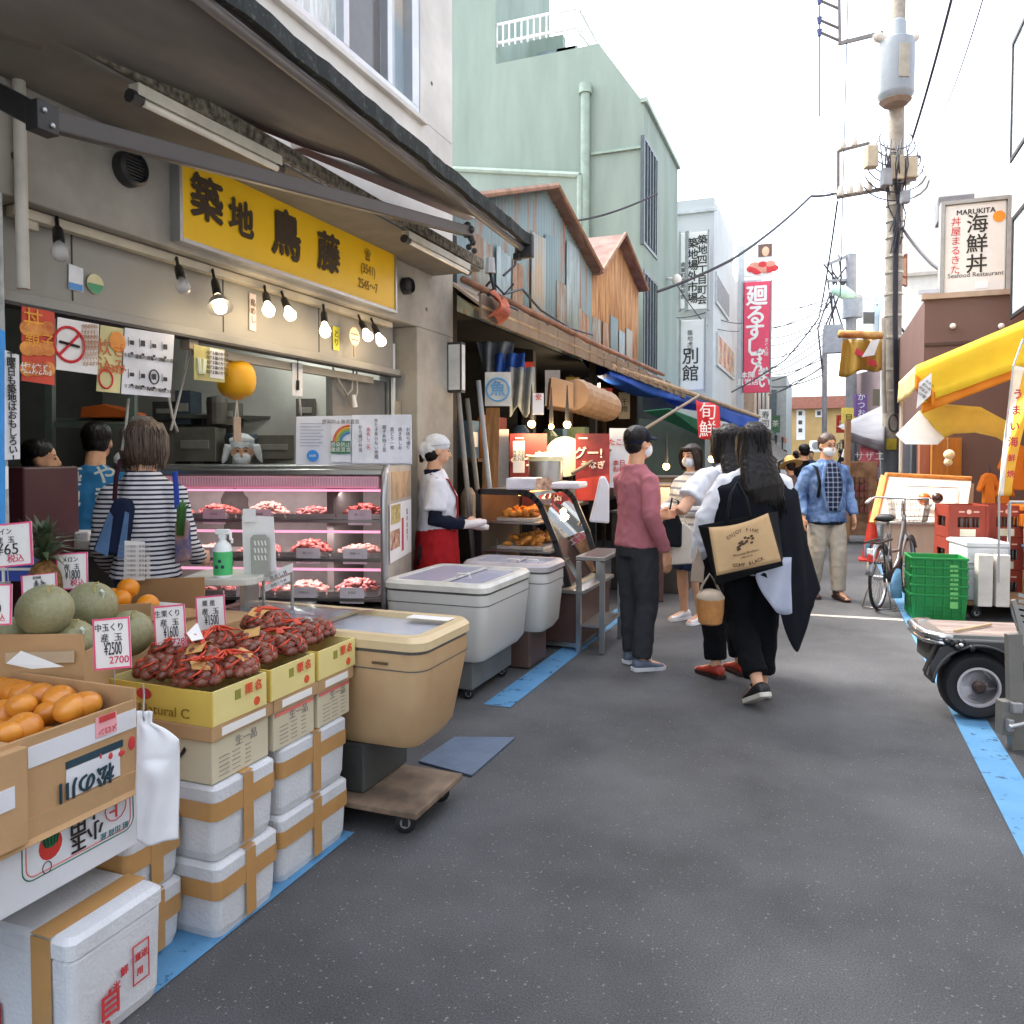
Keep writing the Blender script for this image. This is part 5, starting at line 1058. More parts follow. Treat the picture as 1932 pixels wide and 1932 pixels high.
part('lamp_strip', MB(mat('warm_strip', 'FFB060', .4, var=0, emit=4)).bx(-2.2, -2.17, 5.78, 6.5, 1.165, 1.185), dc)
FRY = mat('fried_orange', 'B8641C', .55, var=.3, vs=14, col2='E09A3A', bump=.4, bs=60); rnd = random.Random(3)
names = ['croquettes', 'fried chicken', 'skewers']
for k, (z, xa, xb) in enumerate(shz):
    for j in range(3):
        yy = 5.88+j*.27; t = thing('fried_food_tray', 'steel tray of %s on the %s of the fried food counter, %s' % (names[(j+k) % 3], ['bottom', 'middle shelf', 'top shelf'][k], ['near end', 'middle', 'far end'][j]), 'food tray', group='trays in the fried food counter')
        part('tray', MB(TRAY).bx(xa+.1, xb-.06, yy-.11, yy+.11, z+.002, z+.03), t, bev=.004); b = MB(FRY)
        for q in range(24):
            T = Matrix.Translation((rnd.uniform(xa+.15, xb-.1), yy+rnd.uniform(-.09, .09), z+.04+.05*rnd.random())) @ Euler((rnd.random(), rnd.random(), rnd.random()*6)).to_matrix().to_4x4()
            b.ball((0, 0, 0), (.045, .028, .02), 8, 6, T)
        part('food', b, t, smooth=True)
# things on the counter top
t = thing('wrapped_boxes', 'white wrapped lunch boxes and paper on top of the fried food counter', 'boxes'); o = lambda u, v, d=6.1: atd(u, v, d)
part('wrapping', MB(mat('wrap_white', 'D5D3DA', .4, bump=.3, bs=14)).box(o(990, 912, 6.2), (.25, .3, .09), .2).box(o(1075, 915, 6.4), (.22, .4, .05), .1), t, bev=.015)
part('printed_panel', MB(mat('food_9A5A3A', '9A5A3A', .5, var=.4, vs=22, col2='E0B89A')).slab(o(1010, 925, 6.0), o(1040, 925, 6.0), o(1042, 902, 6.0), o(1012, 902, 6.0), .004), t)
t = thing('carrier_bag', 'white plastic carrier bag hanging at the fried food counter behind the man in the cap', 'bag')
part('bag', MB(PLB).poly([o(1112, 985, 6.2), o(1150, 988, 6.2), o(1150, 915, 6.2), o(1142, 898, 6.2), o(1132, 900, 6.2), o(1126, 930, 6.2)], FWD*.06), t, bev=.015)
# steel table at the end of the counter
t = thing('steel_table', 'narrow stainless steel side table with shelf at the counter end', 'table'); a = atz(1128, 1232); zt = atd(1128, 1052, 5.95).z
part('top', MB(INOX).box((a.x-.05, a.y+.25, zt), (.22, .6, .03)), t, bev=.004)
for dx, dy in ((.04, -.03), (-.14, -.03), (.04, .53), (-.14, .53)): part('leg', MB(INOX).box((a.x+dx, a.y+dy, zt/2-.01), (.035, .035, zt-.03)), t)
part('shelf', MB(INOX).box((a.x-.05, a.y+.25, .2), (.2, .55, .015)), t)
# banners and boards on the stall wall behind
def banner(u0, v0, u1, v1, d, label, m, words, nm='banner', cat='banner', sl=0, grp=None):
    t = thing(nm, label, cat, group=grp); o = lambda u, v, dd=d: atd(u, v, dd)
    part('sheet', MB(m).slab(o(u0, v1), o(u1, v1), o(u1, v0+sl), o(u0, v0), .006), t)
    for st, u, v, s, mm, vert in words: text(st, s*d/1500, mm, o(u, v, d-.01), RGT, UP, t, vert=vert, bold=.02)
    return t
MAR = mat('maroon_banner', '5E1F24', .6, var=.2, vs=2, col2='8E2A28'); CRM = mat('cream_text', 'E6D9C4', .6)
banner(962, 818, 1032, 960, 7.2, 'dark maroon food banner half covered by a white price list', MAR, [('ぐう', 985, 870, 26, CRM, False), ('▬▬', 980, 826, 8, CRM, False), ('辛', 1018, 862, 20, CRM, False)])
banner(968, 832, 990, 892, 7.1, 'white price list pinned over the maroon banner', PAPER, [('丼 五百\n並 六百\n大 八百', 979, 860, 7, TXT, False)], 'price_list', 'price list')
banner(938, 810, 960, 955, 7.3, 'tall pale blank board beside the maroon banner', mat('pale_board', 'C4BFB6', .7), [], 'board', 'board')
banner(1086, 818, 1150, 945, 7.3, 'dark maroon banner with large cream lettering right of the steamer', MAR, [('グー!', 1110, 856, 24, CRM, False), ('うなぎ', 1118, 878, 16, CRM, False), ('▬▬', 1100, 826, 8, CRM, False)])
part('flame_print', MB(mat('flame_red', 'C8402C', .6)).slab(*[atd(u, v, 7.28) for u, v in ((1087, 944), (1149, 944), (1149, 895), (1087, 905))], t=.003), [o for o in C.objects if o.name.startswith('banner')][-1])
banner(1150, 808, 1196, 920, 7.6, 'white poster with orange food pictures behind the man in the cap', PAPER, [('本日\nお得', 1168, 880, 12, RED, False), ('たこ焼', 1168, 835, 14, mat('orange_print', 'D8532C'), False)], 'poster', 'poster')
banner(915, 702, 964, 766, 6.75, 'off white square sign with a round blue crest at the alley corner', mat('sign_offwhite', 'CFCBC0', .5), [('魚', 939, 735, 30, mat('crest_blue', '5E9CC8'), False)], 'crest_sign', 'sign')
ce = atd(939, 735, 6.73); cs = [o for o in C.objects if o.name.startswith('crest_sign')][-1]
part('crest_ring', MB(mat('crest_blue', '5E9CC8')).tube([ce+RGT*.095*math.cos(R(a))+UP*.095*math.sin(R(a)) for a in range(0, 361, 12)], .009, 4), cs)
banner(1005, 742, 1026, 782, 7.0, 'small red and white leaflet hanging under the range hood', PAPER, [('安', 1016, 750, 12, RED, False)], 'leaflet', 'leaflet')
t = thing('range_hood', 'tan sheet metal duct with ribbed end hanging under the stall canopy', 'duct'); o = lambda u, v, d=8: atd(u, v, d)
TANM = mat('tan_metal', 'A07F5E', .6, var=.12, vs=3)
part('box', MB(TANM).poly([o(1040, 710, 7.6), o(1082, 722, 7.8), o(1082, 772, 7.8), o(1036, 765, 7.6)], FWD*.6), t, bev=.01)
dm = MB(TANM); ax = [o(1082+k*6.6, 745+k*2.4, 7.9+k*.12) for k in range(11)]
dm.tube(ax, [.155, .175, .155, .175, .155, .175, .155, .175, .155, .175, .155], 16); part('ribbed_duct', dm, t)
t = thing('steamer', 'grey lidded steamer pot with a cream lid on the stall counter', 'steamer'); c = o(1030, 905, 6.9)
T = Matrix.Translation(c); part('pot', MB(INOX).lathe([(.14, -.05), (.15, .1), (.15, .16)], 20, T), t, smooth=40); part('lid', MB(mat('lid_cream', 'D2C79A', .5)).lathe([(.16, .162), (.15, .2), (.06, .235), (.001, .24)], 20, T), t, smooth=40)
t = thing('rice_tub_lid', 'big pale round lid propped behind the steamer', 'lid'); c = o(1066, 862, 7.35)
part('disc', MB(mat('tub_pale', 'C3C6B0', .6, var=.06)).tube([c, c+FWD*.02], .19, 28), t, bev=.01)
for i, (u, v, lab) in enumerate(((1003, 800, 'glowing round bulb left of the duct'), (1040, 805, 'small glowing bulb under the middle of the duct'), (1070, 801, 'glowing bulb under the ribbed end of the duct'), (1257, 880, 'glowing bulb left of the masked woman'), (1343, 866, 'glowing bulb right of the masked woman'))):
    t = thing('bulb', lab, 'light bulb', group='warm bulbs in the market stalls'); c = atd(u, v, 7.1+(.9 if i > 2 else 0))
    part('glass', MB(mat('bulb_warm', 'FFC070', .3, var=0, emit=5)).ball(c, .035 if i != 1 else .025, 12, 8), t, smooth=True); part('socket', MB(DARKM).tube([c+UP*.025, c+UP*.08, c+UP*.35], [.02, .02, .004], 8), t)
    l = bpy.data.lights.new('bulb_light', 'POINT'); l.energy = 2.6; l.color = (1, .72, .4); l.shadow_soft_size = .04; lo = link('bulb_light', l, t); lo.location = c-UP*.06-FWD*.06
# ================================================================== PEOPLE
SKIN = mat('skin', 'C9936F', .5, var=.07, vs=14, col2='D6A27F', spec=.35)
SKIN2 = mat('skin_fair', 'D3A384', .5, var=.06, vs=14, spec=.35)
def fab(name, c, var=.08, c2=None): return mat(name, c, .9, var=var, vs=9, col2=c2, bump=.12, bs=220, spec=.2)
HAIRB = mat('hair_black', '0B0908', .5, var=.3, vs=30, stretch=(6, 6, .6), col2='191210', spec=.3)
HAIRD = mat('hair_dark_brown', '1C1310', .5, var=.3, vs=30, stretch=(6, 6, .6), col2='30211A', spec=.3)
HAIRG = mat('hair_ash_brown', '4A3B31', .45, var=.3, vs=30, stretch=(6, 6, .6), col2='6B594B', spec=.5)
MASKM = fab('mask_white', 'DCDEE2', .03)
def person(label, xy, yaw, H, top=None, bottom=None, hair=('short', HAIRB), shoes=(BLACK, WHITE), pose={}, head=(0, 0), mask=False, vox=.0075, skin=SKIN, build=1.0, lean=0.0, glasses=False, group=None):
    t = thing('person', label, 'person', (xy[0], xy[1], 0), yaw, group)
    J = dict(pel=(0, 0, .515), wai=(0, .004, .61), che=(0, .008, .72), shc=(0, -.006, .805), nek=(0, -.012, .838), hed=(0, .010, .930))
    for s, k in ((1, 'R'), (-1, 'L')):
        J['sh'+k] = (.098*s*build, -.008, .788); J['el'+k] = (.135*s*build, -.022, .635); J['wr'+k] = (.138*s*build, .012, .490); J['ha'+k] = (0.02*s, .12, -1)
        J['hip'+k] = (.05*s, 0, .505); J['kn'+k] = (.056*s, .012, .283); J['an'+k] = (.058*s, -.012, .045); J['to'+k] = (.07*s, .095, .012)
    for q in ('wai', 'che', 'shc', 'nek', 'hed', 'shR', 'shL', 'elR', 'elL', 'wrR', 'wrL'):
        x, y, z = J[q]; dz = max(0, z-.52); J[q] = (x, y+lean*dz, z-lean*lean*dz*.35)
    J.update(pose)
    P = {k: V(v)*(1 if k[:2] == 'ha' else H) for k, v in J.items()}
    h = H
    b = MB(skin); X = (1, 0, 0)
    bl = build
    b.tube([P['pel']-V((0, 0, .02*h)), P['pel'], P['wai'], P['che'], P['shc']-V((0, 0, .02*h)), P['nek']-V((0, 0, .012*h)), P['nek']], [(.085*h*bl, .06*h), (.092*h*bl, .066*h), (.076*h*bl, .054*h), (.088*h*bl, .062*h), (.084*h*bl, .046*h), (.046*h, .036*h), (.036*h, .036*h)], 18, ref=X)
    b.tube([P['nek']-V((0, 0, .02*h)), (P['nek']+P['hed'])/2, P['hed']-V((0, 0, .02*h))], [.037*h, .033*h, .034*h], 12)
    HM = Matrix.Translation(P['hed']) @ Euler((head[1], 0, head[0])).to_matrix().to_4x4() @ Matrix.Scale(h, 4)
    b.ball((0, -.006, .014), (.0445, .054, .052), 18, 12, HM).ball((0, .014, -.022), (.0375, .037, .044), 16, 10, HM)
    b.tube([HM @ V((0, .049, .006)), HM @ V((0, .057, -.008)), HM @ V((0, .060, -.017)), HM @ V((0, .050, -.022))], [.005*h, .0055*h, .008*h, .006*h], 8)
    b.ball((0, .047, -.038), (.013, .006, .005), 8, 6, HM)
    for s in (1, -1): b.ball((.0445*s, -.004, -.006), (.006, .012, .017), 8, 6, HM)
    for s, k in ((1, 'R'), (-1, 'L')):
        sh, el, wr = P['sh'+k], P['el'+k], P['wr'+k]
        b.tube([sh-V((s*.03*h, 0, -.004*h)), sh-V((0, 0, .006*h)), sh+(el-sh)*.5, el, el+(wr-el)*.3, wr], [.026*h, .028*h, .026*h, .0225*h, .0235*h, .0155*h], 12)
        d = P['ha'+k].normalized(); out = V((s, 0, 0)) if abs(d.x) < .8 else V((0, 0, 1)); n = (out-d*out.dot(d)).normalized()   # back of the hand
        fwd = n.cross(d)*s*-1
        if fwd.y < 0 and abs(d.y) < .9: fwd = -fwd
        if abs(d.y) >= .9: fwd = V((0, 0, 1)) - d*d.z; fwd.normalize()
        b.tube([wr-d*.004*h, wr+d*.02*h, wr+d*.052*h], [(.0155*h, .0125*h), (.0215*h, .0115*h), (.023*h, .010*h)], 12, ref=fwd)
        for q, (o, L) in enumerate(((.017, .040), (.006, .045), (-.005, .042), (-.016, .033))):
            p0 = wr+d*.045*h+fwd*o*h; c1 = (d-n*.35).normalized(); c2 = (d*.7-n*.75).normalized()
            b.tube([p0, p0+d*L*.35*h, p0+d*L*.35*h+c1*L*.4*h, p0+d*L*.35*h+c1*L*.4*h+c2*L*.35*h], [.0053*h, .0052*h, .0048*h, .004*h], 7)
        p0 = wr+d*.014*h+fwd*.014*h; td = (d*.7+fwd*.6-n*.3).normalized()
        b.tube([p0, p0+td*.022*h, p0+td*.022*h+(d*.9-n*.3).normalized()*.02*h], [.0075*h, .0062*h, .0045*h], 8)
        hp, kn, an, to = P['hip'+k], P['kn'+k], P['an'+k], P['to'+k]
        b.tube([hp, hp+(kn-hp)*.5, kn, kn+(an-kn)*.35, an], [.052*h, .046*h, .031*h, .032*h, .0195*h], 14)
        fd = (to-an); b.tube([an-V((0, 0, .01*h)), an+fd*.3-V((0, 0, .008*h)), to], [(.02*h, .02*h), (.022*h, .02*h), (.02*h, .008*h)], 10, ref=X)
    link('body', melt(b, 'body', vox, 2, skin), t)
    # face
    if head is not None:
        e = MB(mat('eye_dark', '1B1512', .3))
        for s in (1, -1):
            e2 = MB(mat('eye_dark', '1B1512', .3)).ball((.0175*s, .0475, .004), (.0075, .003, .0035), 8, 6, HM); part('eye', e2, t)
            part('brow', MB(HAIRB).tube([HM @ V((.008*s, .0505, .016)), HM @ V((.018*s, .0495, .019)), HM @ V((.027*s, .044, .016))], .0016*h, 5), t)
    if mask:
        m = MB(MASKM).ball((0, .020, -.028), (.0385, .0385, .034), 16, 10, HM).ball((0, .048, -.016), (.012, .014, .012), 8, 6, HM)
        link('mask', melt(m, 'mask', .006, 2, MASKM), t)
        lp = MB(MASKM)
        for s in (1, -1): part('ear_loop', MB(MASKM).tube([HM @ V((.036*s, .03, -.02)), HM @ V((.047*s, .0, -.006)), HM @ V((.046*s, -.008, -.016))], .0016*h, 5), t)
    if glasses: part('glasses', MB(DARKM).tube([HM @ V((.0178+.012*math.cos(R(a)), .053, .003+.009*math.sin(R(a)))) for a in range(0, 361, 30)], .0012*h, 5).tube([HM @ V((-.0178+.012*math.cos(R(a)), .053, .003+.009*math.sin(R(a)))) for a in range(0, 361, 30)], .0012*h, 5).tube([HM @ V((-.007, .055, .004)), HM @ V((.007, .055, .004))], .0012*h, 5), t)
    # hair
    if hair:
        st, hm_ = hair; b = MB(hm_); amp = .003
        if st in ('short', 'bob', 'long', 'tied'):
            dz = .0 if st != 'short' else .006
            b.ball((0, -.014, .022+dz), (.0505, .056, .049), 18, 12, HM)
        if st == 'short': b.ball((0, -.028, .0), (.044, .036, .045), 14, 10, HM)
        if st in ('bob', 'long'):
            lo = -.075 if st == 'bob' else -.085
            b.ball((0, -.022, -.018), (.052, .042, .062), 16, 12, HM)
            for s in (1, -1): b.tube([HM @ V((.030*s, .022, .05)), HM @ V((.047*s, .018, .015)), HM @ V((.050*s, .010, -.03)), HM @ V((.044*s, .0, lo))], [(.010*h, .022*h), (.009*h, .026*h), (.010*h, .026*h), (.007*h, .018*h)], 10, ref=(1, 0, 0))
            b.tube([HM @ V((-.03, .034, .042)), HM @ V((0, .044, .040)), HM @ V((.03, .034, .042))], [.012*h, .014*h, .012*h], 8)
        if st == 'long':
            c = P['nek']; b.tube([HM @ V((0, -.03, .02)), HM @ V((0, -.04, -.05)), c+V((0, -.052*h, -.03*h)), c+V((.008*h, -.072*h, -.07*h)), c+V((.018*h, -.078*h, -.11*h)), c+V((.03*h, -.076*h, -.15*h))], [(.048*h, .035*h), (.058*h, .036*h), (.070*h, .032*h), (.074*h, .026*h), (.060*h, .018*h), (.03*h, .008*h)], 14, ref=X)
        if st == 'tied': b = MB(hm_); b.ball((0, -.026, -.014), (.0475, .040, .042), 14, 10, HM).tube([HM @ V((0, -.05, -.01)), HM @ V((0, -.07, -.03)), HM @ V((0, -.07, -.06))], [.016*h, .014*h, .008*h], 8)
        if st in ('bob', 'long') and vox < .01:
            rs_h = random.Random(int(h*1000)); sm_ = MB(hm_)
            for q in range(150 if st == 'long' else 110):
                a = R(rs_h.uniform(150, 390)); j = lambda s_=.004: V((rs_h.uniform(-s_, s_), rs_h.uniform(-s_, s_), rs_h.uniform(-s_, s_)))
                f = 1.02+rs_h.uniform(0, .07); ca, sa = math.cos(a), math.sin(a)
                pts = [HM @ V((.022*ca, -.014+.024*sa, .070)), HM @ (V((.0505*ca*f, -.014+.057*sa*f, .026))+j()), HM @ (V((.052*ca*f, -.018+.048*sa*f, -.03))+j())]
                if st == 'long' and sa < .1:
                    e = P['nek']; dx = ca*.062*h; dd = -.052*h-.022*h*max(0, -sa)-rs_h.uniform(0, .006)*h
                    pts += [V((e.x+dx, e.y+dd*.8, e.z-.05*h))+j(), V((e.x+dx*1.05+.015*h, e.y+dd*1.15, e.z-.105*h))+j(.008), V((e.x+dx*.95+.03*h, e.y+dd*1.15, e.z-rs_h.uniform(.13, .185)*h))+j(.012)]
                else: pts += [HM @ (V((.050*ca, -.014+.042*sa, -.062-rs_h.uniform(0, .026)))+j(.006))]
                sm_.tube(pts, [.0016*h]*(len(pts)-1)+[.0005*h], 4)
            part('hair_strands', sm_, t, smooth=True)
        me = melt(b, 'hair', .0065, 2, hm_); wrinkle(me, .0035 if st != 'short' else .0025, (60, 60, 7), yaw); link('hair', me, t)
    # clothes
    def garment(name, mb, vx=.0085, amp=.008, sc=(11, 11, 8), m=None, label=None):
        me = melt(mb, name, vx, 4, m); wrinkle(me, amp, sc, yaw*3+H*7); o = link(name, me, t)
        if label: o['label'] = label
        return o
    if top:
        m = top['m']; lo = top.get('loose', 0)*h; hem = top.get('hem', .47)*h; b = MB(m)
        pe = P['pel'].copy(); pe.z = hem
        if top.get('body', True):
            b.tube([pe, (pe+P['wai'])/2, P['wai'], P['che'], P['shc']-V((0, 0, .028*h)), P['shc']+V((0, 0, .008*h)), P['nek']-V((0, 0, .008*h)), P['nek']+V((0, 0, .006*h))], [(.104*h*bl+lo*1.2, .080*h+lo*1.2), (.098*h*bl+lo, .074*h+lo), (.092*h*bl+lo, .068*h+lo), (.099*h*bl+lo*.6, .074*h+lo*.5), (.097*h*bl, .060*h), (.078*h*bl, .050*h), (.050*h, .044*h), (.043*h, .043*h)], 20, ref=X)
        for s, k in ((1, 'R'), (-1, 'L')):
            sl = top.get('sleeve', 'long'); sl = sl if isinstance(sl, str) else sl[0 if k == 'R' else 1]
            sh, el, wr = P['sh'+k], P['el'+k], P['wr'+k]; f = top.get('fat', 1.0)
            if sl == 'long': b.tube([sh-V((s*.04*h, 0, -.006*h)), sh-V((0, 0, .008*h)), sh+(el-sh)*.5, el, el+(wr-el)*.5, wr-(wr-el)*.06], [.030*h, .036*h*min(f, 1.1), .037*h*f, .034*h*f, .029*h*f, .023*h*f], 14)
            elif sl == 'short': b.tube([sh-V((s*.04*h, 0, -.006*h)), sh-V((0, 0, .008*h)), sh+(el-sh)*.35, sh+(el-sh)*.66], [.030*h, .037*h, .040*h*f, .042*h*f], 14)
        garment(top.get('name', 'shirt'), b, amp=top.get('amp', .006), m=m)
    if bottom:
        m = bottom['m']; b = MB(m); cuff = bottom.get('cuff', .05); fl = bottom.get('flare', 1.0)
        if bottom['t'] == 'trousers':
            b.tube([P['pel']-V((0, 0, .05*h)), P['pel'], P['pel']+V((0, 0, .06*h)), P['wai']+V((0, 0, -.01*h))], [(.09*h*bl, .072*h), (.098*h*bl, .074*h), (.09*h*bl, .067*h), (.08*h*bl, .06*h)], 18, ref=X)
            for s, k in ((1, 'R'), (-1, 'L')):
                hp, kn, an = P['hip'+k], P['kn'+k], P['an'+k]; en = an+(kn-an)*((cuff-.045)/.24)
                b.tube([hp+V((0, 0, .01*h)), hp+(kn-hp)*.45, kn, kn+(en-kn)*.5, en], [.058*h, .054*h*fl, .043*h*fl, .040*h*fl, .036*h*fl], 14)
            garment('trousers', b, m=m, amp=.006)
        else:
            z = bottom.get('hem', .28)*h; pe = P['pel']
            b.tube([V((pe.x, pe.y, z)), V((pe.x, pe.y, z+.08*h)), pe-V((0, 0, .03*h)), pe+V((0, 0, .05*h)), P['wai']], [(.105*h*fl, .088*h*fl), (.104*h*fl, .085*h*fl), (.104*h, .080*h), (.09*h, .07*h), (.08*h, .06*h)], 20, ref=X)
            garment('skirt', b, m=m, amp=.008, sc=(14, 14, 2))
    if shoes:
        for s, k in ((1, 'R'), (-1, 'L')):
            an, to = P['an'+k], P['to'+k]; d = to-an; d = V((d.x, d.y, d.z+.03*h)); d.normalize(); sd_ = d.cross(V((0, 0, 1))); sd_ = sd_.normalized() if sd_.length > .1 else V((1, 0, 0)); up = sd_.cross(d)
            base = an-up*.038*h-d*.034*h
            def ring(f, w_, z0, z1): c = base+d*f*h; return [c+sd_*w_*h*math.cos(R(a))+up*((z0+z1)/2+(z1-z0)/2*math.sin(R(a)))*h for a in range(0, 360, 30)]
            u = MB(shoes[0]).rings([ring(-.002, .012, .004, .030), ring(.004, .021, .004, .046), ring(.03, .023, .004, .050), ring(.06, .025, .004, .042), ring(.095, .027, .004, .028), ring(.125, .024, .004, .022), ring(.142, .012, .006, .014)])
            o = part('shoe', u, t, smooth=True)
            so = MB(shoes[1])
            def flat(f, w_): c = base+d*f*h; return [c+sd_*w_*h-up*.006*h, c-sd_*w_*h-up*.006*h, c-sd_*w_*h+up*.010*h, c+sd_*w_*h+up*.010*h]
            so.rings([flat(-.006, .015), flat(.0, .023), flat(.03, .0245), flat(.06, .026), flat(.095, .0285), flat(.125, .026), flat(.140, .018), flat(.147, .010)]); part('sole', so, o, bev=.003)
    t['_'] = 1; del t['_']
    t_info[t.name] = (P, HM, h)
    return t
t_info = {}
def xyz(u, v): p = atz(u, v); return (p.x, p.y)
def xyd(u, d): p = atd(u, 861, d); return (p.x, p.y)
NAVY = fab('navy_cotton', '151B2B'); 
# --- man in maroon sweater
MAROON = fab('dusty_rose_knit', 'A8686F', .06); CHAR = fab('charcoal_trousers', '34363A', .06)
pm1 = person('man in a dusty rose sweater and navy cap standing with his back half turned', xyz(1200, 1258), YAW-R(62), 1.675, dict(m=MAROON, sleeve='long', hem=.505, name='sweater', loose=.004), dict(t='trousers', m=CHAR, cuff=.055, flare=1.06), ('short', HAIRB), (mat('shoe_slate', '5D6878', .7), mat('sole_pale', 'C9CCD0', .6)), dict(elR=(.135, -.03, .64), wrR=(.142, .04, .49), elL=(-.13, .04, .66), wrL=(-.08, .17, .62), haL=(.3, 1, .1), anL=(-.06, .02, .045), toL=(-.075, .125, .012), anR=(.062, -.02, .045), toR=(.075, .085, .012)), mask=True, head=(-.05, .05))
P, HM, h = t_info[pm1.name]
cp = MB(NAVY).ball((0, -.008, .026), (.0505, .0585, .050), 18, 12, HM).ball((0, -.022, .008), (.049, .044, .030), 16, 10, HM); me = melt(cp, 'cap', .006, 2, NAVY); link('cap', me, pm1)
part('brim', MB(NAVY).grid(lambda s, q: HM @ V(((s-.5)*.086*(1-.25*q*q), .038+.05*q-.03*(2*s-1)**2*(1-.2*q), .032-.010*q-.012*(2*s-1)**2)), 12, 6), pm1, solid=.003, smooth=True)
# --- masked woman in striped top
STR2 = stripes('pale_stripes', 'D8D4CC', '8A8A90', .062, .3)
pw2 = person('masked woman with bobbed dark hair, pale striped top and denim skirt', xyz(1303, 1172), R(146), 1.58, dict(m=STR2, sleeve='long', hem=.50, loose=.014, amp=.008), dict(t='skirt', m=fab('denim_navy', '1E2A45', .15), hem=.30, flare=1.0), ('bob', HAIRD), (mat('sneaker_white', 'D5D6DC', .6), mat('sole_white', 'E2E2E4', .6)), dict(elR=(.13, .02, .65), wrR=(.10, .17, .62), haR=(-.3, 1, .1), elL=(-.13, .03, .65), wrL=(-.05, .16, .63), haL=(.4, 1, .1)), mask=True, skin=SKIN2, head=(.15, -.05))
# --- woman in white tee, long black hair
WTEE = fab('white_cotton', 'D9DAE0', .03); BLK = fab('black_cotton', '0D0E12', .15)
pw3 = person('woman in a white short sleeved top and red shoes, half hidden by her companion', xyz(1370, 1274), YAW+R(22), 1.685, dict(m=WTEE, sleeve='short', hem=.50, loose=.014, fat=1.15), dict(t='trousers', m=BLK, cuff=.075, flare=1.15), ('long', HAIRB), (mat('shoe_red', 'A83A2C', .4), mat('sole_dark', '2A1512', .6)), dict(shL=(-.11, -.01, .80), elL=(-.235, -.03, .665), wrL=(-.15, .11, .665), haL=(.8, .5, .1), elR=(.14, .0, .64), wrR=(.12, .12, .56), haR=(0, 1, -.2)), skin=SKIN2)
# --- woman in black wrap, seen from behind
px = xyz(1418, 1318)
pw4 = person('long haired woman in a black asymmetric wrap walking away with a kraft tote', px, YAW+R(2), 1.675, dict(m=WTEE, sleeve=('short', 'long'), hem=.46, loose=.0, fat=1.18, name='white_shirt', amp=.009), dict(t='trousers', m=BLK, cuff=.085, flare=1.18), ('long', HAIRB), (mat('shoe_black', '17171A', .5), mat('sole_offwhite', 'C9C4B8', .6)), dict(elL=(-.165, .01, .655), wrL=(-.185, .07, .50), haL=(-.05, .1, -1), elR=(.10, .03, .63), wrR=(.06, .12, .60), haR=(-.2, 1, 0), anR=(.045, .02, .048), toR=(.055, .125, .012), knR=(.052, .03, .283), knL=(-.035, .03, .28), anL=(-.02, -.13, .085), toL=(-.035, -.045, .012)), skin=SKIN2, head=(-.1, .0))
P, HM, h = t_info[pw4.name]
WRAP = fab('black_wrap', '0C1018', .2)
def wrap(s, q):
    a = R(-172+s*275)
    k0 = max(0, math.cos(a-R(2)))**2; k1 = max(0, math.cos(a-R(-45)))**10; kb = max(0, math.cos(a-R(-120)))**2
    top = .825-.012*abs(math.cos(a)); low = .47-.06*k0-.25*k1-.0*kb
    z = top+(low-top)*q
    rx = .050+.096*min(1, q*7)**.55+.01*q+.075*k0*q**1.2; ry = .044+.042*min(1, q*5)**.6+.03*q
    fold = 1+(.035*math.sin(s*38+q*3)+.02*math.sin(s*71-q*5))*q
    if k1 > .3: rx *= 1-.25*k1*max(0, q-.6)
    return V((rx*math.cos(a)*fold, ry*math.sin(a)*fold-.006, z))*h
part('wrap', MB(WRAP).grid(wrap, 80, 34), pw4, smooth=True, solid=.006)
tl_ = MB(fab('shirt_tail', 'B4B9C9', .05)).grid(lambda s, q: V((-.035+.125*s, -.128-.012*math.sin(s*11+q*3)*q, .53-q*(.07+.13*math.sin(s*math.pi*.62))))*h, 16, 8); part('shirt_tail', tl_, pw4, solid=.004, smooth=True)
# kraft tote
t = thing('kraft_tote', 'kraft brown and black tote bag with printed emblem carried behind the woman in black', 'bag')
o = lambda u, v, d=4.38: atd(u, v, d)
KR = mat('kraft_canvas', 'C8A578', .8, var=.08, vs=6, bump=.1, bs=200)
TL, TR, BR, BL = o(1337, 995), o(1449, 968), o(1474, 1059), o(1352, 1086)
part('front', MB(KR).grid(lambda s, q: (TL*(1-s)+TR*s)*(1-q)+(BL*(1-s)+BR*s)*q - FWD*.012*math.sin(s*math.pi)*math.sin(q*math.pi)+UP*(-.02*math.sin(s*math.pi)*(1-q)), 16, 10), t, smooth=True, solid=.003)
BKC = fab('black_canvas', '15171A', .15); D = FWD*.12
part('gusset', MB(BKC).add([TR, TR+D+RGT*.09, BR+D+RGT*.05, BR], [(0, 1, 2, 3)]).add([BL, BR, BR+D+RGT*.05-UP*.04, BL+D-UP*.07+RGT*.03], [(0, 1, 2, 3)]).add([TL, BL, BL+D-UP*.07+RGT*.03, TL+D-RGT*.03], [(0, 1, 2, 3)]).add([TL+D-RGT*.03, TR+D+RGT*.09, BR+D+RGT*.05-UP*.04, BL+D-UP*.07+RGT*.03], [(0, 1, 2, 3)]), t, solid=.004)
part('handle', MB(BKC).tube([TL*.7+TR*.3, TL*.6+TR*.4+UP*.14+D*.4, TL*.45+TR*.55+UP*.20+D*.8, TL*.3+TR*.7+UP*.1+D*.6, TL*.3+TR*.7], .009, 6), t, smooth=True)
rt, dn = (TR-TL).normalized(), (TL-BL).normalized()
cc = (TL+TR+BR+BL)/4; INKB = mat('bag_ink', '4A3524', .7); q0 = -FWD*.018
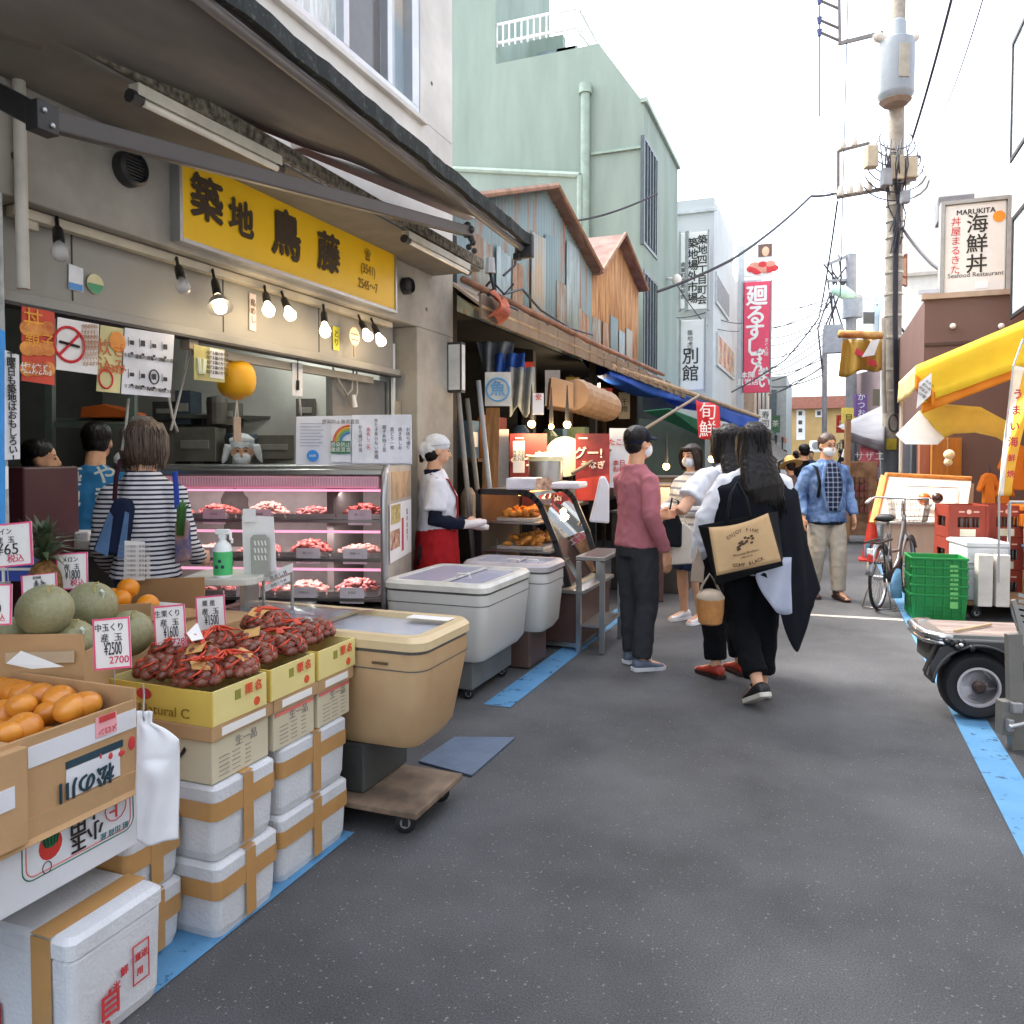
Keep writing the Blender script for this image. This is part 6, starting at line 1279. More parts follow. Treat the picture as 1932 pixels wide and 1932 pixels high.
for i, chx in enumerate('ENJOY FINE'):
    a = R(118-i*6.2*1.0-.0); ang = R(22-i*4.9)
    p = cc+rt*(-.085+i*.0185)+dn*(.058+.022*math.sin(math.pi*i/9))+q0
    text(chx, .028, INKB, p, (rt*math.cos(ang)+dn*math.sin(ang)), (dn*math.cos(ang)-rt*math.sin(ang)), t)
for i, chx in enumerate('COMP BLACK'):
    ang = R(-14+i*3.2); p = cc+rt*(-.075+i*.0175)+dn*(-.098-.010*math.sin(math.pi*i/9))+q0
    text(chx, .026, INKB, p, (rt*math.cos(ang)+dn*math.sin(ang)), (dn*math.cos(ang)-rt*math.sin(ang)), t, bold=.02)
text('Mountain Brothers', .019, INKB, cc-dn*.045+q0, rt, dn, t); text('coffee & tea', .014, INKB, cc-dn*.066+q0, rt, dn, t)
em = MB(INKB); rnd = random.Random(2)
for k in range(16):
    a = cc+dn*(.0+.028*rnd.uniform(-1, 1.2))+rt*(.045*rnd.uniform(-1, 1))*1.0+q0; em.slab(a, a+rt*.016+dn*.004, a+rt*.010+dn*.014, a+dn*.010-rt*.004, .001)
part('emblem', em, t)
# basket bag
t = thing('basket_bag', 'small tan basket bag with woven handles held low beside the woman in black', 'bag'); c = o(1340, 1150, 4.62); T = Matrix.Translation(c)
BSK = mat('basket_tan', 'B27A42', .7, var=.12, vs=30, bump=.4, bs=90)
part('basket', MB(BSK).lathe([(.055, -.085), (.068, -.075), (.078, 0), (.080, .065), (.074, .065), (.070, -.06), (.001, -.065)], 20, T), t, smooth=40)
part('liner', MB(fab('basket_liner', 'B5A592', .1)).lathe([(.078, .055), (.083, .075), (.06, .11), (.02, .12), (.001, .115)], 14, T), t, smooth=True)
for s in (1, -1): part('handle', MB(mat('handle_grey', '8A7F70', .8)).tube([c+RGT*.07+UP*.065+FWD*.02*s, c+RGT*.03+UP*.16+FWD*.01*s, c-RGT*.005+UP*.21, c-RGT*.05+UP*.14+FWD*.01*s, c-RGT*.065+UP*.065+FWD*.02*s], .006, 6), t, smooth=True)
# bags of the masked woman
t = thing('black_bag', 'soft black bag hanging on the forearm of the masked woman', 'bag'); o = lambda u, v, d=6.62: atd(u, v, d)
part('bag', MB(fab('black_nylon', '16181C', .2)).poly([o(1247, 1030), o(1287, 1034), o(1288, 990), o(1277, 962), o(1262, 968), o(1248, 992)], FWD*.08), t, bev=.02); part('strap', MB(BKC).tube([o(1262, 970, 6.65), o(1268, 940, 6.65), o(1280, 945, 6.65), o(1278, 966, 6.65)], .008, 5), t)
t = thing('white_tote', 'cream cotton tote bag hanging beside the denim skirt', 'bag')
part('bag', MB(fab('cream_cotton', 'C6BDB0', .06)).poly([o(1262, 1066, 6.68), o(1312, 1064, 6.68), o(1308, 1000, 6.68), o(1290, 985, 6.68), o(1268, 1000, 6.68)], FWD*.05), t, bev=.012); part('handle', MB(fab('cream_cotton', 'C6BDB0')).tube([o(1272, 1000, 6.7), o(1283, 955, 6.7), o(1300, 998, 6.7)], .007, 5), t)
t = thing('fold_bag', 'small beige folded cloth bag held at the hip of the woman in black', 'bag'); o = lambda u, v, d=4.7: atd(u, v, d)
part('bag', MB(fab('beige_cotton', 'A99684', .08)).poly([o(1304, 1098), o(1328, 1100), o(1330, 1070), o(1318, 1030), o(1308, 1060)], FWD*.03), t, bev=.008)
# --- man in denim shirt walking towards us
DEN = fab('denim_shirt', '46608F', .25, '7590B8'); STONE = fab('stone_trousers', 'ABA395', .06)
pm5 = person('masked man in open denim shirt and stone trousers walking towards the camera', xyz(1556, 1128), YAW+R(184), 1.70, dict(m=DEN, sleeve='long', hem=.47, loose=.012, fat=1.15, name='denim_shirt', amp=.009), dict(t='trousers', m=STONE, cuff=.05, flare=1.12), ('short', mat('hair_greying', '4A362C', .5, var=.3, vs=40)), (mat('shoe_brown', '4A352E', .6), mat('sole_dark', '2A1512')), dict(elR=(.15, -.03, .64), wrR=(.155, .03, .50), elL=(-.15, -.03, .64), wrL=(-.15, .05, .505), knL=(-.055, .05, .285), anL=(-.055, .06, .05), toL=(-.065, .165, .012), anR=(.058, -.05, .045), toR=(.07, .05, .012)), mask=True, head=(.15, -.12), glasses=True, build=1.05)
P, HM, h = t_info[pm5.name]
PLD = stripes('navy_plaid', '1A2138', '98A2B8', .05, .25, 'X', plaid='Z')
part('plaid_shirt', MB(PLD).grid(lambda s, q: (lambda x_: V((x_, (.088-.03*max(0, q-.55)**1.2*2)*math.sqrt(1-(x_/.135)**2)+.008, .54+.285*q)))((s-.5)*(.045+.075*math.sin(math.pi*(.05+.86*q))))*h, 10, 14), pm5, smooth=True, solid=.008)
for s_ in (1, -1): part('lapel', MB(DEN).tube([(lambda q: V((s_*.5*(.052+.079*math.sin(math.pi*(.05+.86*q))), (.092-.03*max(0, q-.55)**1.2*2)+.004, .535+.292*q))*h)(k/9) for k in range(10)], [(.011*h, .006*h)]*10, 6, ref=(1, 0, 0)), pm5, smooth=True)
part('undershirt_hem', MB(NAVY).tube([V((0, .004, .455))*h, V((0, .004, .475))*h], [(.108*h, .087*h), (.115*h, .092*h)], 20, ref=(1, 0, 0)), pm5, smooth=True)
part('bag_strap', MB(BKC).tube([V((.085, -.03, .82))*h, V((.088, .05, .80))*h, V((.082, .092, .70))*h, V((.092, .088, .62))*h], [(.010*h, .003*h)]*4, 6, ref=(1, 0, 0)), pm5, smooth=True)
# --- farther walkers
person('man in a black t shirt seen from behind, far down the lane', xyd(1517, 12.5), YAW+R(5), 1.66, dict(m=BLK, sleeve='short', hem=.47, loose=.012), dict(t='trousers', m=CHAR), ('short', HAIRB), vox=.011, build=1.12, group=None)
ph7 = person('person in a wide straw hat walking away ahead of the man in black t shirt', xyd(1491, 11.5), YAW+R(10), 1.42, dict(m=fab('dusty_jacket', '6E5A56', .1), sleeve='long', hem=.45, loose=.01), dict(t='trousers', m=CHAR), ('short', HAIRD), vox=.011)
P, HM, h = t_info[ph7.name]
part('straw_hat', MB(mat('straw', 'C9A662', .8, var=.12, vs=30, bump=.3, bs=120)).lathe([(.165, .0), (.11, .03), (.075, .05), (.07, .10), (.045, .13), (.001, .135)], 20, Matrix.Translation(P['hed']+V((0, -.03, .03))) @ Matrix.Rotation(R(-28), 4, 'X')), ph7, smooth=40, solid=.004)
person('distant shopper in a dark jacket on the left side of the lane', xyd(1448, 15), YAW+R(30), 1.62, dict(m=fab('dark_jacket', '2E2B2E'), sleeve='long'), dict(t='trousers', m=CHAR), ('short', HAIRB), vox=.013)
person('distant figure in grey clothes near the end of the lane', xyd(1470, 22), YAW+R(185), 1.66, dict(m=fab('mid_grey', '6A6A6E'), sleeve='long'), dict(t='trousers', m=NAVY), ('short', HAIRB), vox=.014)
# --- striped shopper at the case
STR1 = stripes('breton_stripes', 'D6D4D6', '2B2F42', .0215, .42)
p = xyd(272, 3.72)
ps1 = person('shopper with ash brown bob and navy striped top, back turned, at the meat case', p, YAW+R(6), 1.655, dict(m=STR1, sleeve='long', hem=.545, loose=.004, fat=.95, amp=.008), dict(t='trousers', m=fab('jeans_blue', '22364F', .2), cuff=.05, flare=1.12), ('bob', HAIRG), (BLACK, BLACK), dict(elR=(.112, -.01, .64), wrR=(.12, .11, .58), haR=(.1, 1, 0), elL=(-.115, -.01, .64), wrL=(-.125, .08, .56), haL=(0, 1, -.3)), build=.86, skin=SKIN2, head=(-.05, .0), vox=.007)
t = thing('denim_tote', 'dark and light denim tote hanging from the left shoulder of the striped shopper', 'bag'); o = lambda u, v, d=3.55: atd(u, v, d)
part('bag', MB(fab('dark_denim', '1D2740', .25)).poly([o(172, 1040), o(232, 1052), o(244, 960), o(238, 942), o(214, 940), o(206, 958)], FWD*.07), t, bev=.015)
for pts in (((178, 1038), (203, 1050), (213, 975), (206, 965)), ((220, 1054), (236, 1054), (243, 968), (236, 965))): part('panel', MB(fab('light_denim', '5F7FA8', .2)).slab(*[o(u, v, 3.542) for u, v in pts], t=.003), t)
part('strap', MB(fab('strap_maroon', '3A1F28', .1)).tube([o(216, 945, 3.56), o(219, 900, 3.56), o(227, 868, 3.63), o(234, 862, 3.72)], [(.011, .003)]*4, 6, ref=RGT), t)
t = thing('leek_bag', 'blue shoulder bag with green leeks at the right arm of the striped shopper', 'bag')
part('strap', MB(mat('blue_strap', '1F3FA0', .6)).tube([o(330, 890, 3.62), o(333, 930, 3.56), o(334, 960, 3.56)], [(.012, .003)]*3, 6, ref=RGT), t)
part('bag', MB(fab('blue_print', '3F5FA8', .5, 'B58A6A')).poly([o(328, 1065), o(356, 1058), o(352, 985), o(336, 975), o(328, 990)], FWD*.05), t, bev=.012)
lk = MB(mat('leek_green', '3F6B34', .5, var=.3, vs=20, stretch=(1, 1, .2)))
for k in range(5): lk.tube([o(336+k*2, 1010, 3.53), o(337+k*3, 960, 3.52), o(335+k*5, 942+abs(k-2)*6, 3.5)], [.008, .008, .004], 6)
part('leeks', lk, t, smooth=True)
# --- staff
GREYJ = fab('grey_smock', '6E6A66', .08)
def bandana(t, tri=False):
    P, HM, h = t_info[t.name]; m = fab('white_kerchief', 'D8DBDE', .03)
    b = MB(m).ball((0, -.008, .030 if not tri else .036), (.051, .060, .046), 18, 12, HM).ball((0, -.035, .005), (.048, .040, .042), 14, 10, HM)
    if tri: b.tube([HM @ V((-.055, -.0, .03)), HM @ V((-.075, -.01, -.03)), HM @ V((-.085, -.01, -.05))], [.02*h, .012*h, .004*h], 8).tube([HM @ V((.055, -.0, .03)), HM @ V((.075, -.01, -.03)), HM @ V((.085, -.01, -.05))], [.02*h, .012*h, .004*h], 8).tube([HM @ V((-.05, .015, .052)), HM @ V((0, .044, .056)), HM @ V((.05, .015, .052))], .010*h, 8)
    else: b.ball((0, -.062, .0), (.03, .03, .035), 10, 8, HM).ball((0, -.055, -.03), (.022, .02, .02), 8, 6, HM)
    part('hem_band', MB(fab('kerchief_hem', 'B9BEC6')).tube([HM @ V((.0525*math.cos(R(a)), -.008+.0600*math.sin(R(a)), (.036 if tri else .024)+.012*math.sin(R(a)))) for a in range(0, 361, 20)], .0022*h, 5), t)
    me = melt(b, 'kerchief', .007, 3, m); wrinkle(me, .004, (14, 14, 14), 3); link('kerchief', me, t)
pc1 = person('shop worker with white kerchief and face mask standing behind the meat case', xyd(458, 5.75), YAW+R(190), 1.615, dict(m=GREYJ, sleeve='long'), dict(t='trousers', m=CHAR), None, (BLACK, BLACK), mask=True, skin=SKIN2, head=(.1, .0), vox=.008)
bandana(pc1, True)
cpos = xyd(822, 5.85)
pc2 = person('shop worker in white t shirt, red apron and white kerchief by the concrete pier', cpos, YAW-R(78), 1.625, dict(m=NAVY, sleeve='long', hem=.50), dict(t='trousers', m=CHAR), ('tied', HAIRB), (BLACK, BLACK), dict(elR=(.12, -.02, .625), wrR=(.085, .12, .60), haR=(-.15, 1, .1), elL=(-.12, .0, .63), wrL=(-.03, .15, .595), haL=(.2, 1, -.2)), mask=False, skin=SKIN2, head=(0, -.1), vox=.007)
bandana(pc2)
P, HM, h = t_info[pc2.name]
def over(t, name, mb, m, amp=.005):
    me = melt(mb, name, .009, 4, m); wrinkle(me, amp, (11, 11, 8), 5); return link(name, me, t)
b = MB(WTEE).tube([V((0, .0, .50))*h, P['wai'], P['che'], P['shc']-V((0, 0, .024*h)), P['shc']+V((0, 0, .01*h)), P['nek']-V((0, 0, .004*h))], [(.112*h, .092*h), (.104*h, .084*h), (.110*h, .09*h), (.103*h, .068*h), (.084*h, .056*h), (.05*h, .047*h)], 20, ref=(1, 0, 0))
for k, s in (('R', 1), ('L', -1)): b.tube([P['sh'+k]-V((s*.04*h, 0, -.006*h)), P['sh'+k]-V((0, 0, .008*h)), P['sh'+k]+(P['el'+k]-P['sh'+k])*.4, P['sh'+k]+(P['el'+k]-P['sh'+k])*.75], [.033*h, .040*h, .049*h, .052*h], 14)
over(pc2, 't_shirt', b, WTEE)
REDA = fab('apron_red', 'A31F24', .08)
over(pc2, 'apron', MB(REDA).tube([V((0, .005, .25))*h, V((0, .005, .40))*h, V((0, .005, .545))*h, V((0, .01, .585))*h], [(.118*h, .105*h), (.122*h, .104*h), (.116*h, .096*h), (.108*h, .088*h)], 20, ref=(1, 0, 0)), REDA)
part('apron_strap', MB(REDA).tube([V((.05, .092, .58))*h, V((.055, .09, .72))*h, V((.062, .05, .80))*h, V((.05, -.03, .825))*h], [(.012*h, .004*h)]*4, 6, ref=(1, 0, 0)).tube([V((-.05, .092, .58))*h, V((-.055, .09, .72))*h, V((-.062, .05, .80))*h, V((-.05, -.03, .825))*h], [(.012*h, .004*h)]*4, 6, ref=(1, 0, 0)), pc2)
part('waist_pouch', MB(fab('pouch_grey', '3E3E3A', .1)).tube([V((.05, -.08, .47))*h, V((.085, -.03, .46))*h, V((.09, .03, .45))*h], [(.06*h, .02*h)]*3, 8, ref=(0, 0, 1)), pc2, smooth=True)
GLV = mat('white_glove', 'D8D0CC', .6)
b = MB(GLV)
for k in 'RL': d_ = P['ha'+k].normalized(); b.tube([P['wr'+k]-d_*.03*h, P['wr'+k]+d_*.01*h, P['wr'+k]+d_*.06*h, P['wr'+k]+d_*.10*h], [(.022*h, .018*h), (.026*h, .02*h), (.03*h, .019*h), (.018*h, .012*h)], 10)
me = melt(b, 'glove', .006, 3, GLV); link('glove', me, pc2)
BT = fab('blue_tee', '2F6FA0', .08)
pb1 = person('shop worker in a blue lettered t shirt bending over inside the shop, back to us', xyd(166, 4.6), YAW+R(16), 1.70, dict(m=BT, sleeve='short', hem=.45, loose=.012, fat=1.2), dict(t='trousers', m=CHAR), ('short', HAIRB), lean=.33, build=1.2, vox=.009)
P, HM, h = t_info[pb1.name]; Tw = Matrix.LocRotScale(pb1.location, pb1.rotation_euler, None); R3 = Tw.to_3x3()
ub = (P['shc']-P['wai']).normalized(); bn = V((0, -1, .33)).normalized()
for st, dx, k_ in (('築地', -.05, .62), ('やき', .055, .66)): text(st, .125, mat('tee_print', 'D5D9D4', .7), Tw @ (P['wai']*(1-k_)+P['shc']*k_+V((dx, 0, 0))*h+bn*.108*h), R3 @ V((1, 0, 0)), R3 @ ub, pb1, vert=True, bold=.02)
person('dim figure in dark clothing at the far left inside the shop', xyd(72, 4.4), YAW-R(70), 1.56, dict(m=fab('dim_shirt', '4B4A46', .1), sleeve='short', hem=.45), dict(t='trousers', m=CHAR), ('short', HAIRB), vox=.010)
ph3 = person('half hidden shop worker in white cap behind the left shoulder of the striped shopper', xyd(240, 5.3), YAW+R(170), 1.50, dict(m=GREYJ, sleeve='long'), dict(t='trousers', m=CHAR), None, vox=.011, mask=True)
bandana(ph3)
# ================================================================== RIGHT SIDE OF THE LANE
POLEC = mat('pole_concrete', '8F877A', .85, var=.15, vs=5, col2='A59C8D', bump=.2, bs=40)
up = thing('utility_pole', 'tall concrete utility pole with grey transformer and tangled cable fittings', 'utility pole')
PB = V((1.2, 0, 0)); pb0 = atd(1680, 900, 14.6); PBX, PBY = pb0.x, pb0.y; pd = 14.6
def pz(v): return 1.47+(861-v)*pd/1500
part('pole', MB(POLEC).tube([V((PBX, PBY, 0)), V((PBX, PBY, 3)), V((PBX, PBY, 11.5))], [.155, .15, .115], 20), up, smooth=40)
tr = MB(mat('transformer_grey', '868D90', .45, var=.05)); TZ0, TZ1 = pz(208), pz(105)
tc_ = V((PBX, PBY, 0))-FWD*.2-RGT*.12
tr.lathe([(.24, TZ0-.02), (.30, TZ0+.06), (.305, TZ0+.1), (.31, TZ1-.1), (.29, TZ1), (.2, TZ1+.04), (.17, TZ1+.08), (.16, TZ1+.32), (.12, TZ1+.37), (.001, TZ1+.38)], 28, Matrix.Translation(tc_))
part('transformer', tr, up, smooth=40)
part('transformer_base', MB(mat('rust_base', '8C7866', .8)).lathe([(.2, TZ0-.1), (.27, TZ0-.03), (.25, TZ0-.015)], 24, Matrix.Translation(tc_)), up, smooth=40)
part('nameplate', MB(mat('plate_tan', '98917F', .5)).box(tc_-FWD*.31+UP*((TZ0+TZ1)/2+.05), (.18, .02, .58), YAW), up)
for s in (1, -1): part('bushing', MB(mat('porcelain', 'C9C2B2', .3)).tube([tc_+RGT*.2*s+UP*(TZ1+.03), tc_+RGT*.34*s+UP*(TZ1+.10), tc_+RGT*.40*s+UP*(TZ1+.08)], [.07, .09, .05], 10), up, smooth=40)
WIRE = mat('wire_dark', '3A3A40', .6); BRK = mat('bracket_grey', '77726E', .5, metal=.4)
def pp(u, v, d=None): return atd(u, v, d or pd)
part('crossarm', MB(BRK).beam(pp(1584, 82), pp(1665, 62), .06, .06).beam(pp(1582, -40), pp(1584, 84), .05, .05, RGT).beam(pp(1584, 84), pp(1600, 75), .04, .04), up)
part('crossarm', MB(BRK).beam(pp(1580, 372), pp(1676, 355), .07, .06).beam(pp(1582, 285), pp(1640, 270), .05, .05).beam(pp(1581, 285), pp(1581, 372), .05, .05, RGT), up)
INS = mat('insulator_blue', '3F4A78', .3)
for v in (8, 45, 68): part('insulator', MB(INS).tube([pp(1546, v-12), pp(1546, v)], [.05, .03], 10).use(BRK).tube([pp(1550, v-6), pp(1582, v+8)], .025, 6), up, smooth=40)
jb = MB(mat('junction_cream', 'B5A88C', .6, var=.1))
for (u, v, w_, h_) in ((1643, 297, .20, .38), (1690, 318, .24, .42), (1716, 318, .22, .36)): jb.box(pp(u, v, 14.3), (w_, .2, h_), YAW)
part('junction_box', jb, up, bev=.02)
rnd = random.Random(5)
for k in range(7):
    r_ = .30+.05*k; c = pp(1690, 262+k*9, 14.35); pts = [c+RGT*r_*math.cos(R(a))+UP*(r_*.62*math.sin(R(a))-.12*k*.3) for a in range(150+8*k, 395-6*k, 20)]
    part('cable_loop', MB(WIRE).tube(pts, .012, 5), up)
for k in range(8):
    a, b = pp(1668+rnd.uniform(0, 34), 345+rnd.uniform(0, 20), 14.4), pp(1672+rnd.uniform(0, 28), 420+rnd.uniform(0, 60), 14.4); part('cable_tail', MB(WIRE).tube([a, (a+b)/2+RGT*rnd.uniform(-.15, .15), b], .013, 5), up)
bz = MB(mat('band_steel', 'B9B3A4', .4, metal=.4))
for v in (395, 425, 455, 490, 520, 560, 600, 640, 700, 740): bz.lathe([(.158, pz(v)), (.160, pz(v)+.04)], 20, Matrix.Translation((PBX, PBY, 0)))
part('band', bz, up); part('side_pipe', MB(mat('pipe_tan', 'A9A292', .5)).tube([pp(1667, 600, 14.4), pp(1667, 720, 14.4), pp(1669, 780, 14.4)], .04, 8), up, smooth=40)
part('wrap_sleeve', MB(mat('sleeve_grey', '7E8688', .5)).lathe([(.162, .0), (.162, pz(843))], 20, Matrix.Translation((PBX, PBY, 0))), up, smooth=40)
part('yellow_plate', MB(mat('plate_yellow', 'C9B53A', .5)).box(pp(1682, 838, 14.4), (.18, .02, .2), YAW), up)
rot_ = MB(mat('ring_dark', '3F3C38', .6)).tube([pp(1686+9*math.cos(R(a)), 798+16*math.sin(R(a)), 14.42) for a in range(0, 361, 24)], .015, 5); part('hose_coil', rot_, up)
t = thing('hanging_signboard', 'ochre vinyl sign curtain with red fish design hung beside the utility pole', 'sign'); o = lambda u, v, d=14.0: atd(u, v, d)
VIN = mat('ochre_vinyl', 'B58F3C', .6, var=.1, vs=2)
part('curtain', MB(VIN).grid(lambda s, q: o(1590+s*74-8*q*(1-s), 640+q*(70-14*s)+4*math.sin(s*9)*q, 14.0+.1*math.sin(s*12)), 30, 8), t, solid=.006, smooth=True)
part('roll', MB(mat('roll_orange', 'C9702E', .6, var=.4, vs=4, col2='D9B060')).tube([o(1583, 630), o(1664, 633)], .07, 10), t, smooth=True)
part('fish_print', MB(REDP).slab(o(1612, 668, 13.88), o(1640, 678, 13.88), o(1628, 664, 13.88), o(1616, 656, 13.88), .004).slab(o(1636, 688, 13.88), o(1656, 692, 13.88), o(1652, 680, 13.88), o(1640, 676, 13.88), .004).use(WHITE).slab(o(1626, 674, 13.87), o(1650, 670, 13.87), o(1660, 640, 13.87), o(1645, 642, 13.87), .004), t)
t = thing('side_sign', 'rusty brown vertical sign frame fixed to the far side of the utility pole', 'sign')
part('frame', MB(mat('rust_frame', '9A5A42', .7, var=.2)).slab(o(1622+8, 790, 15), o(1650, 790, 15), o(1650, 730, 15), o(1630, 735, 15), .05) if False else MB(mat('rust_frame', '9A5A42', .7, var=.2)).slab(o(1692, 535, 15), o(1712, 540, 15), o(1712, 478, 15), o(1692, 486, 15), .06), t)
part('face', MB(mat('sign_tan', 'C9A585', .6)).slab(o(1700, 518, 14.93), o(1710, 522, 14.93), o(1710, 486, 14.93), o(1700, 489, 14.93), .01).slab(o(1700, 535, 14.93), o(1710, 538, 14.93), o(1710, 526, 14.93), o(1700, 523, 14.93), .01), t)
# distant pole cluster and street lamp
fp = thing('distant_pole', 'far grey utility pole cluster with fittings left of the big pole', 'utility pole'); d = 26
part('pole', MB(mat('far_pole', '85888F', .8)).tube([atd(1605, 1000, d), atd(1606, 480, d)], .17, 12).tube([atd(1555, 950, d), atd(1556, 630, d)], .08, 8), fp, smooth=40)
part('crossarm', MB(mat('far_pole', '85888F')).beam(atd(1560, 500, d), atd(1606, 480, d), .1, .1).beam(atd(1560, 530, d), atd(1610, 528, d), .08, .08).beam(atd(1570, 640, d), atd(1605, 640, d), .08, .08), fp)
part('transformer', MB(mat('far_box', '8E96A0', .6)).tube([atd(1608, 600, d), atd(1608, 560, d)], .32, 12).box(atd(1572, 640, d), (.6, .4, .9)), fp, smooth=40)
for k in range(9):
    a = atd(1556+rnd.uniform(-6, 50), 480+rnd.uniform(0, 60), d); b = atd(1556+rnd.uniform(-6, 50), 560+rnd.uniform(0, 160), d); part('cable', MB(WIRE).tube([a, (a+b)/2+RGT*rnd.uniform(-.4, .4), b], .03, 5), fp)
t = thing('street_lamp', 'pale green street lamp head on a thin arm among the distant poles', 'street lamp')
part('head', MB(mat('lamp_green', 'A9CDBE', .4)).tube([atd(1568, 545, 25), atd(1592, 552, 25), atd(1612, 558, 25)], [(.12, .10), (.22, .10), (.10, .06)], 10, ref=UP), t, smooth=True); part('arm', MB(ALU).tube([atd(1612, 558, 25), atd(1640, 565, 25), atd(1655, 575, 22)], .03, 6), t)
t = thing('purple_sign', 'purple shop sign with white characters beyond the utility pole', 'sign')
part('panel', MB(mat('purple', '6A4A86', .5)).slab(atd(1614, 786, 20), atd(1636, 786, 20), atd(1636, 744, 20), atd(1614, 744, 20), .1), t); text('かつお', .2, WHITE, atd(1625, 765, 19.95), RGT, UP, t, vert=True)
for i, (u0, u1, v0, v1, dd, cc, lab) in enumerate(((1618, 1660, 540, 900, 34, 'B7C3CC', 'pale blue grey building sliver left of the utility pole'), (1640, 1668, 690, 900, 24, '7C6F74', 'dull mauve shop front sliver behind the purple sign'), (1705, 1750, 600, 900, 19, 'AAB1B4', 'light grey service wall with meters right of the pole'))):
    a, b = atd(u0, v1, dd), atd(u1, v0, dd); t = thing('building_sliver', lab, 'building'); c = (a+b)/2
    part('wall', MB(mat('sliver_'+cc, cc, .8, var=.15, vs=1)).box((c.x+.3, c.y+1.5, b.z/2), (abs((b-a).dot(RGT))+.5, 2.5, b.z), YAW), t)
    wn_ = MB(mat('far_pane', '4A4740', .3)); [wn_.box(atd((u0+u1)/2, v0+60+40*k, dd-.2), ((u1-u0)*dd/1500*.5, .05, .5), YAW) for k in range(3)]; part('window', wn_, t)
mt = MB(mat('meter_grey', '9DA3A4', .5))
t = thing('meter_cluster', 'cluster of grey electric meters and dark cables beside the utility pole', 'meters')
for k, (u, v) in enumerate(((1718, 690), (1735, 650), (1722, 640), (1745, 700), (1712, 660))): part('meter', MB(mat('meter_grey', '9DA3A4')).box(atd(u, v, 15.5), (.16, .14, .3), YAW), t, bev=.02)
for k in range(10):
    a = atd(1705+rnd.uniform(0, 50), 620+rnd.uniform(0, 30), 15.3); b = atd(1705+rnd.uniform(0, 50), 690+rnd.uniform(0, 60), 15.3); part('cable', MB(WIRE).tube([a, (a+b)/2+RGT*rnd.uniform(-.2, .2), b], .02, 5), t)
# cables overhead
def cable(pts, r, lab, ds=None, grp='overhead cables'):
    P = [atd(u, v, d) for u, v, d in pts]; out = []
    for a, b in zip(P, P[1:]):
        n = 10
        for i in range(n): q = a+(b-a)*(i/n); q = q-UP*((b-a).length*.018*4*(i/n)*(1-i/n)); out.append(q)
    out.append(P[-1]); solo('overhead_cable', MB(WIRE).tube(out, r, 5), lab, 'cable', grp)
cable([(1800, -20, 11), (1722, 260, 14.3)], .022, 'thick dark cable falling steeply from the top edge to the utility pole')
cable([(1860, -20, 12), (1770, 230, 22), (1730, 430, 30)], .012, 'thin cable right of the thick one, running down past the pole')
cable([(1577, 365, 14.6), (1530, 370, 14), (1380, 490, 12), (1240, 550, 11.5)], .022, 'heavy cable from the pole bracket down to the green building corner')
cable([(1577, 365, 14.6), (1500, 345, 16), (1428, 305, 18), (1300, 350, 18)], .010, 'faint peaked service wire over the red sign')
cable([(1240, 365, 11), (1140, 405, 10.5), (1060, 420, 10.2)], .014, 'grey cable crossing in front of the green building to the tin gable')
cable([(1702, 430, 14.5), (1760, 500, 13), (1905, 585, 11)], .024, 'heavy cable from the pole to the brown shop')
cable([(1580, 380, 14.6), (1553, 560, 18), (1545, 600, 18), (1480, 680, 20), (1380, 740, 20)], .018, 'slack cable from the bracket down to the stall awnings')
cable([(1600, -20, 14.6), (1590, 370, 14.6), (1585, 560, 15)], .010, 'thin vertical service line left of the pole')
cable([(1555, 690, 26), (1500, 720, 24), (1450, 745, 22)], .02, 'dark cable sagging left of the distant pole')
cable([(1555, 620, 26), (1490, 660, 22), (1440, 705, 20)], .014, 'second cable sagging left of the distant pole')
cable([(1555, 560, 26), (1480, 590, 30), (1440, 610, 34)], .012, 'upper faint cable left of the distant pole')
cable([(1275, 600, 19), (1330, 590, 20.2), (1400, 610, 24)], .014, 'cable bundle across the white building signs')
cable([(1546, 10, 14.6), (1546, 220, 15)], .012, 'short thin line dropping from the upper insulators')
cable([(1275, 535, 19), (1330, 612, 20), (1395, 625, 23)], .012, 'lower thin cable across the white building')
for (u, v) in ((1586, 372), (1604, 369), (1622, 366), (1640, 362), (1590, 284), (1612, 278), (1700, 345), (1712, 352)): part('insulator', MB(mat('porcelain', 'C9C2B2')).tube([pp(u, v-3, 14.5), pp(u, v-10, 14.5), pp(u, v-20, 14.5)], [.05, .065, .03], 8), up, smooth=40)
part('crossarm', MB(BRK).beam(pp(1668, 345, 14.3), pp(1728, 338, 14.3), .06, .06).beam(pp(1672, 300, 14.4), pp(1735, 296, 14.4), .05, .05), up)
part('junction_box', MB(mat('junction_grey', '8C8F90', .5)).box(pp(1672, 335, 14.2), (.16, .16, .3), YAW), up, bev=.015)
part('junction_box', MB(mat('junction_grey', '8C8F90', .5)).box(pp(1708, 372, 14.2), (.14, .14, .22), YAW), up, bev=.015)
for k in range(9): part('cable_loop', MB(WIRE).tube([pp(1660+k*7, 262+6*(k % 3), 14.3), pp(1664+k*6+8*math.sin(k*2), 300+10*(k % 2), 14.1), pp(1668+k*5, 352+8*(k % 3), 14.3)], .012, 4), up, smooth=True)
rnd = random.Random(77)
for k in range(12):
    v0, v1 = 560+k*13+rnd.uniform(-8, 8), 590+k*14+rnd.uniform(-25, 25); cable([(1562, v0, 26), (1505, (v0+v1)/2+8, 27), (1452, v1, 30)], .019, 'thin faint wire in the fan strung left of the distant pole', grp='fan of thin wires')
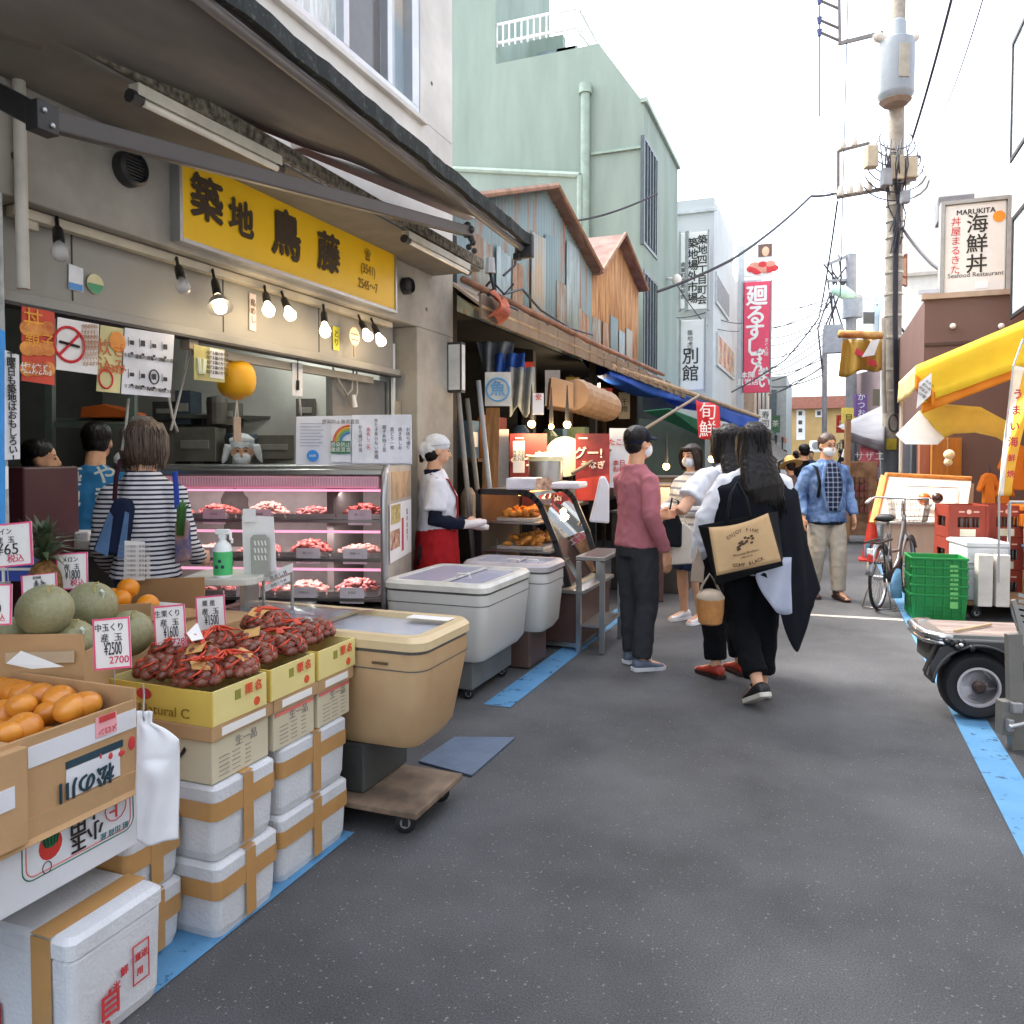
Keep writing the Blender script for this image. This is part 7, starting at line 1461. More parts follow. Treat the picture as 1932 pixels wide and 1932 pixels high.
for k in range(6): cable([(1690+rnd.uniform(-10, 14), 600+k*14, 14.5), (1730+rnd.uniform(-10, 10), 640+k*10, 14.8), (1760+rnd.uniform(-10, 20), 668+k*8, 14.2)], .011, 'short slack wire between the pole and the meter cluster', grp='slack wires at the meters')
for k in range(5): part('side_cable', MB(WIRE).tube([pp(1690+k*2.2-4, 420, 14.42), pp(1689+k*2-4, 600, 14.42), pp(1692+k*1.6-4, 780, 14.42)], .010, 4), up)
for k in range(6): part('clutter_ring', MB(WIRE).tube([pp(1686+14*math.cos(R(a))*(.7+.1*k), 300+k*6+22*math.sin(R(a))*(.6+.12*(k % 3)), 14.25) for a in range(0, 361, 30)], .010, 4), up)
# ---------------------------------------------------------------- yellow awning stall
ys = thing('yellow_awning', 'bright yellow lean-to awning with side curtain over the right hand stall', 'awning')
YT = tarpmat('yellow_tarp', 'FBE03C', .08, 2, .45); OT = tarpmat('orange_tarp', 'E99A20', .06, 2, .4)
YA = 9.0
A0, A1 = aty(1728, 690, YA), aty(1940, 601, YA); B0 = atx(1696, 722, A0.x); dep = B0.y-YA
ee = (A1-A0); DY = V((0, dep, 0))
part('roof', MB(YT).grid(lambda s, q: A0+ee*s*1.15+DY*q-UP*.03*math.sin(q*math.pi), 12, 8), ys, solid=.006, smooth=True)
b = MB(YT)
L0, L1 = aty(1738, 762, YA), aty(1940, 688, YA)
b.grid(lambda s, q: (A0+ee*s)*(1-q)+(L0+(L1-L0)*s)*q+V((0, -.02*math.sin(q*math.pi*2)-.01*math.sin(s*17)*q, 0)), 30, 5)
part('side_curtain', b, ys, solid=.004, smooth=True)
M0, M1 = aty(1740, 780, YA+.03), aty(1940, 704, YA+.03)
part('lower_curtain', MB(OT).grid(lambda s, q: (L0+V((0, .03, .02))+(M1-M0)*s*1.0)*(1-q)+(M0+(M1-M0)*s)*q+V((0, .012*math.sin(s*20)*q, 0)), 24, 4), ys, solid=.004, smooth=True)
part('front_valance', MB(tarpmat('cream_tarp', 'EBDFA8', .05, 2, .4)).grid(lambda s, q: A0+DY*s-UP*(.26*q)+V((-.02*math.sin(s*15)*q, 0, 0)), 20, 4), ys, solid=.004, smooth=True)
part('frame_pole', MB(mat('pale_steel', 'B7B4AC', .5)).tube([A0+DY+V((.03, -.05, -.03)), V((A0.x+.03, YA+dep-.05, 0))], .02, 8).tube([A0+V((.0, .05, -.03)), A0+ee*1.1+V((0, .05, -.03))], .018, 8), ys, smooth=40)
part('bunched_cloth', MB(OT).grid(lambda s, q: aty(1726+38*s, 700+36*s+(10+14*q)*(.4+q), YA-.02-.02*math.sin(s*16)-.015*q), 24, 5), ys, smooth=True, solid=.004)
t = thing('hanging_notice', 'white hand lettered notice hung on the corner of the yellow awning', 'notice'); N = [aty(u, v, YA-.07) for u, v in ((1729, 771), (1756, 745), (1758, 703), (1734, 722))]
part('sheet', MB(PAPER).slab(*N, t=.003), t)
for k, st in enumerate(('うに牡蠣', '海鮮丼', '焼き貝', 'ホタテ')): text(st, .034, TXT, N[0]+(N[1]-N[0])*(.16+.23*k)+(N[3]-N[0])*.5-FWD*.005, (N[1]-N[0]), UP, t, vert=True)
cu = MB(tarpmat('gold_cloth', 'F0E07A', .1, 2, .5))
K = [aty(u, v, 9.6) for u, v in ((1735, 775), (1775, 762), (1850, 768), (1900, 795), (1918, 812))]; K2 = [aty(u, v, 9.9) for u, v in ((1782, 826), (1800, 818), (1840, 816), (1880, 825), (1900, 836))]
def cur(P, s): i = min(int(s*4), 3); f = s*4-i; return P[i]*(1-f)+P[i+1]*f
t = thing('arched_banner', 'arched golden cloth with bright white end slung under the yellow awning', 'banner')
part('cloth', cu.grid(lambda s, q: cur(K, s)*(1-q)+cur(K2, s)*q-UP*.03*math.sin(q*math.pi), 24, 6), t, solid=.004, smooth=True)
part('white_end', MB(tarpmat('white_tarp', 'F0F2F2', .03, 2, .5)).slab(aty(1690, 821, 9.55), aty(1770, 838, 9.9), aty(1782, 826, 9.88), aty(1735, 775, 9.58), .006).slab(aty(1690, 821, 9.55), aty(1708, 838, 9.7), aty(1770, 839, 9.9), aty(1770, 837, 9.9), .004), t)
# tall flag banner
t = thing('flag_banner', 'tall yellow and white flag banner with red lettering leaning at the right edge', 'banner'); o = lambda u, v, d=6.4: atd(u, v, d)
FY = mat('flag_yellow', 'EDB11C', .6, var=.05); FW = mat('flag_white', 'E9E6DC', .6)
def fl(s, q): 
    uL = 1886+30*max(0, 1-q)**1.6; wd = 22+26*(1-q)**1.2; return o(uL+wd*s, 690+245*q+10*s*(1-q), 6.4+.08*math.sin(s*3+q*5))
part('cloth', MB(FY).grid(lambda s, q: fl(.35+.65*s, q), 8, 24), t, solid=.003, smooth=True)
part('white_edge', MB(FW).grid(lambda s, q: fl(.35*s, q), 5, 24), t, solid=.003, smooth=True)
for k, st in enumerate('うまい海鮮焼'): text(st, .085 if k < 4 else .06, REDP, o(1906+16*max(0, 1-(k+.5)/6.)**1.4, 745+k*30, 6.28), RGT, UP, t, bold=.03)
part('pole', MB(ALU).tube([o(1884, 1100), o(1885, 935), o(1912, 690), o(1930, 640)], .008, 6), t)
# hanging happi coats
for i, (u, v, s_, lab) in enumerate(((1918, 870, .9, 'orange happi coat hanging highest at the right edge of the stall'), (1868, 915, .62, 'orange coat hanging left of the flag banner'), (1896, 925, .55, 'orange apron hanging just right of the flag banner'))):
    t = thing('hanging_coat', lab, 'coat', group='orange stall clothes'); o2 = lambda du, dv, d=8.3: atd(u+du*s_, v+dv*s_, d)
    part('coat', MB(mat('happi_orange', 'D9781A', .8, var=.12, vs=3)).poly([o2(-16, 60), o2(18, 62), o2(16, 0), o2(30, 25), o2(38, 18), o2(20, -30), o2(6, -36), o2(-6, -36), o2(-18, -28), o2(-34, 15), o2(-26, 24), o2(-14, 0)], FWD*.07), t, bev=.015)
    part('hanger', MB(WIRE).tube([o2(0, -36), o2(0, -60)], .006, 5), t)
# planks, boards behind the stand
for i, (u0, u1, v0, v1, dd, cc, lab) in enumerate(((1733, 1752, 830, 905, 10.8, 'B5765A', 'narrow reddish plank board standing behind the white stand'), (1756, 1785, 828, 908, 10.6, 'B8752E', 'orange timber board with dark knocker mark behind the white stand'), (1786, 1812, 826, 908, 10.7, 'C07A26', 'bright orange timber panel beside the brown wall'), (1700, 1716, 836, 900, 12, '8E949A', 'grey steel locker panel behind the white stand'), (1718, 1732, 838, 905, 11.6, '5F676C', 'dark grey steel cabinet behind the white stand'))):
    a, b = atd(u0, v1+60, dd), atd(u1, v0, dd); t = thing('standing_board', lab, 'board'); w_ = (u1-u0)*dd/1500; c = (a+b)/2
    part('board', MB(mat('plank_'+cc, cc, .7, var=.12, vs=4, stretch=(4, 4, .6))).box((c.x, c.y, b.z/2), (w_, .05, b.z), YAW), t, bev=.005)
    part('rail', MB(mat('rail_dark', '4A3A30', .6)).box((c.x, c.y-.03, b.z*.7), (w_*.8, .012, .03), YAW), t)
t = thing('gourd_lamp', 'pale round double lamp in front of the orange timber board', 'lamp'); part('shade', MB(mat('lamp_cream', 'EADFB8', .4)).ball(atd(1791, 858, 9.9), .065, 12, 9).ball(atd(1789, 872, 9.9), .05, 12, 9), t, smooth=True)
part('cord', MB(WIRE).tube([atd(1790, 848, 9.9), atd(1790, 825, 9.9)], .005, 5), t)
# posters and pallet left of the pole base
t = thing('pink_poster_board', 'pink and lilac poster board on crates under the grey tent', 'poster'); o = lambda u, v, d=13.6: atd(u, v, d)
part('board', MB(mat('poster_pink', 'C46A78', .6, var=.25, vs=4)).slab(o(1622, 880), o(1660, 880), o(1658, 842), o(1624, 842), .03).use(mat('poster_lilac', 'B5A3B8', .6)).slab(o(1620, 902), o(1662, 902), o(1660, 882), o(1622, 882), .03), t); text('サザエ', .17, WHITE, o(1640, 862, 13.55), RGT, UP, t)
rk = thing('goods_rack', 'tan rack of small packaged goods beside the utility pole', 'rack')
RKM = mat('rack_tan', '9A7250', .7, var=.3, vs=6, col2='B58F6A'); part('frame', MB(RKM).box(o(1620, 940), (.5, .3, 1.25), YAW), rk, bev=.01)
gd = MB(mat('goods_mix', 'B5906A', .6, var=.5, vs=5, col2='8A4A4A')); [gd.box(o(1607+9*(k % 4), 905+14*(k//4), 13.4), (.06, .04, .09), YAW) for k in range(20)]; part('goods', gd, rk)
part('post', MB(mat('post_tan', 'A5805A', .7)).box(o(1598, 905, 13.3), (.08, .08, 2.0), YAW), rk)
t = thing('grey_tent', 'grey canvas tent roof sloping down left of the utility pole', 'awning')
GT = tarpmat('grey_canvas', '96969A', .1, 3, .3)
T4 = [atd(u, v, d_) for u, v, d_ in ((1580, 805, 15), (1602, 815, 13.4), (1668, 838, 13.6), (1672, 762, 16))]
part('canvas', MB(GT).grid(lambda s, q: (T4[0]*(1-s)+T4[3]*s)*(1-q)+(T4[1]*(1-s)+T4[2]*s)*q-UP*.12*math.sin(q*math.pi)*math.sin(s*math.pi), 16, 8), t, solid=.01, smooth=True)
part('valance', MB(GT).grid(lambda s, q: T4[1]*(1-s)+T4[2]*s-UP*.15*q+FWD*.03*math.sin(s*14)*q, 16, 3), t, solid=.008, smooth=True); part('pole', MB(ALU).tube([T4[1], V((T4[1].x, T4[1].y, 0))], .03, 8), t)
t = thing('dark_canopy', 'dark striped market canopy far down the left side', 'awning')
part('canopy', MB(stripes('slat_stripes', '2A2A2C', '8A8478', .3, .35, 'Y')).slab(atd(1428, 830, 17), atd(1470, 870, 16), atd(1490, 860, 22), atd(1440, 818, 22), .04), t); part('pole', MB(DARKM).tube([atd(1470, 870, 16.2), V((atd(1470, 870, 16.2).x, atd(1470, 870, 16.2).y, 0))], .03, 6), t)
t = thing('price_boards', 'red and white price boards under the dark canopy', 'board'); o = lambda u, v, d=17.5: atd(u, v, d)
part('board', MB(PAPER).slab(o(1462, 898), o(1490, 896), o(1488, 872), o(1460, 874), .03).use(mat('salmon_board', 'C4826A', .6)).slab(o(1430, 900), o(1460, 905), o(1460, 880), o(1430, 872), .03), t)
t = thing('black_awning', 'small black awning with white mark to the right of the walking man', 'awning'); part('cloth', MB(fab('black_tarp', '1B1D20')).slab(o(1592, 900), o(1606, 930), o(1606, 850), o(1600, 838), .05).slab(o(1580, 872), o(1606, 888), o(1602, 838), o(1596, 838), .03).use(PAPER).slab(o(1588, 862, 17.3), o(1598, 866, 17.3), o(1597, 846, 17.3), o(1592, 848, 17.3), .02), t)
t = thing('traffic_cone', 'red traffic cone standing behind the bicycle', 'cone'); c = atz(1555, 1000) if False else xyd(1556+0, 11.5); cx_ = xyd(1650, 11.2)
part('cone', MB(mat('cone_red', 'C43A2A', .5)).lathe([(.15, .02), (.13, .03), (.03, .68), (.025, .70), (.001, .70)], 18, Matrix.Translation((cx_[0]-.02, cx_[1], 0))), t, smooth=40); part('foot', MB(mat('cone_red', 'C43A2A')).box((cx_[0]-.02, cx_[1], .012), (.34, .34, .024)), t)
# white display stand
t = thing('display_stand', 'white sloping display stand with orange edge and plywood front', 'stand'); o = lambda u, v, d=9.2: atd(u, v, d)
WS = mat('stand_white', 'E2DACD', .6, var=.05, vs=2); S = [o(1652, 985, 9.0), o(1820, 985, 8.8), o(1833, 906, 9.6), o(1672, 898, 9.8)]
part('top', MB(WS).slab(*S, t=.03), t)
I = [o(1700, 975, 8.99), o(1800, 977, 8.87), o(1806, 922, 9.42), o(1704, 918, 9.54)]
part('recess_frame', MB(mat('stand_line', '9A948C', .6)).tube([i_+UP*.008 for i_ in I+I[:1]], .008, 4), t)
part('orange_edge', MB(mat('edge_orange', 'D68A45', .7, var=.2)).tube([S[0]+UP*.02, S[3]+UP*.02, S[2]+UP*.02], .025, 6).slab(o(1640, 985, 9.1), o(1655, 985, 9.0), o(1676, 900, 9.75), o(1662, 895, 9.9), .03), t)
PLY = mat('pale_plywood', 'D9BFA6', .7, var=.06, vs=3, stretch=(3, 3, .5))
f0_, f1_2 = o(1668, 985, 9.05), o(1815, 985, 8.85); part('front', MB(PLY).slab(V((f0_.x, f0_.y, 0)), V((f1_2.x, f1_2.y, 0)), f1_2-UP*.03, f0_-UP*.03, .02), t)
part('back_legs', MB(PLY).beam(V((S[3].x+.05, S[3].y-.1, 0)), S[3]-UP*.04, .05, .05, (0, 1, 0)).beam(V((S[2].x-.05, S[2].y-.1, 0)), S[2]-UP*.04, .05, .05, (0, 1, 0)), t)
c = (I[0]+I[1]+I[2]+I[3])/4
solo('orange_ball', MB(mat('ball_orange', 'D8661C', .35)).ball(o(1716+28, 945, 9.1)+UP*.02, .072, 18, 12), 'round orange ball on the white display stand', 'ball', smooth=True)
solo('dark_ball', MB(mat('ball_dark', '4A2C28', .3)).ball(o(1752, 943, 9.1)+UP*.02+RGT*.1, .062, 18, 12), 'round dark brown ball on the white display stand', 'ball', smooth=True)
# bottle crates
RC = mat('crate_red', '943B2A', .55, var=.12, vs=4)
def bottlecrate(c, label, sc=1.0):
    t = thing('bottle_crate', label, 'crate', group='red bottle crates'); T = Matrix.Translation(c) @ Matrix.Rotation(YAW*.6, 4, 'Z'); w_, d_, h_ = .36, .36, .31; k = .012
    b = MB(RC)
    for sx, sy, nx in ((0, -1, 0), (0, 1, 0), (-1, 0, 1), (1, 0, 1)):
        F = T @ Matrix.Rotation({(0, -1): 0, (0, 1): math.pi, (-1, 0): -math.pi/2, (1, 0): math.pi/2}[(sx, sy)], 4, 'Z')
        y = -d_/2
        b.bx(-w_/2+(0 if nx == 0 else k+.001), w_/2-(0 if nx == 0 else k+.001), y, y+k, 0, .10, F); b.bx(-w_/2+(0 if nx == 0 else k+.001), w_/2-(0 if nx == 0 else k+.001), y, y+k, .20, h_, F)
        b.bx(-w_/2+(.001 if nx == 0 else k+.001), -.10, y, y+k, .1001, .1999, F); b.bx(.10, w_/2-(.001 if nx == 0 else k+.001), y, y+k, .1001, .1999, F)
        b.bx(-w_/2+.002, -w_/2+.03, y-.008, y-.0005, .0, h_, F) if nx == 0 else None; b.bx(w_/2-.03, w_/2-.002, y-.008, y-.0005, .0, h_, F) if nx == 0 else None
    b.bx(-w_/2+k+.001, w_/2-k-.001, -d_/2+k+.001, d_/2-k-.001, .0, .012, T); part('crate', b, t)
    bo = MB(mat('bottle_brown', '4A2A20', .2))  # plain dark brown bottles
    for i in range(4):
        for j in range(4): bo.lathe([(.03, .015), (.03, .17), (.013, .23), (.013, .28), (.001, .28)], 8, T @ Matrix.Translation((-.12+.08*i, -.12+.08*j, 0)))
    part('bottles', bo, t, smooth=40)
    cp_ = MB(mat('cap_pale', 'D8C4B0', .4)); [cp_.lathe([(.014, .27), (.014, .29), (.001, .29)], 8, T @ Matrix.Translation((-.12+.08*i, -.12+.08*j, 0))) for i in range(4) for j in range(4)]; part('caps', cp_, t)
    em = MB(mat('emblem_pale', 'E3B9A8', .5)); em.tube([T @ V((0, -.1805, .25)), T @ V((0, -.1825, .25))], .022, 12).bx(-.09, -.04, -.1825, -.1805, .243, .257, T).bx(.04, .09, -.1825, -.1805, .243, .257, T); part('emblem', em, t)
    part('label', MB(mat('label_pale', 'DCD8C0', .5)).bx(-.08, .06, -.186, -.1845, .015, .085, T), t)
c0 = atd(1813, 1000, 7.75); zb_ = .36
c1_ = c0+RGT*.40+FWD*.05
for q, (cc, z, lab) in enumerate(((c0, .67, 'upper red bottle crate nearest the white stand'), (c1_, .67, 'upper red bottle crate partly behind the trolley posts'), (c1_, .355, 'middle red bottle crate behind the trolley posts'), (c0, .355, 'middle red bottle crate right of the plywood front'), (c1_, .04, 'lowest red bottle crate hidden behind the trolley'), (c0, .04, 'lowest red bottle crate behind the foam boxes'))): bottlecrate(V((cc.x, cc.y, z+ .02)), lab)
# foam boxes, plastic crates, cardboard on a trolley
t = thing('hand_trolley', 'low brown hand trolley carrying foam and blue crates', 'trolley'); a = atz(1822, 1168); b_ = a+RGT*1.0
cT = Matrix.Translation((a.x, a.y, 0)) @ Matrix.Rotation(YAW*.5, 4, 'Z')
part('deck', MB(mat('trolley_wood', '8A6A4A', .8, var=.2)).bx(0, 1.3, -.02, .62, .13, .165, cT), t, bev=.005)
casters([tuple((cT @ V((x, y, 0)))[:2]) for x in (.1, 1.1) for y in (.05, .55)], .13, t, .05)
part('post', MB(ALU).tube([cT @ V((.36, .05, .16)), cT @ V((.36, .05, 1.06))], .014, 8).tube([cT @ V((.62, .05, .16)), cT @ V((.62, .05, 1.06))], .014, 8).tube([cT @ V((.36, .05, 1.06)), cT @ V((.62, .05, 1.06))], .014, 8), t, smooth=40)
def ffb(x0, x1, y0, y1, z0, z1, label):
    tt = thing('foam_box', label, 'foam box', group='foam boxes on the trolley'); 
    part('body', MB(FOAM).bx(x0, x1, y0, y1, z0, z1-.05, cT), tt, bev=.012); part('lid', MB(FOAM).bx(x0-.006, x1+.006, y0-.006, y1+.006, z1-.048, z1, cT), tt, bev=.012)
ffb(.02, .34, .02, .5, .168, .50, 'lower tall white foam box at the left of the trolley'); ffb(.0, .345, .0, .52, .502, .70, 'upper white foam box at the left of the trolley')
solo('leaning_carton', MB(mat('pale_box', 'C9C3BA', .6)).bx(.05, .17, -.13, -.03, .14, .60, cT), 'pale grey upright carton leaning at the front left of the trolley', 'carton', bev=.006)  # a single pale upright carton
solo('upright_carton', MB(mat('pale_box', 'C9C3BA', .6)).bx(.20, .31, -.125, -.03, .14, .60, cT), 'pale grey upright carton leaning at the front middle of the trolley', 'carton', bev=.006)
BC = mat('crate_blue', '3F6F8F', .5, var=.06)
def pcrate(T, w_, d_, h_, m, label, cat, grp, name='plastic_crate', taper=.02, ribs=3):
    t = thing(name, label, cat, group=grp); k = .008; b = MB(m)
    O = lambda e, z: [T @ V(p) for p in ((-w_/2+e, -d_/2+e, z), (w_/2-e, -d_/2+e, z), (w_/2-e, d_/2-e, z), (-w_/2+e, d_/2-e, z))]
    b.rings([O(taper, 0), O(0.006, h_-.02), O(-.004, h_-.018), O(-.004, h_), O(.012, h_), O(.014, h_-.02), O(taper+k, .012)], cap=True)
    part('shell', b, t, bev=.002)
    r = MB(m)
    for i in range(ribs):
        z = h_*(.22+.5*i/ribs); e = taper*(1-z/h_)
        r.bx(-w_/2+.04, w_/2-.04, -d_/2+e-.006, -d_/2+e-.0005, z, z+.01, T)
    for i in range(6):
        x = -w_/2+.05+(w_-.1)*i/5; r.bx(x-.004, x+.004, -d_/2-.003, -d_/2+.014, h_*.15, h_-.022, T)
        y = -d_/2+.05+(d_-.1)*i/5; r.bx(-w_/2-.003, -w_/2+.014, y-.004, y+.004, h_*.15, h_-.022, T)
    part('ribs', r, t)
    sl_ = MB(mat('slot_'+m.name, tuple(c*.25 for c in m_col[m.name]), .7)); 
    for i in range(5):
        y = -d_/2+.06+(d_-.12)*i/4; sl_.bx(-w_/2-.0045, -w_/2+.001, y-.022, y+.012, h_*.45, h_*.72, T)
    part('slots', sl_, t)
    part('label', MB(PAPER if False else mat('crate_tag', '6FB868', .5)).bx(w_*.18, w_*.32, -d_/2-.0042, -d_/2-.0035, h_*.5, h_*.75, T), t)
    return t
m_col = {'crate_blue': hexc('3F6F8F'), 'crate_green': hexc('15803A')}
pcrate(cT @ Matrix.Translation((.66+.25, .25, .40)), .56, .40, .24, BC, 'teal blue plastic crate on the trolley beneath brown cardboard', 'crate', None)
carton(0, .001, 0, .001, 0, .001, 'x', CARD) if False else None
def ccart(x0, x1, y0, y1, z0, z1, label):
    tt = thing('cardboard_box', label, 'box', group='brown boxes on the trolley'); part('body', MB(CARD).bx(x0, x1, y0, y1, z0, z1, cT), tt, bev=.005); part('tape', MB(TAPE).bx((x0+x1)/2-.025, (x0+x1)/2+.025, y0-.0015, y0-.0005, z0+.01, z1-.01, cT), tt)
ccart(.66, 1.2, .05, .5, .168, .395, 'lower brown cardboard box under the blue crate'); ccart(.66, 1.2, .05, .5, .642, .84, 'upper brown cardboard box on the blue crate')
for k, (dx, cc, lab) in enumerate(((.75, 'D98A2E', 'orange cloth bundle on top of the right hand boxes'), (1.0, 'E3E0DC', 'white plastic bundle on top of the right hand boxes'))):
    b = MB(fab('bundle_'+cc, cc)).ball(cT @ V((dx, .2, .90)), (.17, .14, .07), 14, 8); me = b.mesh('b'); wrinkle(me, .015, (14, 14, 14), k, False); tag(fin(link('cloth_bundle', me), True), lab, 'bundle')
t = thing('orange_tray', 'orange plastic tray stack behind the trolley posts', 'tray'); part('tray', MB(mat('tray_orange', 'D9781A', .5)).bx(.66, 1.25, .55, .9, .80, .92, cT).bx(.66, 1.25, .55, .9, .95, 1.0, cT), t, bev=.01)
# green crates
GCM = mat('crate_green', '15803A', .45, var=.06)
gp = atz(1762, 1172); GT_ = Matrix.Translation((gp.x+.03, gp.y+.19, 0)) @ Matrix.Rotation(R(4), 4, 'Z')
nm_ = ['bottom', 'second', 'third', 'fourth', 'topmost']
for k in range(5): pcrate(GT_ @ Matrix.Translation((.004*math.sin(k*3), .003*k, [0, .085, .165, .245, .325][k])), .46, .36, .24, GCM, '%s of five nested bright green plastic crates by the bicycle' % nm_[k], 'crate', 'nested green crates', 'plastic_crate')
# bicycle
t = thing('bicycle', 'silver city bicycle with front basket and rear rack parked on its stand', 'bicycle')
rw_ = atz(1657, 1150); RWp = V((rw_.x, rw_.y+.02, .305)); hd_ = V((.34, 1.03, 0)).normalized(); FWp = RWp+hd_*1.10; up_ = UP
def bp(a, z, s=0): sdv = V((hd_.y, -hd_.x, 0)); return RWp+hd_*a+UP*(z-.305)+sdv*s
BT_ = Matrix(((hd_.x, 0, hd_.y, 0), (hd_.y, 0, -hd_.x, 0), (0, 1, 0, 0), (0, 0, 0, 1)))
def wheel(c, lab):
    T = Matrix.Translation(c) @ BT_; n = 36
    o_ = part('wheel', MB(RUBB).rings([[T @ V(((.292+.016*math.cos(b))*math.cos(a), (.292+.016*math.cos(b))*math.sin(a), .016*math.sin(b))) for b in [2*math.pi*i/8 for i in range(8)]] for a in [2*math.pi*k/n for k in range(n+1)]], cap=False), t, smooth=True)
    part('rim', MB(ALU).rings([[T @ V((r_*math.cos(a), r_*math.sin(a), z_)) for r_, z_ in ((.279, -.01), (.279, .01), (.264, .008), (.264, -.008))] for a in [2*math.pi*k/n for k in range(n+1)]], cap=False), o_, smooth=40)
    sp = MB(ALU); [sp.tube([T @ V((.02*math.cos(a+.5), .02*math.sin(a+.5), .015*(-1)**k)), T @ V((.265*math.cos(a), .265*math.sin(a), 0))], .0014, 4) for k, a in enumerate([2*math.pi*k/24 for k in range(24)])]; part('spokes', sp, o_)
    part('hub', MB(ALU).tube([T @ V((0, 0, -.045)), T @ V((0, 0, .045))], .022, 10), o_, smooth=40)
wheel(RWp, 'r'); wheel(FWp, 'f')
BF = mat('bike_silver', '8E8F92', .3, metal=.7); BD = mat('bike_dark', '202022', .5)
part('frame', MB(BF).tube([bp(.46, .28), bp(.30, .82)], .016, 8).tube([bp(.46, .28), bp(.70, .40), bp(.93, .74)], .02, 8).tube([bp(.40, .52), bp(.72, .50), bp(.92, .80)], .016, 8).tube([bp(.90, .86), bp(.95, .68)], .02, 8), t, smooth=True)
for s in (1, -1): part('fork', MB(BF).tube([bp(.95, .69, .0), bp(.97, .60, .05*s), bp(1.10, .305, .052*s)], .012, 7), t, smooth=True); part('stay', MB(BF).tube([bp(.46, .28, .02*s), bp(0, .305, .06*s), bp(.33, .70, .02*s)], .009, 6), t, smooth=True)
part('saddle', MB(BD).tube([bp(.14, .86), bp(.22, .875), bp(.33, .87), bp(.44, .865)], [(.085, .03), (.09, .035), (.05, .028), (.02, .02)], 12, ref=(hd_.y, -hd_.x, 0)), t, smooth=True)
part('rear_rack', MB(BD).tube([bp(.22, .66, .06), bp(-.28, .66, .06), bp(-.28, .66, -.06), bp(.22, .66, -.06)], .009, 6).tube([bp(-.1, .66, .06), bp(0, .31, .065)], .007, 5).tube([bp(-.1, .66, -.06), bp(0, .31, -.065)], .007, 5).bx(-.01, .01, -.01, .01, 0, .01, Matrix.Translation(bp(0, .66))).tube([bp(.1, .665, .02), bp(-.28, .665, .02)], .006, 5).tube([bp(.1, .665, -.02), bp(-.28, .665, -.02)], .006, 5), t)
part('rear_mudguard', MB(BF).grid(lambda s, q: RWp+hd_*.335*math.cos(R(20+150*s))+UP*.335*math.sin(R(20+150*s))+V((hd_.y, -hd_.x, 0))*(q-.5)*.06, 18, 3), t, solid=.003, smooth=True)
part('front_mudguard', MB(BF).grid(lambda s, q: FWp+hd_*.335*math.cos(R(30+130*s))+UP*.335*math.sin(R(30+130*s))+V((hd_.y, -hd_.x, 0))*(q-.5)*.05, 18, 3), t, solid=.003, smooth=True)
part('handlebar', MB(mat('chrome', 'C9CACC', .2, metal=.9)).tube([bp(.90, .86), bp(.89, 1.0), bp(.90, 1.02)], .013, 8).tube([bp(.70, 1.0, -.30), bp(.82, 1.04, -.26), bp(.93, 1.03, -.08), bp(.93, 1.03, .08), bp(.82, 1.04, .26), bp(.70, 1.0, .30)], .011, 8), t, smooth=True)
for s in (1, -1): part('grip', MB(mat('grip_pale', 'CFC9C2', .6)).tube([bp(.66, .985, .305*s), bp(.76, 1.02, .285*s)], .017, 8), t, smooth=True)
bk_ = MB(mat('basket_wire', '7D7A74', .35, metal=.6))
def bkp(a, s, z): e = .8+.2*z; return bp(1.12+a*.15*e, .78+.24*z, s*.19*e)
for z in (0, .25, .5, .75, 1): bk_.tube([bkp(-1, -1, z), bkp(1, -1, z), bkp(1, 1, z), bkp(-1, 1, z), bkp(-1, -1, z)], .005 if z in (0, 1) else .0028, 4)
for k in range(9):
    f = -1+k/4
    for a_, s_ in ((f, -1), (f, 1)): bk_.tube([bkp(a_, s_, 0), bkp(a_, s_, 1)], .0028, 4)
    for s_ in (f,): bk_.tube([bkp(-1, s_, 0), bkp(-1, s_, 1)], .0028, 4).tube([bkp(1, s_, 0), bkp(1, s_, 1)], .0028, 4).tube([bkp(-1, s_, 0), bkp(1, s_, 0)], .0028, 4)
part('basket', bk_, t)
part('crank', MB(BD).tube([bp(.46, .28, -.06), bp(.46, .28, .06)], .03, 10).tube([bp(.46, .28, .065), bp(.54, .16, .07)], .011, 6).tube([bp(.46, .28, -.065), bp(.38, .40, -.07)], .011, 6).box(bp(.54, .16, .11), (.09, .07, .02), .3).box(bp(.38, .4, -.11), (.09, .07, .02), .3).tube([bp(.46, .345, .05), bp(0, .335, .05)], .012, 5).tube([bp(.46, .215, .05), bp(0, .275, .05)], .012, 5), t)
part('chain_guard', MB(BD).tube([bp(.50, .30, .055), bp(.25, .31, .055), bp(.02, .31, .055)], [(.09, .012), (.06, .012), (.05, .012)], 8, ref=(0, 0, 1)), t, smooth=True)
part('kickstand', MB(BF).tube([bp(0, .30, .07), bp(-.05, .02, .13), bp(.05, .015, .14)], .008, 6).tube([bp(0, .30, -.07), bp(-.05, .02, -.13), bp(.05, .015, -.14)], .008, 6).tube([bp(-.05, .02, -.13), bp(-.06, .015, 0), bp(-.05, .02, .13)], .007, 6), t, smooth=True)
part('reflector', MB(mat('reflector_red', 'C8443C', .3)).box(bp(-.30, .52), (.05, .03, .07), -.3).use(WHITE).box(bp(-.30, .585), (.05, .028, .05), -.3), t, bev=.004)
part('lock', MB(mat('lock_pale', 'B9BBBD', .3)).tube([bp(.22, .47, -.05), bp(.22, .47, .05)], .03, 8), t, smooth=True)
part('blue_cover', MB(mat('pale_blue_vinyl', '7FB5D2', .4)).slab(bp(-.26, .64, -.062), bp(-.06, .64, -.062), bp(-.02, .45, -.064), bp(-.24, .52, -.064), .004), t)
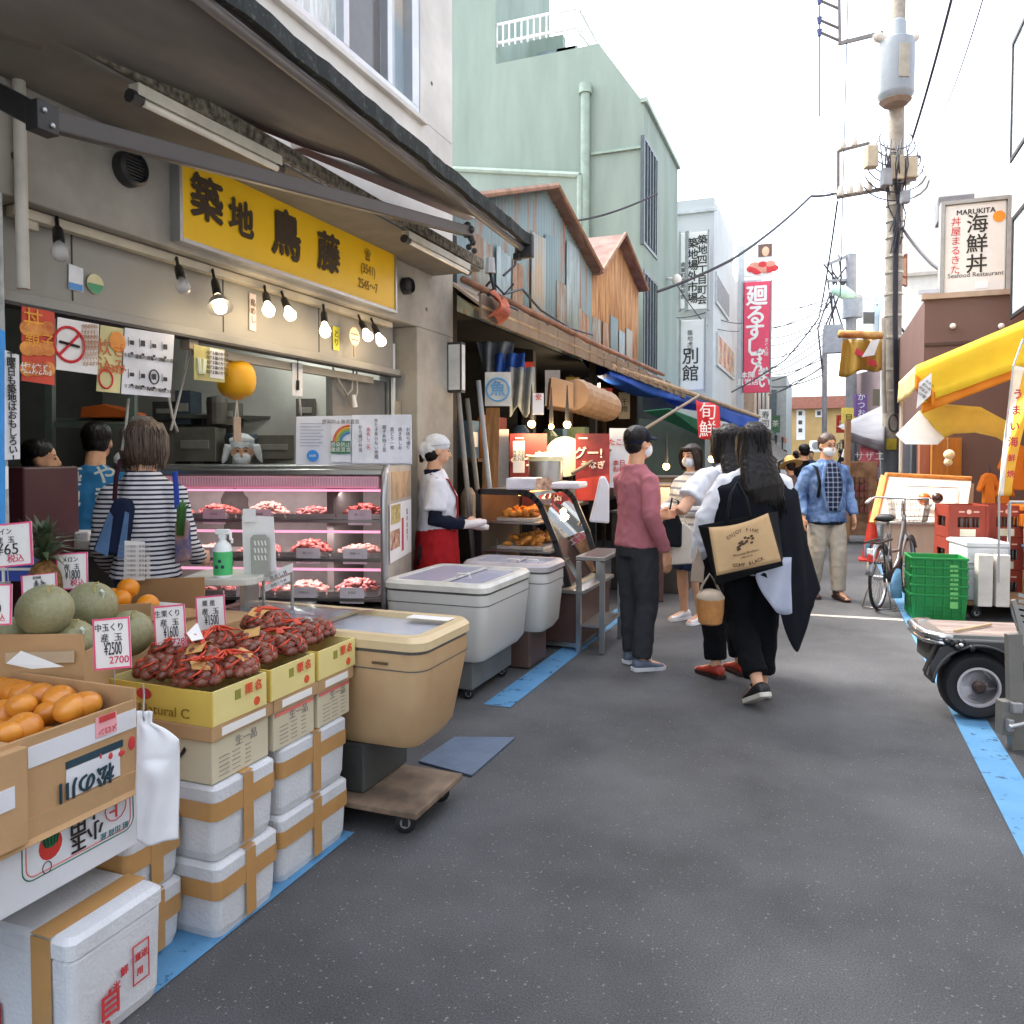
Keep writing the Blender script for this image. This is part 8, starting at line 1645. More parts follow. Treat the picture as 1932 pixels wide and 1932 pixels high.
solo('blue_bag', (lambda m: MB(m).tube([V((gp.x-.27, gp.y+.42, .12)), V((gp.x-.28, gp.y+.42, .22)), V((gp.x-.27, gp.y+.42, .33)), V((gp.x-.26, gp.y+.42, .40))], [(.05, .03), (.055, .04), (.04, .025), (.02, .01)], 9))(fab('pale_blue_bag', '7FAFD0', .2)), 'small pale blue bag squeezed between the bicycle and the green crates', 'bag', smooth=True)
# ---------------------------------------------------------------- turret truck at the right edge
t = thing('turret_truck', 'electric platform cart with chrome bumper, wooden deck and big black tyre', 'cart')
cpt = atz(1846, 1362); aR = R(9)
KT = Matrix.Translation((cpt.x, cpt.y, 0)) @ Matrix.Rotation(aR, 4, 'Z')    # local x to the right (rear), -x the front; near side y=0
TR_ = .188; TM = KT @ Matrix.Translation((0, .0, TR_+.004)) @ Matrix.Rotation(R(90), 4, 'X')
def tyre(T, tw=.14):
    o_ = part('wheel', MB(RUBB).lathe([(.1, tw/2-.012), (.125, tw/2), (.165, tw/2), (.182, tw/2-.02), (.188, tw/2-.05), (.188, -tw/2+.05), (.182, -tw/2+.02), (.165, -tw/2), (.1, -tw/2+.012)], 40, T), t, smooth=35)
    rm = MB(mat('rim_grey', '9C978E', .4, metal=.5, var=.15)); rm.lathe([(.108, tw/2-.012), (.112, tw/2+.002), (.100, tw/2+.004), (.094, tw/2-.03), (.07, tw/2-.035), (.055, tw/2-.02), (.05, tw/2-.012), (.001, tw/2-.012)], 32, T); part('rim', rm, o_, smooth=30)
    hb = MB(mat('hub_dark', '4A3A34', .5, metal=.4)); hb.lathe([(.035, tw/2-.012), (.035, tw/2+.004), (.02, tw/2+.016), (.001, tw/2+.016)], 16, T)
    for k in range(8): a = k*math.pi/4; hb.lathe([(.009, tw/2-.034), (.009, tw/2-.02), (.001, tw/2-.02)], 6, T @ Matrix.Translation((.074*math.cos(a), .074*math.sin(a), 0)))
    part('hub', hb, o_, smooth=30)
tyre(TM @ Matrix.Translation((0, 0, -.07)))
tyre(TM @ Matrix.Translation((.62, 0, -.07)))
DK = mat('deck_wood', '7A6A62', .75, var=.15, vs=4, stretch=(.6, 5, 5), col2='9A8A80', bump=.15, bs=20)
zd = .47
dk = MB(DK)
for k in range(5): dk.bx(-.15, .95, .055+k*.085, .055+k*.085+.08, zd-.02, zd, KT)
part('deck', dk, t, bev=.003)
part('deck_rail', MB(INOX).bx(-.14, .95, .02, .05, zd-.05, zd+.008, KT).bx(-.14, .95, .012, .019, zd-.035, zd-.015, KT), t, bev=.004)
BLKP = mat('fender_grey', '3E3E40', .6, var=.08)
part('fender', MB(BLKP).grid(lambda s, q: KT @ V((-.235*math.cos(R(-18+200*s)) if False else .238*math.cos(R(175-150*s)), -.02+.17*q, TR_+.238*math.sin(R(175-150*s)))), 26, 3), t, solid=.012, smooth=True)
fp_ = [(-.20, .30), (-.235, .245), (-.25, .30), (-.20, .40), (-.10, .445), (.26, .445), (.27, .34), (.235, .30)]+[(.238*math.cos(R(a)), TR_+.238*math.sin(R(a))) for a in (35, 60, 90, 120, 145)]
part('fender_skirt', MB(BLKP).poly([KT @ V((x, .0, z)) for x, z in fp_], KT.to_3x3() @ V((0, .02, 0))), t)
CHR = mat('chrome', 'C9CACC', .2, metal=.9)
bumpP = [KT @ V(p) for p in ((-.13, .02, zd-.01), (-.20, .04, zd-.01), (-.245, .11, zd-.01), (-.255, .25, zd-.01), (-.245, .40, zd-.01), (-.2, .46, zd-.01), (-.13, .48, zd-.01))]
part('bumper', MB(CHR).tube(bumpP, [(.022, .03)]*7, 10, ref=UP).tube([p-UP*.035 for p in bumpP], [(.016, .026)]*7, 10, ref=UP), t, smooth=True)
part('nose_plate', MB(INOX).poly([KT @ V(p) for p in ((-.145, .04, zd-.005), (-.20, .06, zd-.005), (-.235, .12, zd-.005), (-.235, .39, zd-.005), (-.2, .45, zd-.005), (-.145, .47, zd-.005))], (0, 0, -.012)), t)
part('nose', MB(BLKP).poly([KT @ V(p) for p in ((-.13, .06, zd-.05), (-.19, .07, zd-.05), (-.22, .13, zd-.05), (-.22, .38, zd-.05), (-.19, .44, zd-.05), (-.13, .46, zd-.05))], (0, 0, -.13)), t)
part('mud_flap', MB(RUBB).slab(*[KT @ V(p) for p in ((-.27, .01, .25), (-.262, .08, .25), (-.2, .08, .42), (-.212, .01, .42))], t=.008), t)
ht = MB(BLACK); 
for k in range(6): ht.ball(KT @ V((-.165+.024*k, -.005+.015*math.sin(k*2), zd-.03-.014*(k % 3))), .02, 8, 6)
part('hitch', ht, t, smooth=True); part('bolt', MB(WHITE).ball(KT @ V((-.1, -.02, zd-.04)), .012, 8, 6), t, smooth=True)
part('chassis', MB(DARKM).bx(-.12, .95, .16, .38, .2, zd-.03, KT), t)
gx = .20
GR = mat('cart_grey', '77756F', .5, metal=.3, var=.08)
o = lambda u, v, d=3.95: atd(u, v, d)
part('side_post', MB(GR).beam(o(1915, 1330), o(1912, 1195), .075, .035, FWD).beam(o(1912, 1205), o(1934, 1245), .05, .03, FWD).box(o(1895, 1352), (.06, .06, .17), YAW).beam(o(1920, 1425), o(1912, 1340), .075, .04, FWD), t, bev=.004)
part('latch', MB(ALU).box(o(1918, 1335, 3.9), (.05, .03, .05), YAW).box(o(1905, 1368, 3.9), (.03, .03, .06), YAW).tube([o(1905, 1372, 3.88), o(1935, 1365, 3.88)], .012, 8), t, bev=.004)
part('guard_plate', MB(INOX).slab(o(1906, 1132), o(1914, 1130), o(1934, 1195), o(1934, 1240), .01).slab(o(1905, 1138), o(1913, 1165), o(1922, 1200), o(1908, 1160), .008), t, bev=.002)
lv = MB(INOX)
for k in range(7): lv.beam(o(1920, 1122+k*11), o(1990, 1135+k*11), .012, .018)
part('back_rest', lv, t)
solo('wooden_stick', MB(mat('stick_wood', 'B59A78', .7)).tube([KT @ V((-.10, .10, zd+.012)), KT @ V((.17, .34, zd+.012))], .008, 6), 'thin wooden stick lying diagonally on the cart deck', 'stick', smooth=True)
# ================================================================== SHOP FRONT DETAILS
# spot lamps on the rail
BULB_ON = mat('bulb_lit', 'FFE0B0', .3, var=0, emit=3.5); BULB_OFF = mat('bulb_clear', 'C8C6C4', .1, spec=1, alpha=.55)
def lamp(u0, v0, u1, v1, on, label, refl=False):
    t = thing('spot_lamp', label, 'spot lamp', group='clip lamps under the yellow sign'); a = atx(u0, v0, -2.86); b = atx(u1, v1, -2.74); d = (b-a).normalized(); L = (b-a).length
    part('clip', MB(BLACK).tube([a+UP*.01, a+d*L*.25], .008, 6), t)
    part('socket', MB(BLACK).tube([a+d*L*.2, a+d*L*.28, a+d*L*.55, a+d*L*.6], [.012, .02, .022, .02], 12), t, smooth=40)
    if refl: part('reflector', MB(ALU).tube([a+d*L*.62, a+d*L*.75, a+d*L*.9], [.018, .045, .062], 18), t, smooth=40)
    part('bulb', MB(BULB_ON if on else BULB_OFF).tube([a+d*L*.58, a+d*L*.68, a+d*L*.86, a+d*L*.97, a+d*L], [.014, .02, .034, .028, .008], 14), t, smooth=True)
    if on:
        l = bpy.data.lights.new('lamp_light', 'POINT'); l.energy = .35; l.color = (1, .78, .5); l.shadow_soft_size = .03; lo = link('lamp_light', l, t); lo.location = b+d*.05
for (u0, v0, u1, v1, on, rf, lab) in ((107, 415, 114, 486, False, False, 'unlit clear clip lamp farthest left under the shop sign'), (333, 490, 348, 550, False, False, 'unlit clip lamp below the left end of the yellow sign'), (401, 512, 417, 588, True, True, 'lit clip lamp with a metal reflector below the first sign character'),
        (499, 543, 508, 592, True, False, 'lit clip lamp with white socket beside the narrow framed sticker'), (531, 553, 550, 600, True, False, 'lit clip lamp tilted right, fifth from the left'), (610, 578, 614, 632, True, False, 'lit clip lamp hanging straight beside the yellow sticker'), (676, 597, 697, 640, True, False, 'lit clip lamp tilted right, next to last'), (700, 603, 722, 650, True, False, 'lit clip lamp farthest right under the sign')): lamp(u0, v0, u1, v1, on, lab, rf)
# stickers and sheets on the shutter box
BXF = -2.922
def sheet(pts, m, label, nm='poster', cat='poster', x=BXF, grp=None, words=(), t=.003, extra=()):
    th = thing(nm, label, cat, group=grp); P = [atx(u, v, x) for u, v in pts]
    part('sheet', MB(m).slab(*P, t=-t if False else t), th)
    for st, u, v, s, mm, vert in words: text(st, s, mm, atx(u, v, x+.003), YY, ZZ, th, vert=vert)
    for nm2, mm, q in extra: part(nm2, MB(mm).slab(*[atx(u, v, x+.004) for u, v in q], t=.002), th)
    return th
sheet([(130, 545), (157, 552), (157, 507), (130, 497)], mat('sticker_white', 'DADDE0', .4), 'white sticker with blue lower band on the steel shutter box', 'sticker', 'sticker', extra=[('blue_band', mat('sticker_blue', '4A8FD0', .4), [(131, 544), (156, 550), (156, 538), (131, 532)])])
t = thing('sticker', 'round green and cream sticker on the steel shutter box', 'sticker'); c = atx(179, 536, BXF)
part('disc', MB(mat('sticker_cream', 'D6D0A0', .4)).tube([c, c+V((.004, 0, 0))], .042, 24), t); part('green_half', MB(mat('sticker_green', '3F9A6A', .4)).poly([c+V((.0045, .04*math.cos(R(a)), .04*math.sin(R(a)))) for a in range(180, 361, 12)], (.001, 0, 0)), t)
sheet([(471, 622), (483, 626), (483, 556), (471, 552)], mat('sticker_pink', 'D8C4BE', .5), 'narrow pink framed strip sticker among the clip lamps', 'sticker', 'sticker', words=[('鳥めし', 477, 588, .045, TXT, True)])
sheet([(629, 660), (640, 662), (641, 618), (628, 615)], mat('sticker_yellow', 'D8D23A', .5), 'bright yellow handwritten strip among the clip lamps', 'sticker', 'sticker', words=[('とり', 634.5, 639, .055, TXT, True)])
# posters hanging below the shutter box
OR1 = mat('poster_orange', 'D9622E', .6, var=.35, vs=9, col2='E8A04A'); 
def hang(pts, m, label, **k): return sheet(pts, m, label, x=-2.87, grp='sheets hung over the counter', **k)
th = hang([(41, 718), (103, 727), (103, 590), (41, 572)], mat('poster_red', 'C8452E', .6, var=.1), 'red and orange food poster hanging farthest left over the counter', words=[('丼', 62, 606, .09, mat('poster_text', 'E8A32E'), False), ('親子', 75, 645, .065, mat('poster_text', 'E8A32E'), False), ('塩焼鳥', 68, 698, .045, WHITE, False)])
fp2 = MB(OR1)
for k in range(9): c = atx(52+(k % 3)*19, 620+(k//3)*38, -2.866); fp2.ball(c, (.003, .035, .03), 10, 6)
part('food_picture', fp2, th)
th = hang([(106, 697), (184, 707), (187, 612), (109, 598)], PAPER, 'white no smoking notice hanging over the counter')
ns_ = MB(RED); c = atx(131, 650, -2.866); ns_.tube([c+V((0, .07*math.cos(R(a)), .07*math.sin(R(a)))) for a in range(0, 361, 15)], .006, 5).tube([c+V((0, -.05, -.05)), c+V((0, .05, .05))], .006, 5); part('ban_ring', ns_, th)
part('cigarette', MB(INKD).tube([c+V((.001, -.045, .006)), c+V((.001, .045, -.004))], .006, 5), th)
for k in range(5): text('歩行喫煙禁止です', .022, mat('notice_ink', 'B58A6A'), atx(157+k*6, 652, -2.866), YY, ZZ, th, vert=True)
th = hang([(182, 738), (226, 742), (233, 620), (190, 613)], mat('poster_cream', 'C9C08A', .6, var=.15), 'cream poster with orange lettering between the white sheets', words=[('炊き\n込み', 211, 676, .075, mat('poster_brown', 'C2602A'), False), ('¥310', 215, 697, .05, mat('poster_brown', 'C2602A'), False)])
bw = MB(mat('bowl_orange', 'D98A2E', .5)); bw.ball(atx(222, 645, -2.866), (.003, .045, .045), 12, 8); part('fruit_picture', bw, th)
bw = MB(RED); c = atx(200, 715, -2.866); bw.tube([c+V((0, .035*math.cos(R(a)), .04*math.sin(R(a)))) for a in range(0, 361, 20)], .004, 5); part('bowl_picture', bw, th)
th = hang([(229, 743), (322, 750), (329, 632), (236, 618)], mat('sheet_white2', 'D9DADE', .6), 'white hygiene instruction sheet with small black pictograms')
pg = MB(TXT); rnd = random.Random(8)
for r_ in range(2):
    for q in range(4):
        c = atx(248+q*21, 645+r_*60+q*3, -2.866); pg.bx(c.x, c.x+.001, c.y-.018, c.y-.016, c.z-.02, c.z+.02).bx(c.x, c.x+.001, c.y-.008, c.y+.014, c.z-.012, c.z+.004+.01*rnd.random()).bx(c.x, c.x+.001, c.y-.005, c.y+.008, c.z-.055, c.z-.045)
part('pictograms', pg, th); c = atx(291, 711, -2.866); part('face_picture', MB(TXT).tube([c+V((0, .028*math.cos(R(a)), .032*math.sin(R(a)))) for a in range(0, 361, 20)], .003, 5), th)
for k in range(4): text('手指の消毒', .02, TXT, atx(250+k*22, 672+k*3, -2.866), YY, ZZ, th); text('マスク着用', .02, TXT, atx(250+k*22, 730+k*3, -2.866), YY, ZZ, th)
th = hang([(366, 716), (424, 722), (424, 660), (366, 650)], mat('poster_olive', 'B9B070', .6, var=.2, vs=6), 'olive and white leek recipe sheet beside the yellow lantern', extra=[('white_half', PAPER, [(396, 712), (423, 716), (423, 662), (396, 656)])])
for k in range(5): text('ねぎま鍋の作り方', .02, TXT, atx(410, 668+k*9, -2.862), YY, ZZ, th)
part('leek_picture', MB(mat('leek_pale', 'D8DCC0')).tube([atx(374, 675, -2.866), atx(377, 705, -2.866)], .012, 6).tube([atx(386, 678, -2.866), atx(383, 706, -2.866)], .012, 6), th)
t = thing('paper_lantern', 'round yellow lantern hanging over the counter with a tag below', 'lantern'); c = atx(446, 716, -3.0)
lr = [(.022, .112)]+[(.104*math.cos(R(a))**.5*(1+.02*(k % 2)), (.098*math.sin(R(a)))) for k, a in enumerate(range(72, -73, -9))]+[(.02, -.112)]
part('shade', MB(mat('lantern_yellow', 'E3A50A', .5, var=.05)).lathe(lr, 24, Matrix.Translation(c)), t, smooth=True)
part('string', MB(mat('cord_pale', 'C9C0AE', .7)).tube([c+UP*.11, c+UP*.24], .003, 5).tube([c-UP*.11, c-UP*.21+YY*.01], .005, 5).tube([c-UP*.11, c-UP*.21-YY*.012], .005, 5), t)
part('tag', MB(mat('tag_wood', 'A58E78', .6)).bx(c.x-.004, c.x+.004, c.y-.028, c.y+.028, c.z-.34, c.z-.205), t)
t = thing('hanging_fan', 'round pale pink paper fan hanging below the last clip lamps', 'fan'); c = atx(668, 635, -2.85)
part('leaf', MB(mat('fan_pink', 'D8B49A', .6, var=.1)).tube([c, c+V((.004, 0, 0))], .06, 20), t); part('stripe', MB(RED).bx(c.x+.005, c.x+.006, c.y-.045, c.y+.045, c.z+.01, c.z+.018).bx(c.x+.005, c.x+.006, c.y-.04, c.y+.04, c.z-.025, c.z-.017), t); part('handle', MB(mat('tag_wood', 'A58E78')).tube([c-UP*.055, c-UP*.13], .006, 6), t)
t = thing('hanging_tag', 'white hanging switch card with black cord over the counter centre', 'card'); part('card', MB(PAPER).slab(*[atx(u, v, -2.95) for u, v in ((552, 746), (571, 748), (571, 686), (552, 683))], t=.004), t); part('cord', MB(BLACK).tube([atx(562, 640, -2.94), atx(562, 720, -2.94)], .004, 5).tube([atx(562, 718, -2.94), atx(562, 736, -2.94)], .010, 6), t)
CORD = mat('cord_grey', 'A8A59C', .6)
for pts, lab in ((((360, 650), (345, 720), (328, 790), (322, 812)), 'straight grey cord slanting down above the striped shopper'), (((318, 750), (326, 790), (335, 815)), 'short grey cord meeting the slanting cord above the striped shopper'), (((242, 752), (238, 800), (230, 850)), 'wavy grey cord hanging behind the hygiene sheet'), (((628, 694), (640, 720), (655, 745), (664, 735), (668, 675), (672, 670), (674, 740), (668, 760)), 'looped grey cable tied with a white tape knot right of the counter'), (((565, 748), (568, 785)), 'short grey cord below the switch card')):
    P = [atx(u, v, -2.97) for u, v in pts]; solo('power_cord', MB(CORD).tube(P, .007, 6), lab, 'cord', 'cords over the counter', smooth=True)
solo('tape_knot', MB(WHITE).tube([atx(667, 745, -2.96), atx(670, 768, -2.96)], [.012, .018], 8), 'white tape end on the looped cable', 'tape')
part('cord_box', MB(mat('beige_box', 'A89B86')).bx(-2.96, -2.9, atx(366, 640, -2.9).y-.03, atx(366, 640, -2.9).y+.03, 2.0, 2.05), shop); part('inner_rail', MB(mat('cream_rail', 'B8AE98')).bx(-3.0, -2.96, 3.2, 4.9, 1.985, 2.03), shop)
# left pier posters
sheet([(-6, 1050), (10, 1052), (10, 625), (-6, 618)], mat('poster_sky', '2F8FD8', .5), 'tall bright blue poster at the left frame edge', x=WX+.025)
th = sheet([(9, 868), (38, 866), (36, 670), (9, 660)], mat('sheet_white2', 'D9DADE'), 'long white strip saying the outer market is fun on saturdays', 'strip_notice', 'notice', x=WX+.026)
text('土曜日も築地はおもしろい!', .036, TXT, atx(22, 768, WX+.029), YY, ZZ, th, vert=True, bold=.02, ls=.88)
sheet([(0, 925), (16, 922), (16, 880), (0, 878)], PAPER, 'small white notice below the long strip on the pier', 'notice', 'notice', x=WX+.024)
t = thing('cash_drawer', 'dark maroon cabinet standing at the left end of the counter', 'cabinet'); o = lambda u, v, d=3.7: atd(u, v, d)
c = o(68, 980, 3.8); part('cabinet', MB(mat('maroon_cabinet', '4A2229', .5)).box((c.x, c.y, .72), (.17, .45, 1.40), YAW), t, bev=.008)
t = thing('prep_counter', 'steel preparation counter inside the shop with trays and papers', 'counter')
c = o(150, 1000, 4.2); part('top', MB(INOX).box((c.x-.1, c.y, .98), (.9, .5, .03), YAW), t); part('body', MB(mat('steel_dull', '6F6E6A', .4, metal=.5)).box((c.x-.1, c.y+.03, .49), (.86, .44, .94), YAW), t)
for i, (u, v, w_, h_, cc, lab) in enumerate(((180, 985, .16, .05, 'C9C6BE', 'white tray of papers on the preparation counter'), (155, 1005, .1, .09, 'D8D8DA', 'white folded cloth left on the preparation counter'), (200, 1000, .13, .03, '2E5FB0', 'blue tray under papers on the preparation counter'), (150, 950, .22, .07, '8A867C', 'grey scale behind the preparation counter'))):
    c = o(u, v, 4.05); solo('counter_item', MB(mat('item_'+cc, cc, .5, var=.1)).box((c.x, c.y, 1.0+h_/2), (w_, .14, h_), YAW+.2*i), lab, 'tray' if i != 1 else 'cloth', bev=.008)
# dim things at the back of the shop
t = thing('shelf_rack', 'dim steel shelf rack with an orange tray at the back of the shop', 'shelf'); c = atd(170, 790, 5.6); c2 = atd(60, 790, 5.4)
part('board', MB(mat('shelf_green', '5A635C', .5)).slab(atd(90, 795, 5.6), atd(275, 800, 5.6), atd(275, 792, 5.9), atd(90, 788, 5.9), .04), t); part('upright', MB(mat('shelf_green', '5A635C')).beam(atd(95, 950, 5.6), atd(95, 600, 5.6), .05, .05, FWD).beam(atd(250, 950, 5.6), atd(250, 600, 5.6), .05, .05, FWD), t)
part('upper_board', MB(mat('shelf_green', '5A635C')).slab(atd(205, 735, 5.6), atd(290, 738, 5.6), atd(290, 700, 5.6), atd(205, 695, 5.6), .03), t)
solo('orange_tray', MB(mat('tray_orange_dim', 'B5561E', .5)).poly([atd(150, 788, 5.7), atd(245, 788, 5.7), atd(248, 778, 5.7), atd(195, 762, 5.7), atd(152, 768, 5.7)], FWD*.25), 'orange plastic tray on the dim shelf inside the shop', 'tray', bev=.01)
rnd = random.Random(21)
for i in range(26):
    u, v = 330+i*18+rnd.uniform(-10, 10), (842 if i % 2 else 770)+rnd.uniform(-8, 14); dd = 7.0+rnd.uniform(-.3, .3); c = atd(u, v, dd); cc = ['4A4A48', '6A655C', '3A4450', '7A766E', '55504A'][i % 5]; w_, h_ = rnd.uniform(.12, .34), rnd.uniform(.12, .34)
    b = MB(mat('dim_'+cc, cc, .5, metal=.4 if i % 3 == 0 else 0, var=.2))
    if i % 3 == 1: b.lathe([(w_*.4, -h_/2), (w_*.45, h_*.3), (w_*.42, h_/2), (w_*.1, h_*.55)], 14, Matrix.Translation(c))
    else: b.box(c, (w_, .25, h_), YAW).use(mat('dim_front', '8A867E', .4)).box(c-FWD*.128, (w_*.7, .006, h_*.25), YAW)
    solo('kitchen_unit', b, 'dim pot or tin among the kitchen things at the back of the shop', 'kitchenware', 'dim kitchen things at the back', bev=.008)
t = thing('wall_shelf', 'long dim wall shelf for pots at the back of the shop', 'shelf'); part('board', MB(mat('steel_dull', '6F6E6A')).slab(atd(320, 782, 6.9), atd(800, 790, 6.9), atd(800, 784, 7.4), atd(320, 776, 7.4), .03), t); part('bracket', MB(DARKM).beam(atd(450, 784, 7.0), atd(450, 820, 7.4), .03, .03, RGT).beam(atd(650, 787, 7.0), atd(650, 822, 7.4), .03, .03, RGT), t)
t = thing('back_counter', 'dim steel worktop along the back of the shop', 'counter'); part('top', MB(mat('steel_dull', '6F6E6A')).slab(atd(330, 868, 7.2), atd(800, 868, 7.6), atd(800, 858, 8.2), atd(330, 858, 7.8), .06), t); part('sink', MB(INOX).box(atd(560, 855, 7.6), (.5, .4, .15), YAW), t)
for u in (540, 700): l_ = thing('ceiling_tube', 'dim ceiling tube lamp inside the shop, '+('left one' if u == 540 else 'right one'), 'lamp'); part('tube', MB(mat('tube_dim', 'DDE6DA', .4, var=0, emit=1.2)).beam(atd(u-30, 560, 6.3), atd(u+30, 575, 6.8), .05, .04), l_); part('housing', MB(mat('tube_box', '8A8A88')).beam(atd(u-32, 555, 6.3), atd(u+32, 570, 6.8), .09, .04), l_); ll = bpy.data.lights.new('tube_light', 'POINT'); ll.energy = 5; ll.color = (.95, 1, .93); ll.shadow_soft_size = .15; link('tube_light', ll, l_).location = atd(u, 585, 6.4)
# alley poles, stacked stuff
for i, (x, y, dz, cc, lab) in enumerate(((-2.78, 5.93, 2.3, '8A867E', 'grey steel pipe leaning in the alley beside the concrete pier'), (-2.70, 6.0, 1.95, '6F6A60', 'thin timber batten leaning in the alley'), (-2.62, 6.05, 2.1, '9A9C9C', 'pale pipe standing nearest the crest sign in the alley'))):
    solo('leaning_pole', MB(mat('pole_'+cc, cc, .6)).tube([V((x+.22, y-.05, .0)), V((x-.06, y+.05, dz))], .022, 8), lab, 'pole', 'poles in the alley', smooth=True)
for i, (u, v, cc, lab) in enumerate(((935, 672, '5F6A78', 'grey blue folded tarpaulin under the stall canopy'), (962, 690, '2A4F9A', 'bright blue bundled tarpaulin under the stall canopy'), (985, 735, '7A8084', 'grey foil duct wrap beside the crest sign'))):
    c = atd(u, v, 7.2); wd = (.34, .26, .22)[i]; hh = (.26, .22, .40)[i]
    b = MB(fab('heap_'+cc, cc, .2)).grid(lambda s, q: c+RGT*(s-.5)*wd*(1-.35*q*(i == 0))+UP*(hh/2-hh*q*(1+.12*math.sin(s*9+i)))+FWD*(.05*math.sin(s*15+i*2+q*2)+.05*q), 30, 10)
    solo('bundle', b, lab, 'bundle', smooth=True, solid=.012)
solo('timber_plank', MB(mat('plank_warm', '8A6238', .8, var=.3, vs=5, stretch=(5, 5, .5))).beam(atd(926, 960, 6.9), atd(930, 770, 7.0), .12, .03, FWD), 'worn timber plank standing left of the blank board', 'plank')
solo('timber_plank', MB(mat('plank_warm', '8A6238')).beam(atd(915, 960, 6.8), atd(917, 800, 6.8), .05, .03, FWD), 'thin bleached timber strip standing at the alley corner', 'plank')
t = thing('floodlight', 'small black floodlight with tangled brackets on the tin canopy corner', 'floodlight'); c = atd(925, 500, 6.9)
part('lamp', MB(mat('lamp_grey', 'A9A7A4', .4)).tube([c+UP*.06, c-UP*.07], [(.04, .03), (.05, .04)], 8), t); part('bracket', MB(BLACK).tube([c-UP*.07, c-UP*.2+RGT*.03, c-UP*.3-RGT*.04], .015, 6).tube([c-UP*.12, c-UP*.25+RGT*.12, c-UP*.16+RGT*.2], .010, 5).tube([c-UP*.14, c-UP*.26-RGT*.1], .012, 5), t)
for i, pts in enumerate((((950, 555, 7), (985, 545, 7.5), (1020, 585, 8.5), (1110, 640, 10)), ((955, 575, 7), (1010, 600, 8), (1118, 632, 10)), ((975, 450, 7), (972, 500, 7), (950, 520, 6.9)))): solo('wall_cable', MB(WIRE).tube([atd(*p) for p in pts], .012, 5), 'dark cable strung along the rusty tin wall', 'cable', 'cables on the tin wall')
# small red cloth sign and leaning pole in front of the stalls
t = thing('red_flag_sign', 'small red cloth sign with white writing hung from the awning pole', 'banner'); o = lambda u, v, d=9: atd(u, v, d)
part('cloth', MB(mat('flag_red', 'D0343C', .6, var=.05)).grid(lambda s, q: o(1313+44*s+5*q, 754+12*s+q*(72-10*s*(1-s))+2*math.sin(s*7), 9+.04*math.sin(s*8)), 14, 8), t, solid=.003, smooth=True); text('旬\n鮮', .20, WHITE, o(1335, 795, 8.9), RGT, UP*.95+RGT*.2, t)
solo('awning_prop', MB(mat('pole_brownish', '7A6A58', .6)).tube([o(1320, 746, 9), o(1150, 850, 7.6), o(1080, 893, 7.0)], .016, 6), 'long thin prop pole slanting across the stall behind the cap', 'pole', smooth=True)
# stall depth: goods along the left beyond the counter
for i, (u, v, dd, w_, h_, cc, lab) in enumerate(((1230, 1000, 8.8, .8, .75, '3A3630', 'dark wooden stall counter behind the masked woman'), (1262, 930, 9.2, .5, .35, '6A5A44', 'brown crate stack on the dark stall counter'), (1240, 960, 8.4, .25, .5, 'C6B9A6', 'cream box standing on the stall counter'), (1330, 930, 11.5, .9, .9, '2E3A34', 'dark green cloth covered stall far left'), (1395, 920, 14, 1.0, 1.0, '4A4038', 'brown stall table farther down the lane'), (1212, 1040, 8.2, .3, .5, '5A3A36', 'dark red crate low beside the stall'))):
    c = atd(u, v, dd); z0 = 0 if i in (0, 3, 4, 5) else c.z-h_/2; z1 = c.z+h_/2 if i not in (0, 3, 4) else h_+.1
    t = thing('stall_fitting', lab, 'stall'); part('body', MB(mat('fit_'+cc, cc, .7, var=.2, vs=4)).box((c.x, c.y, (z0+z1)/2), (w_, .5, z1-z0), .1*i), t, bev=.01); part('edge', MB(mat('fit_edge', '5A5048')).box((c.x, c.y, z1+.012), (w_+.04, .54, .02), .1*i), t)
solo('green_curtain', MB(mat('green_curtain', '3A4A40', .8)).slab(atd(1205, 990, 11), atd(1330, 960, 13), atd(1330, 800, 13), atd(1205, 790, 11), .02), 'dark green cloth backdrop of the stall behind the masked woman', 'curtain')

t = thing('added_tube_lamp', 'tube lamp added on the ceiling inside the counter opening to brighten the shop', 'lamp'); c = V((-3.55, 3.4, 2.62))  # added lamp, lifts the dark interior and the faces behind the case
part('tube', MB(mat('tube_dim', 'DDE6DA')).bx(c.x-.03, c.x+.03, c.y-.6, c.y+.6, 2.60, 2.65), t); part('housing', MB(mat('tube_box', '8A8A88')).bx(c.x-.06, c.x+.06, c.y-.62, c.y+.62, 2.655, 2.70), t)
ll = bpy.data.lights.new('tube_light', 'POINT'); ll.energy = 4.5; ll.color = (.97, 1, .95); ll.shadow_soft_size = .2; link('tube_light', ll, t).location = (c.x, c.y, 2.5)

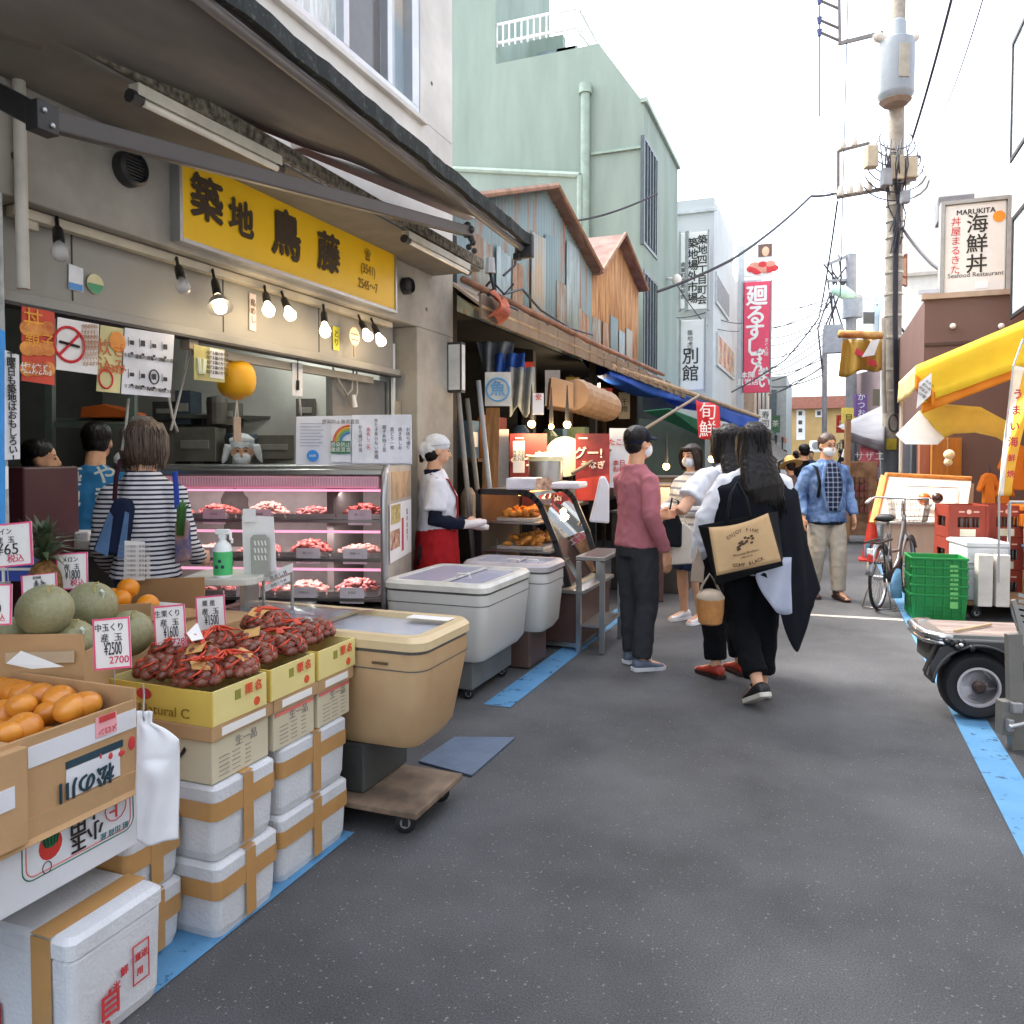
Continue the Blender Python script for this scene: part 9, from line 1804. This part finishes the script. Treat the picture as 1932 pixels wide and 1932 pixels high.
# goods crowding the tin stalls
rnd = random.Random(31)
t = thing('stall_shelves', 'two level dark timber shelves along the inside of the tin stall', 'shelf')
for z in (.85, 1.45): part('board', MB(mat('shelf_timber', '5A4632', .8, var=.2)).bx(-3.35, -2.95, 6.7, 12.6, z-.03, z), t)
for y in (6.7, 8.7, 10.7, 12.55): part('upright', MB(mat('shelf_timber', '5A4632')).bx(-3.32, -3.27, y, y+.05, 0, 2.6), t)
cl = ['B5A58C', '8A3A30', 'C9B25A', '7A8A6A', 'D2CCC0', '4F6A80', '9A6A44', 'B0703A']
for i in range(34):
    z = (.853, 1.453)[i % 2]; y = 6.8+(i//2)*.335+rnd.uniform(-.03, .03); w_, d_, h_ = rnd.uniform(.16, .28), rnd.uniform(.2, .3), rnd.uniform(.12, .42); c_ = cl[(i*5) % 8]
    b = MB(mat('goods_'+c_, c_, .6, var=.2, vs=9))
    if i % 3: b.bx(-3.12-d_/2, -3.12+d_/2, y-w_/2, y+w_/2, z, z+h_)
    else: b.lathe([(w_*.4, 0), (w_*.45, h_*.5), (w_*.42, h_*.8), (w_*.2, h_)], 12, Matrix.Translation((-3.08, y, z)))
    if i % 3: b.use(PAPER).bx(-3.12+d_/2, -3.12+d_/2+.002, y-w_*.3, y+w_*.3, z+h_*.3, z+h_*.7)
    solo('packed_goods', b, 'packed box or jar of dry goods on the shelves inside the tin stall', 'goods', 'packed goods in the tin stall', bev=.006)
for i in range(6):
    y = 7.3+i*.8; c = V((-2.7+.05*math.sin(i*3), y, 2.2)); cc = ['C8452E', 'E4E2DE', 'D9B04C', 'E4E2DE', 'B5392E', 'D8C8A0'][i]
    t = thing('hanging_strip', 'vertical paper price strip hanging inside the tin stall, '+['first', 'second', 'third', 'fourth', 'fifth', 'sixth'][i]+' from the pier', 'price strip', group='paper strips in the tin stall')
    part('strip', MB(mat('strip_'+cc, cc, .7)).box(c, (.16, .004, .38), YAW*.7), t); text(['鮭', '昆布', '鰹節', '海苔', '佃煮', '干物'][i], .1, TXT, c-FWD*.006, RGT, UP, t, vert=True)
t = thing('added_stall_lamp', 'warm bulb with tin shade added to brighten the inside of the tin stall', 'lamp'); c = V((-2.75, 9.6, 2.35))  # added bulb, lifts the nearly black stall interior
part('shade', MB(mat('shade_tin', '8A8A86', .4, metal=.6)).lathe([(.02, .1), (.12, 0)], 16, Matrix.Translation(c)), t, solid=.003); part('bulb', MB(mat('bulb_warm', 'FFC070')).ball(c-UP*.01, .03, 10, 8), t)
l = bpy.data.lights.new('bulb_light', 'POINT'); l.energy = 9; l.color = (1, .78, .5); l.shadow_soft_size = .05; link('bulb_light', l, t).location = c-UP*.09

# layers of awnings, boards and walkers farther down the lane
for i, (u, v, dd, w_, cc, lab) in enumerate(((1432, 812, 20, 1.6, '4E6A5C', 'faded green awning far down the left side'), (1452, 822, 25, 1.8, '8A8A8C', 'grey awning far down the left side beyond the green one'), (1466, 826, 31, 2.0, 'A9583E', 'rusty red awning near the far end on the left'), (1606, 832, 24, 1.6, 'B5A88C', 'beige awning far down the right side'), (1596, 838, 31, 1.8, '5A7A9A', 'blue grey awning near the far end on the right'))):
    c = atd(u, v, dd); t = thing('far_awning', lab, 'awning'); sg_ = 1 if i < 3 else -1
    part('cloth', MB(tarpmat('far_'+cc, cc, .12, 2, .3)).slab(c+V((-w_*.7*sg_, -1.2, .35)), c+V((.3*sg_, -1.2, 0)), c+V((.3*sg_, 1.2, 0)), c+V((-w_*.7*sg_, 1.2, .35)), .03).slab(c+V((.3*sg_, -1.2, -.2)), c+V((.3*sg_, 1.2, -.2)), c+V((.3*sg_, 1.2, 0)), c+V((.3*sg_, -1.2, 0)), .02), t)
    part('post', MB(DARKM).tube([c+V((.25*sg_, -1.15, 0)), V((c.x+.25*sg_, c.y-1.15, 0))], .025, 6), t); part('counter', MB(mat('far_counter', '6A5A4A', .8, var=.3)).bx(c.x-w_*.6*sg_ if sg_ > 0 else c.x-.2, c.x+.2 if sg_ > 0 else c.x+w_*.6, c.y-1.1, c.y+1.1, 0, .8), t)
for i, (u, v, dd, st, bc, lab) in enumerate(((1443, 792, 23, '寿司', 'E2DED4', 'small white hanging sign far left'), (1462, 800, 28, '茶', '3F6A4A', 'small green hanging sign farther left'), (1588, 800, 27, '卵', 'C8452E', 'small red hanging sign far right'), (1600, 790, 22, '貝', 'E2C85A', 'small yellow hanging sign right of the lane'))):
    c = atd(u, v, dd); t = thing('far_sign', lab+' near the end of the lane', 'sign'); part('panel', MB(mat('fsign_'+bc, bc, .6)).box(c, (.34, .08, .6), YAW), t); text(st, .24, TXT if bc in ('E2DED4', 'E2C85A') else WHITE, c-FWD*.05, RGT, UP, t, vert=True)
for i, (u, dd, cc, lab) in enumerate(((1502, 19, '7A3A3E', 'distant walker in a dull red top'), (1530, 24, '3A4A60', 'distant walker in a blue grey jacket behind the masked man'), (1588, 20, '8A8478', 'distant walker in a beige coat right of the masked man'), (1480, 27, '26262A', 'tiny distant walker in black at the far left'))):
    person(lab, xyd(u, dd), YAW+R(20+150*(i % 2)), 1.6+.03*i, dict(m=fab('walker_'+cc, cc), sleeve='long'), dict(t='trousers', m=CHAR), ('short', HAIRB), vox=.014)
# ================================================================== origins at each thing's base
def _bb(o):
    pts = []
    for q in [o]+list(o.children_recursive):
        if q.type == 'MESH':
            M = pm(q) if q is not o else Matrix()
            L = q.matrix_basis
            for cpt in q.bound_box: pts.append((pm(q)) @ V(cpt))
    return pts
for o in list(C.objects):
    if o.parent or o.type in ('CAMERA', 'LIGHT'): continue
    if tuple(o.location) != (0, 0, 0): continue
    pts = _bb(o)
    if not pts: continue
    c = V(((min(p.x for p in pts)+max(p.x for p in pts))/2, (min(p.y for p in pts)+max(p.y for p in pts))/2, min(p.z for p in pts)))
    if o.get('kind') == 'structure': continue
    if o.type == 'MESH':
        if o.data.users == 1: o.data.transform(Matrix.Translation(-c)); o.location = c
    else:
        for ch in o.children: ch.location = ch.location-c
        o.location = c

rj = random.Random(6)
for o in C.objects:
    if o.parent is None and o.name.split('.')[0] in ('foam_box', 'carton', 'chestnut_tray'): o.rotation_euler.z += R(rj.uniform(-1.1, 1.1))
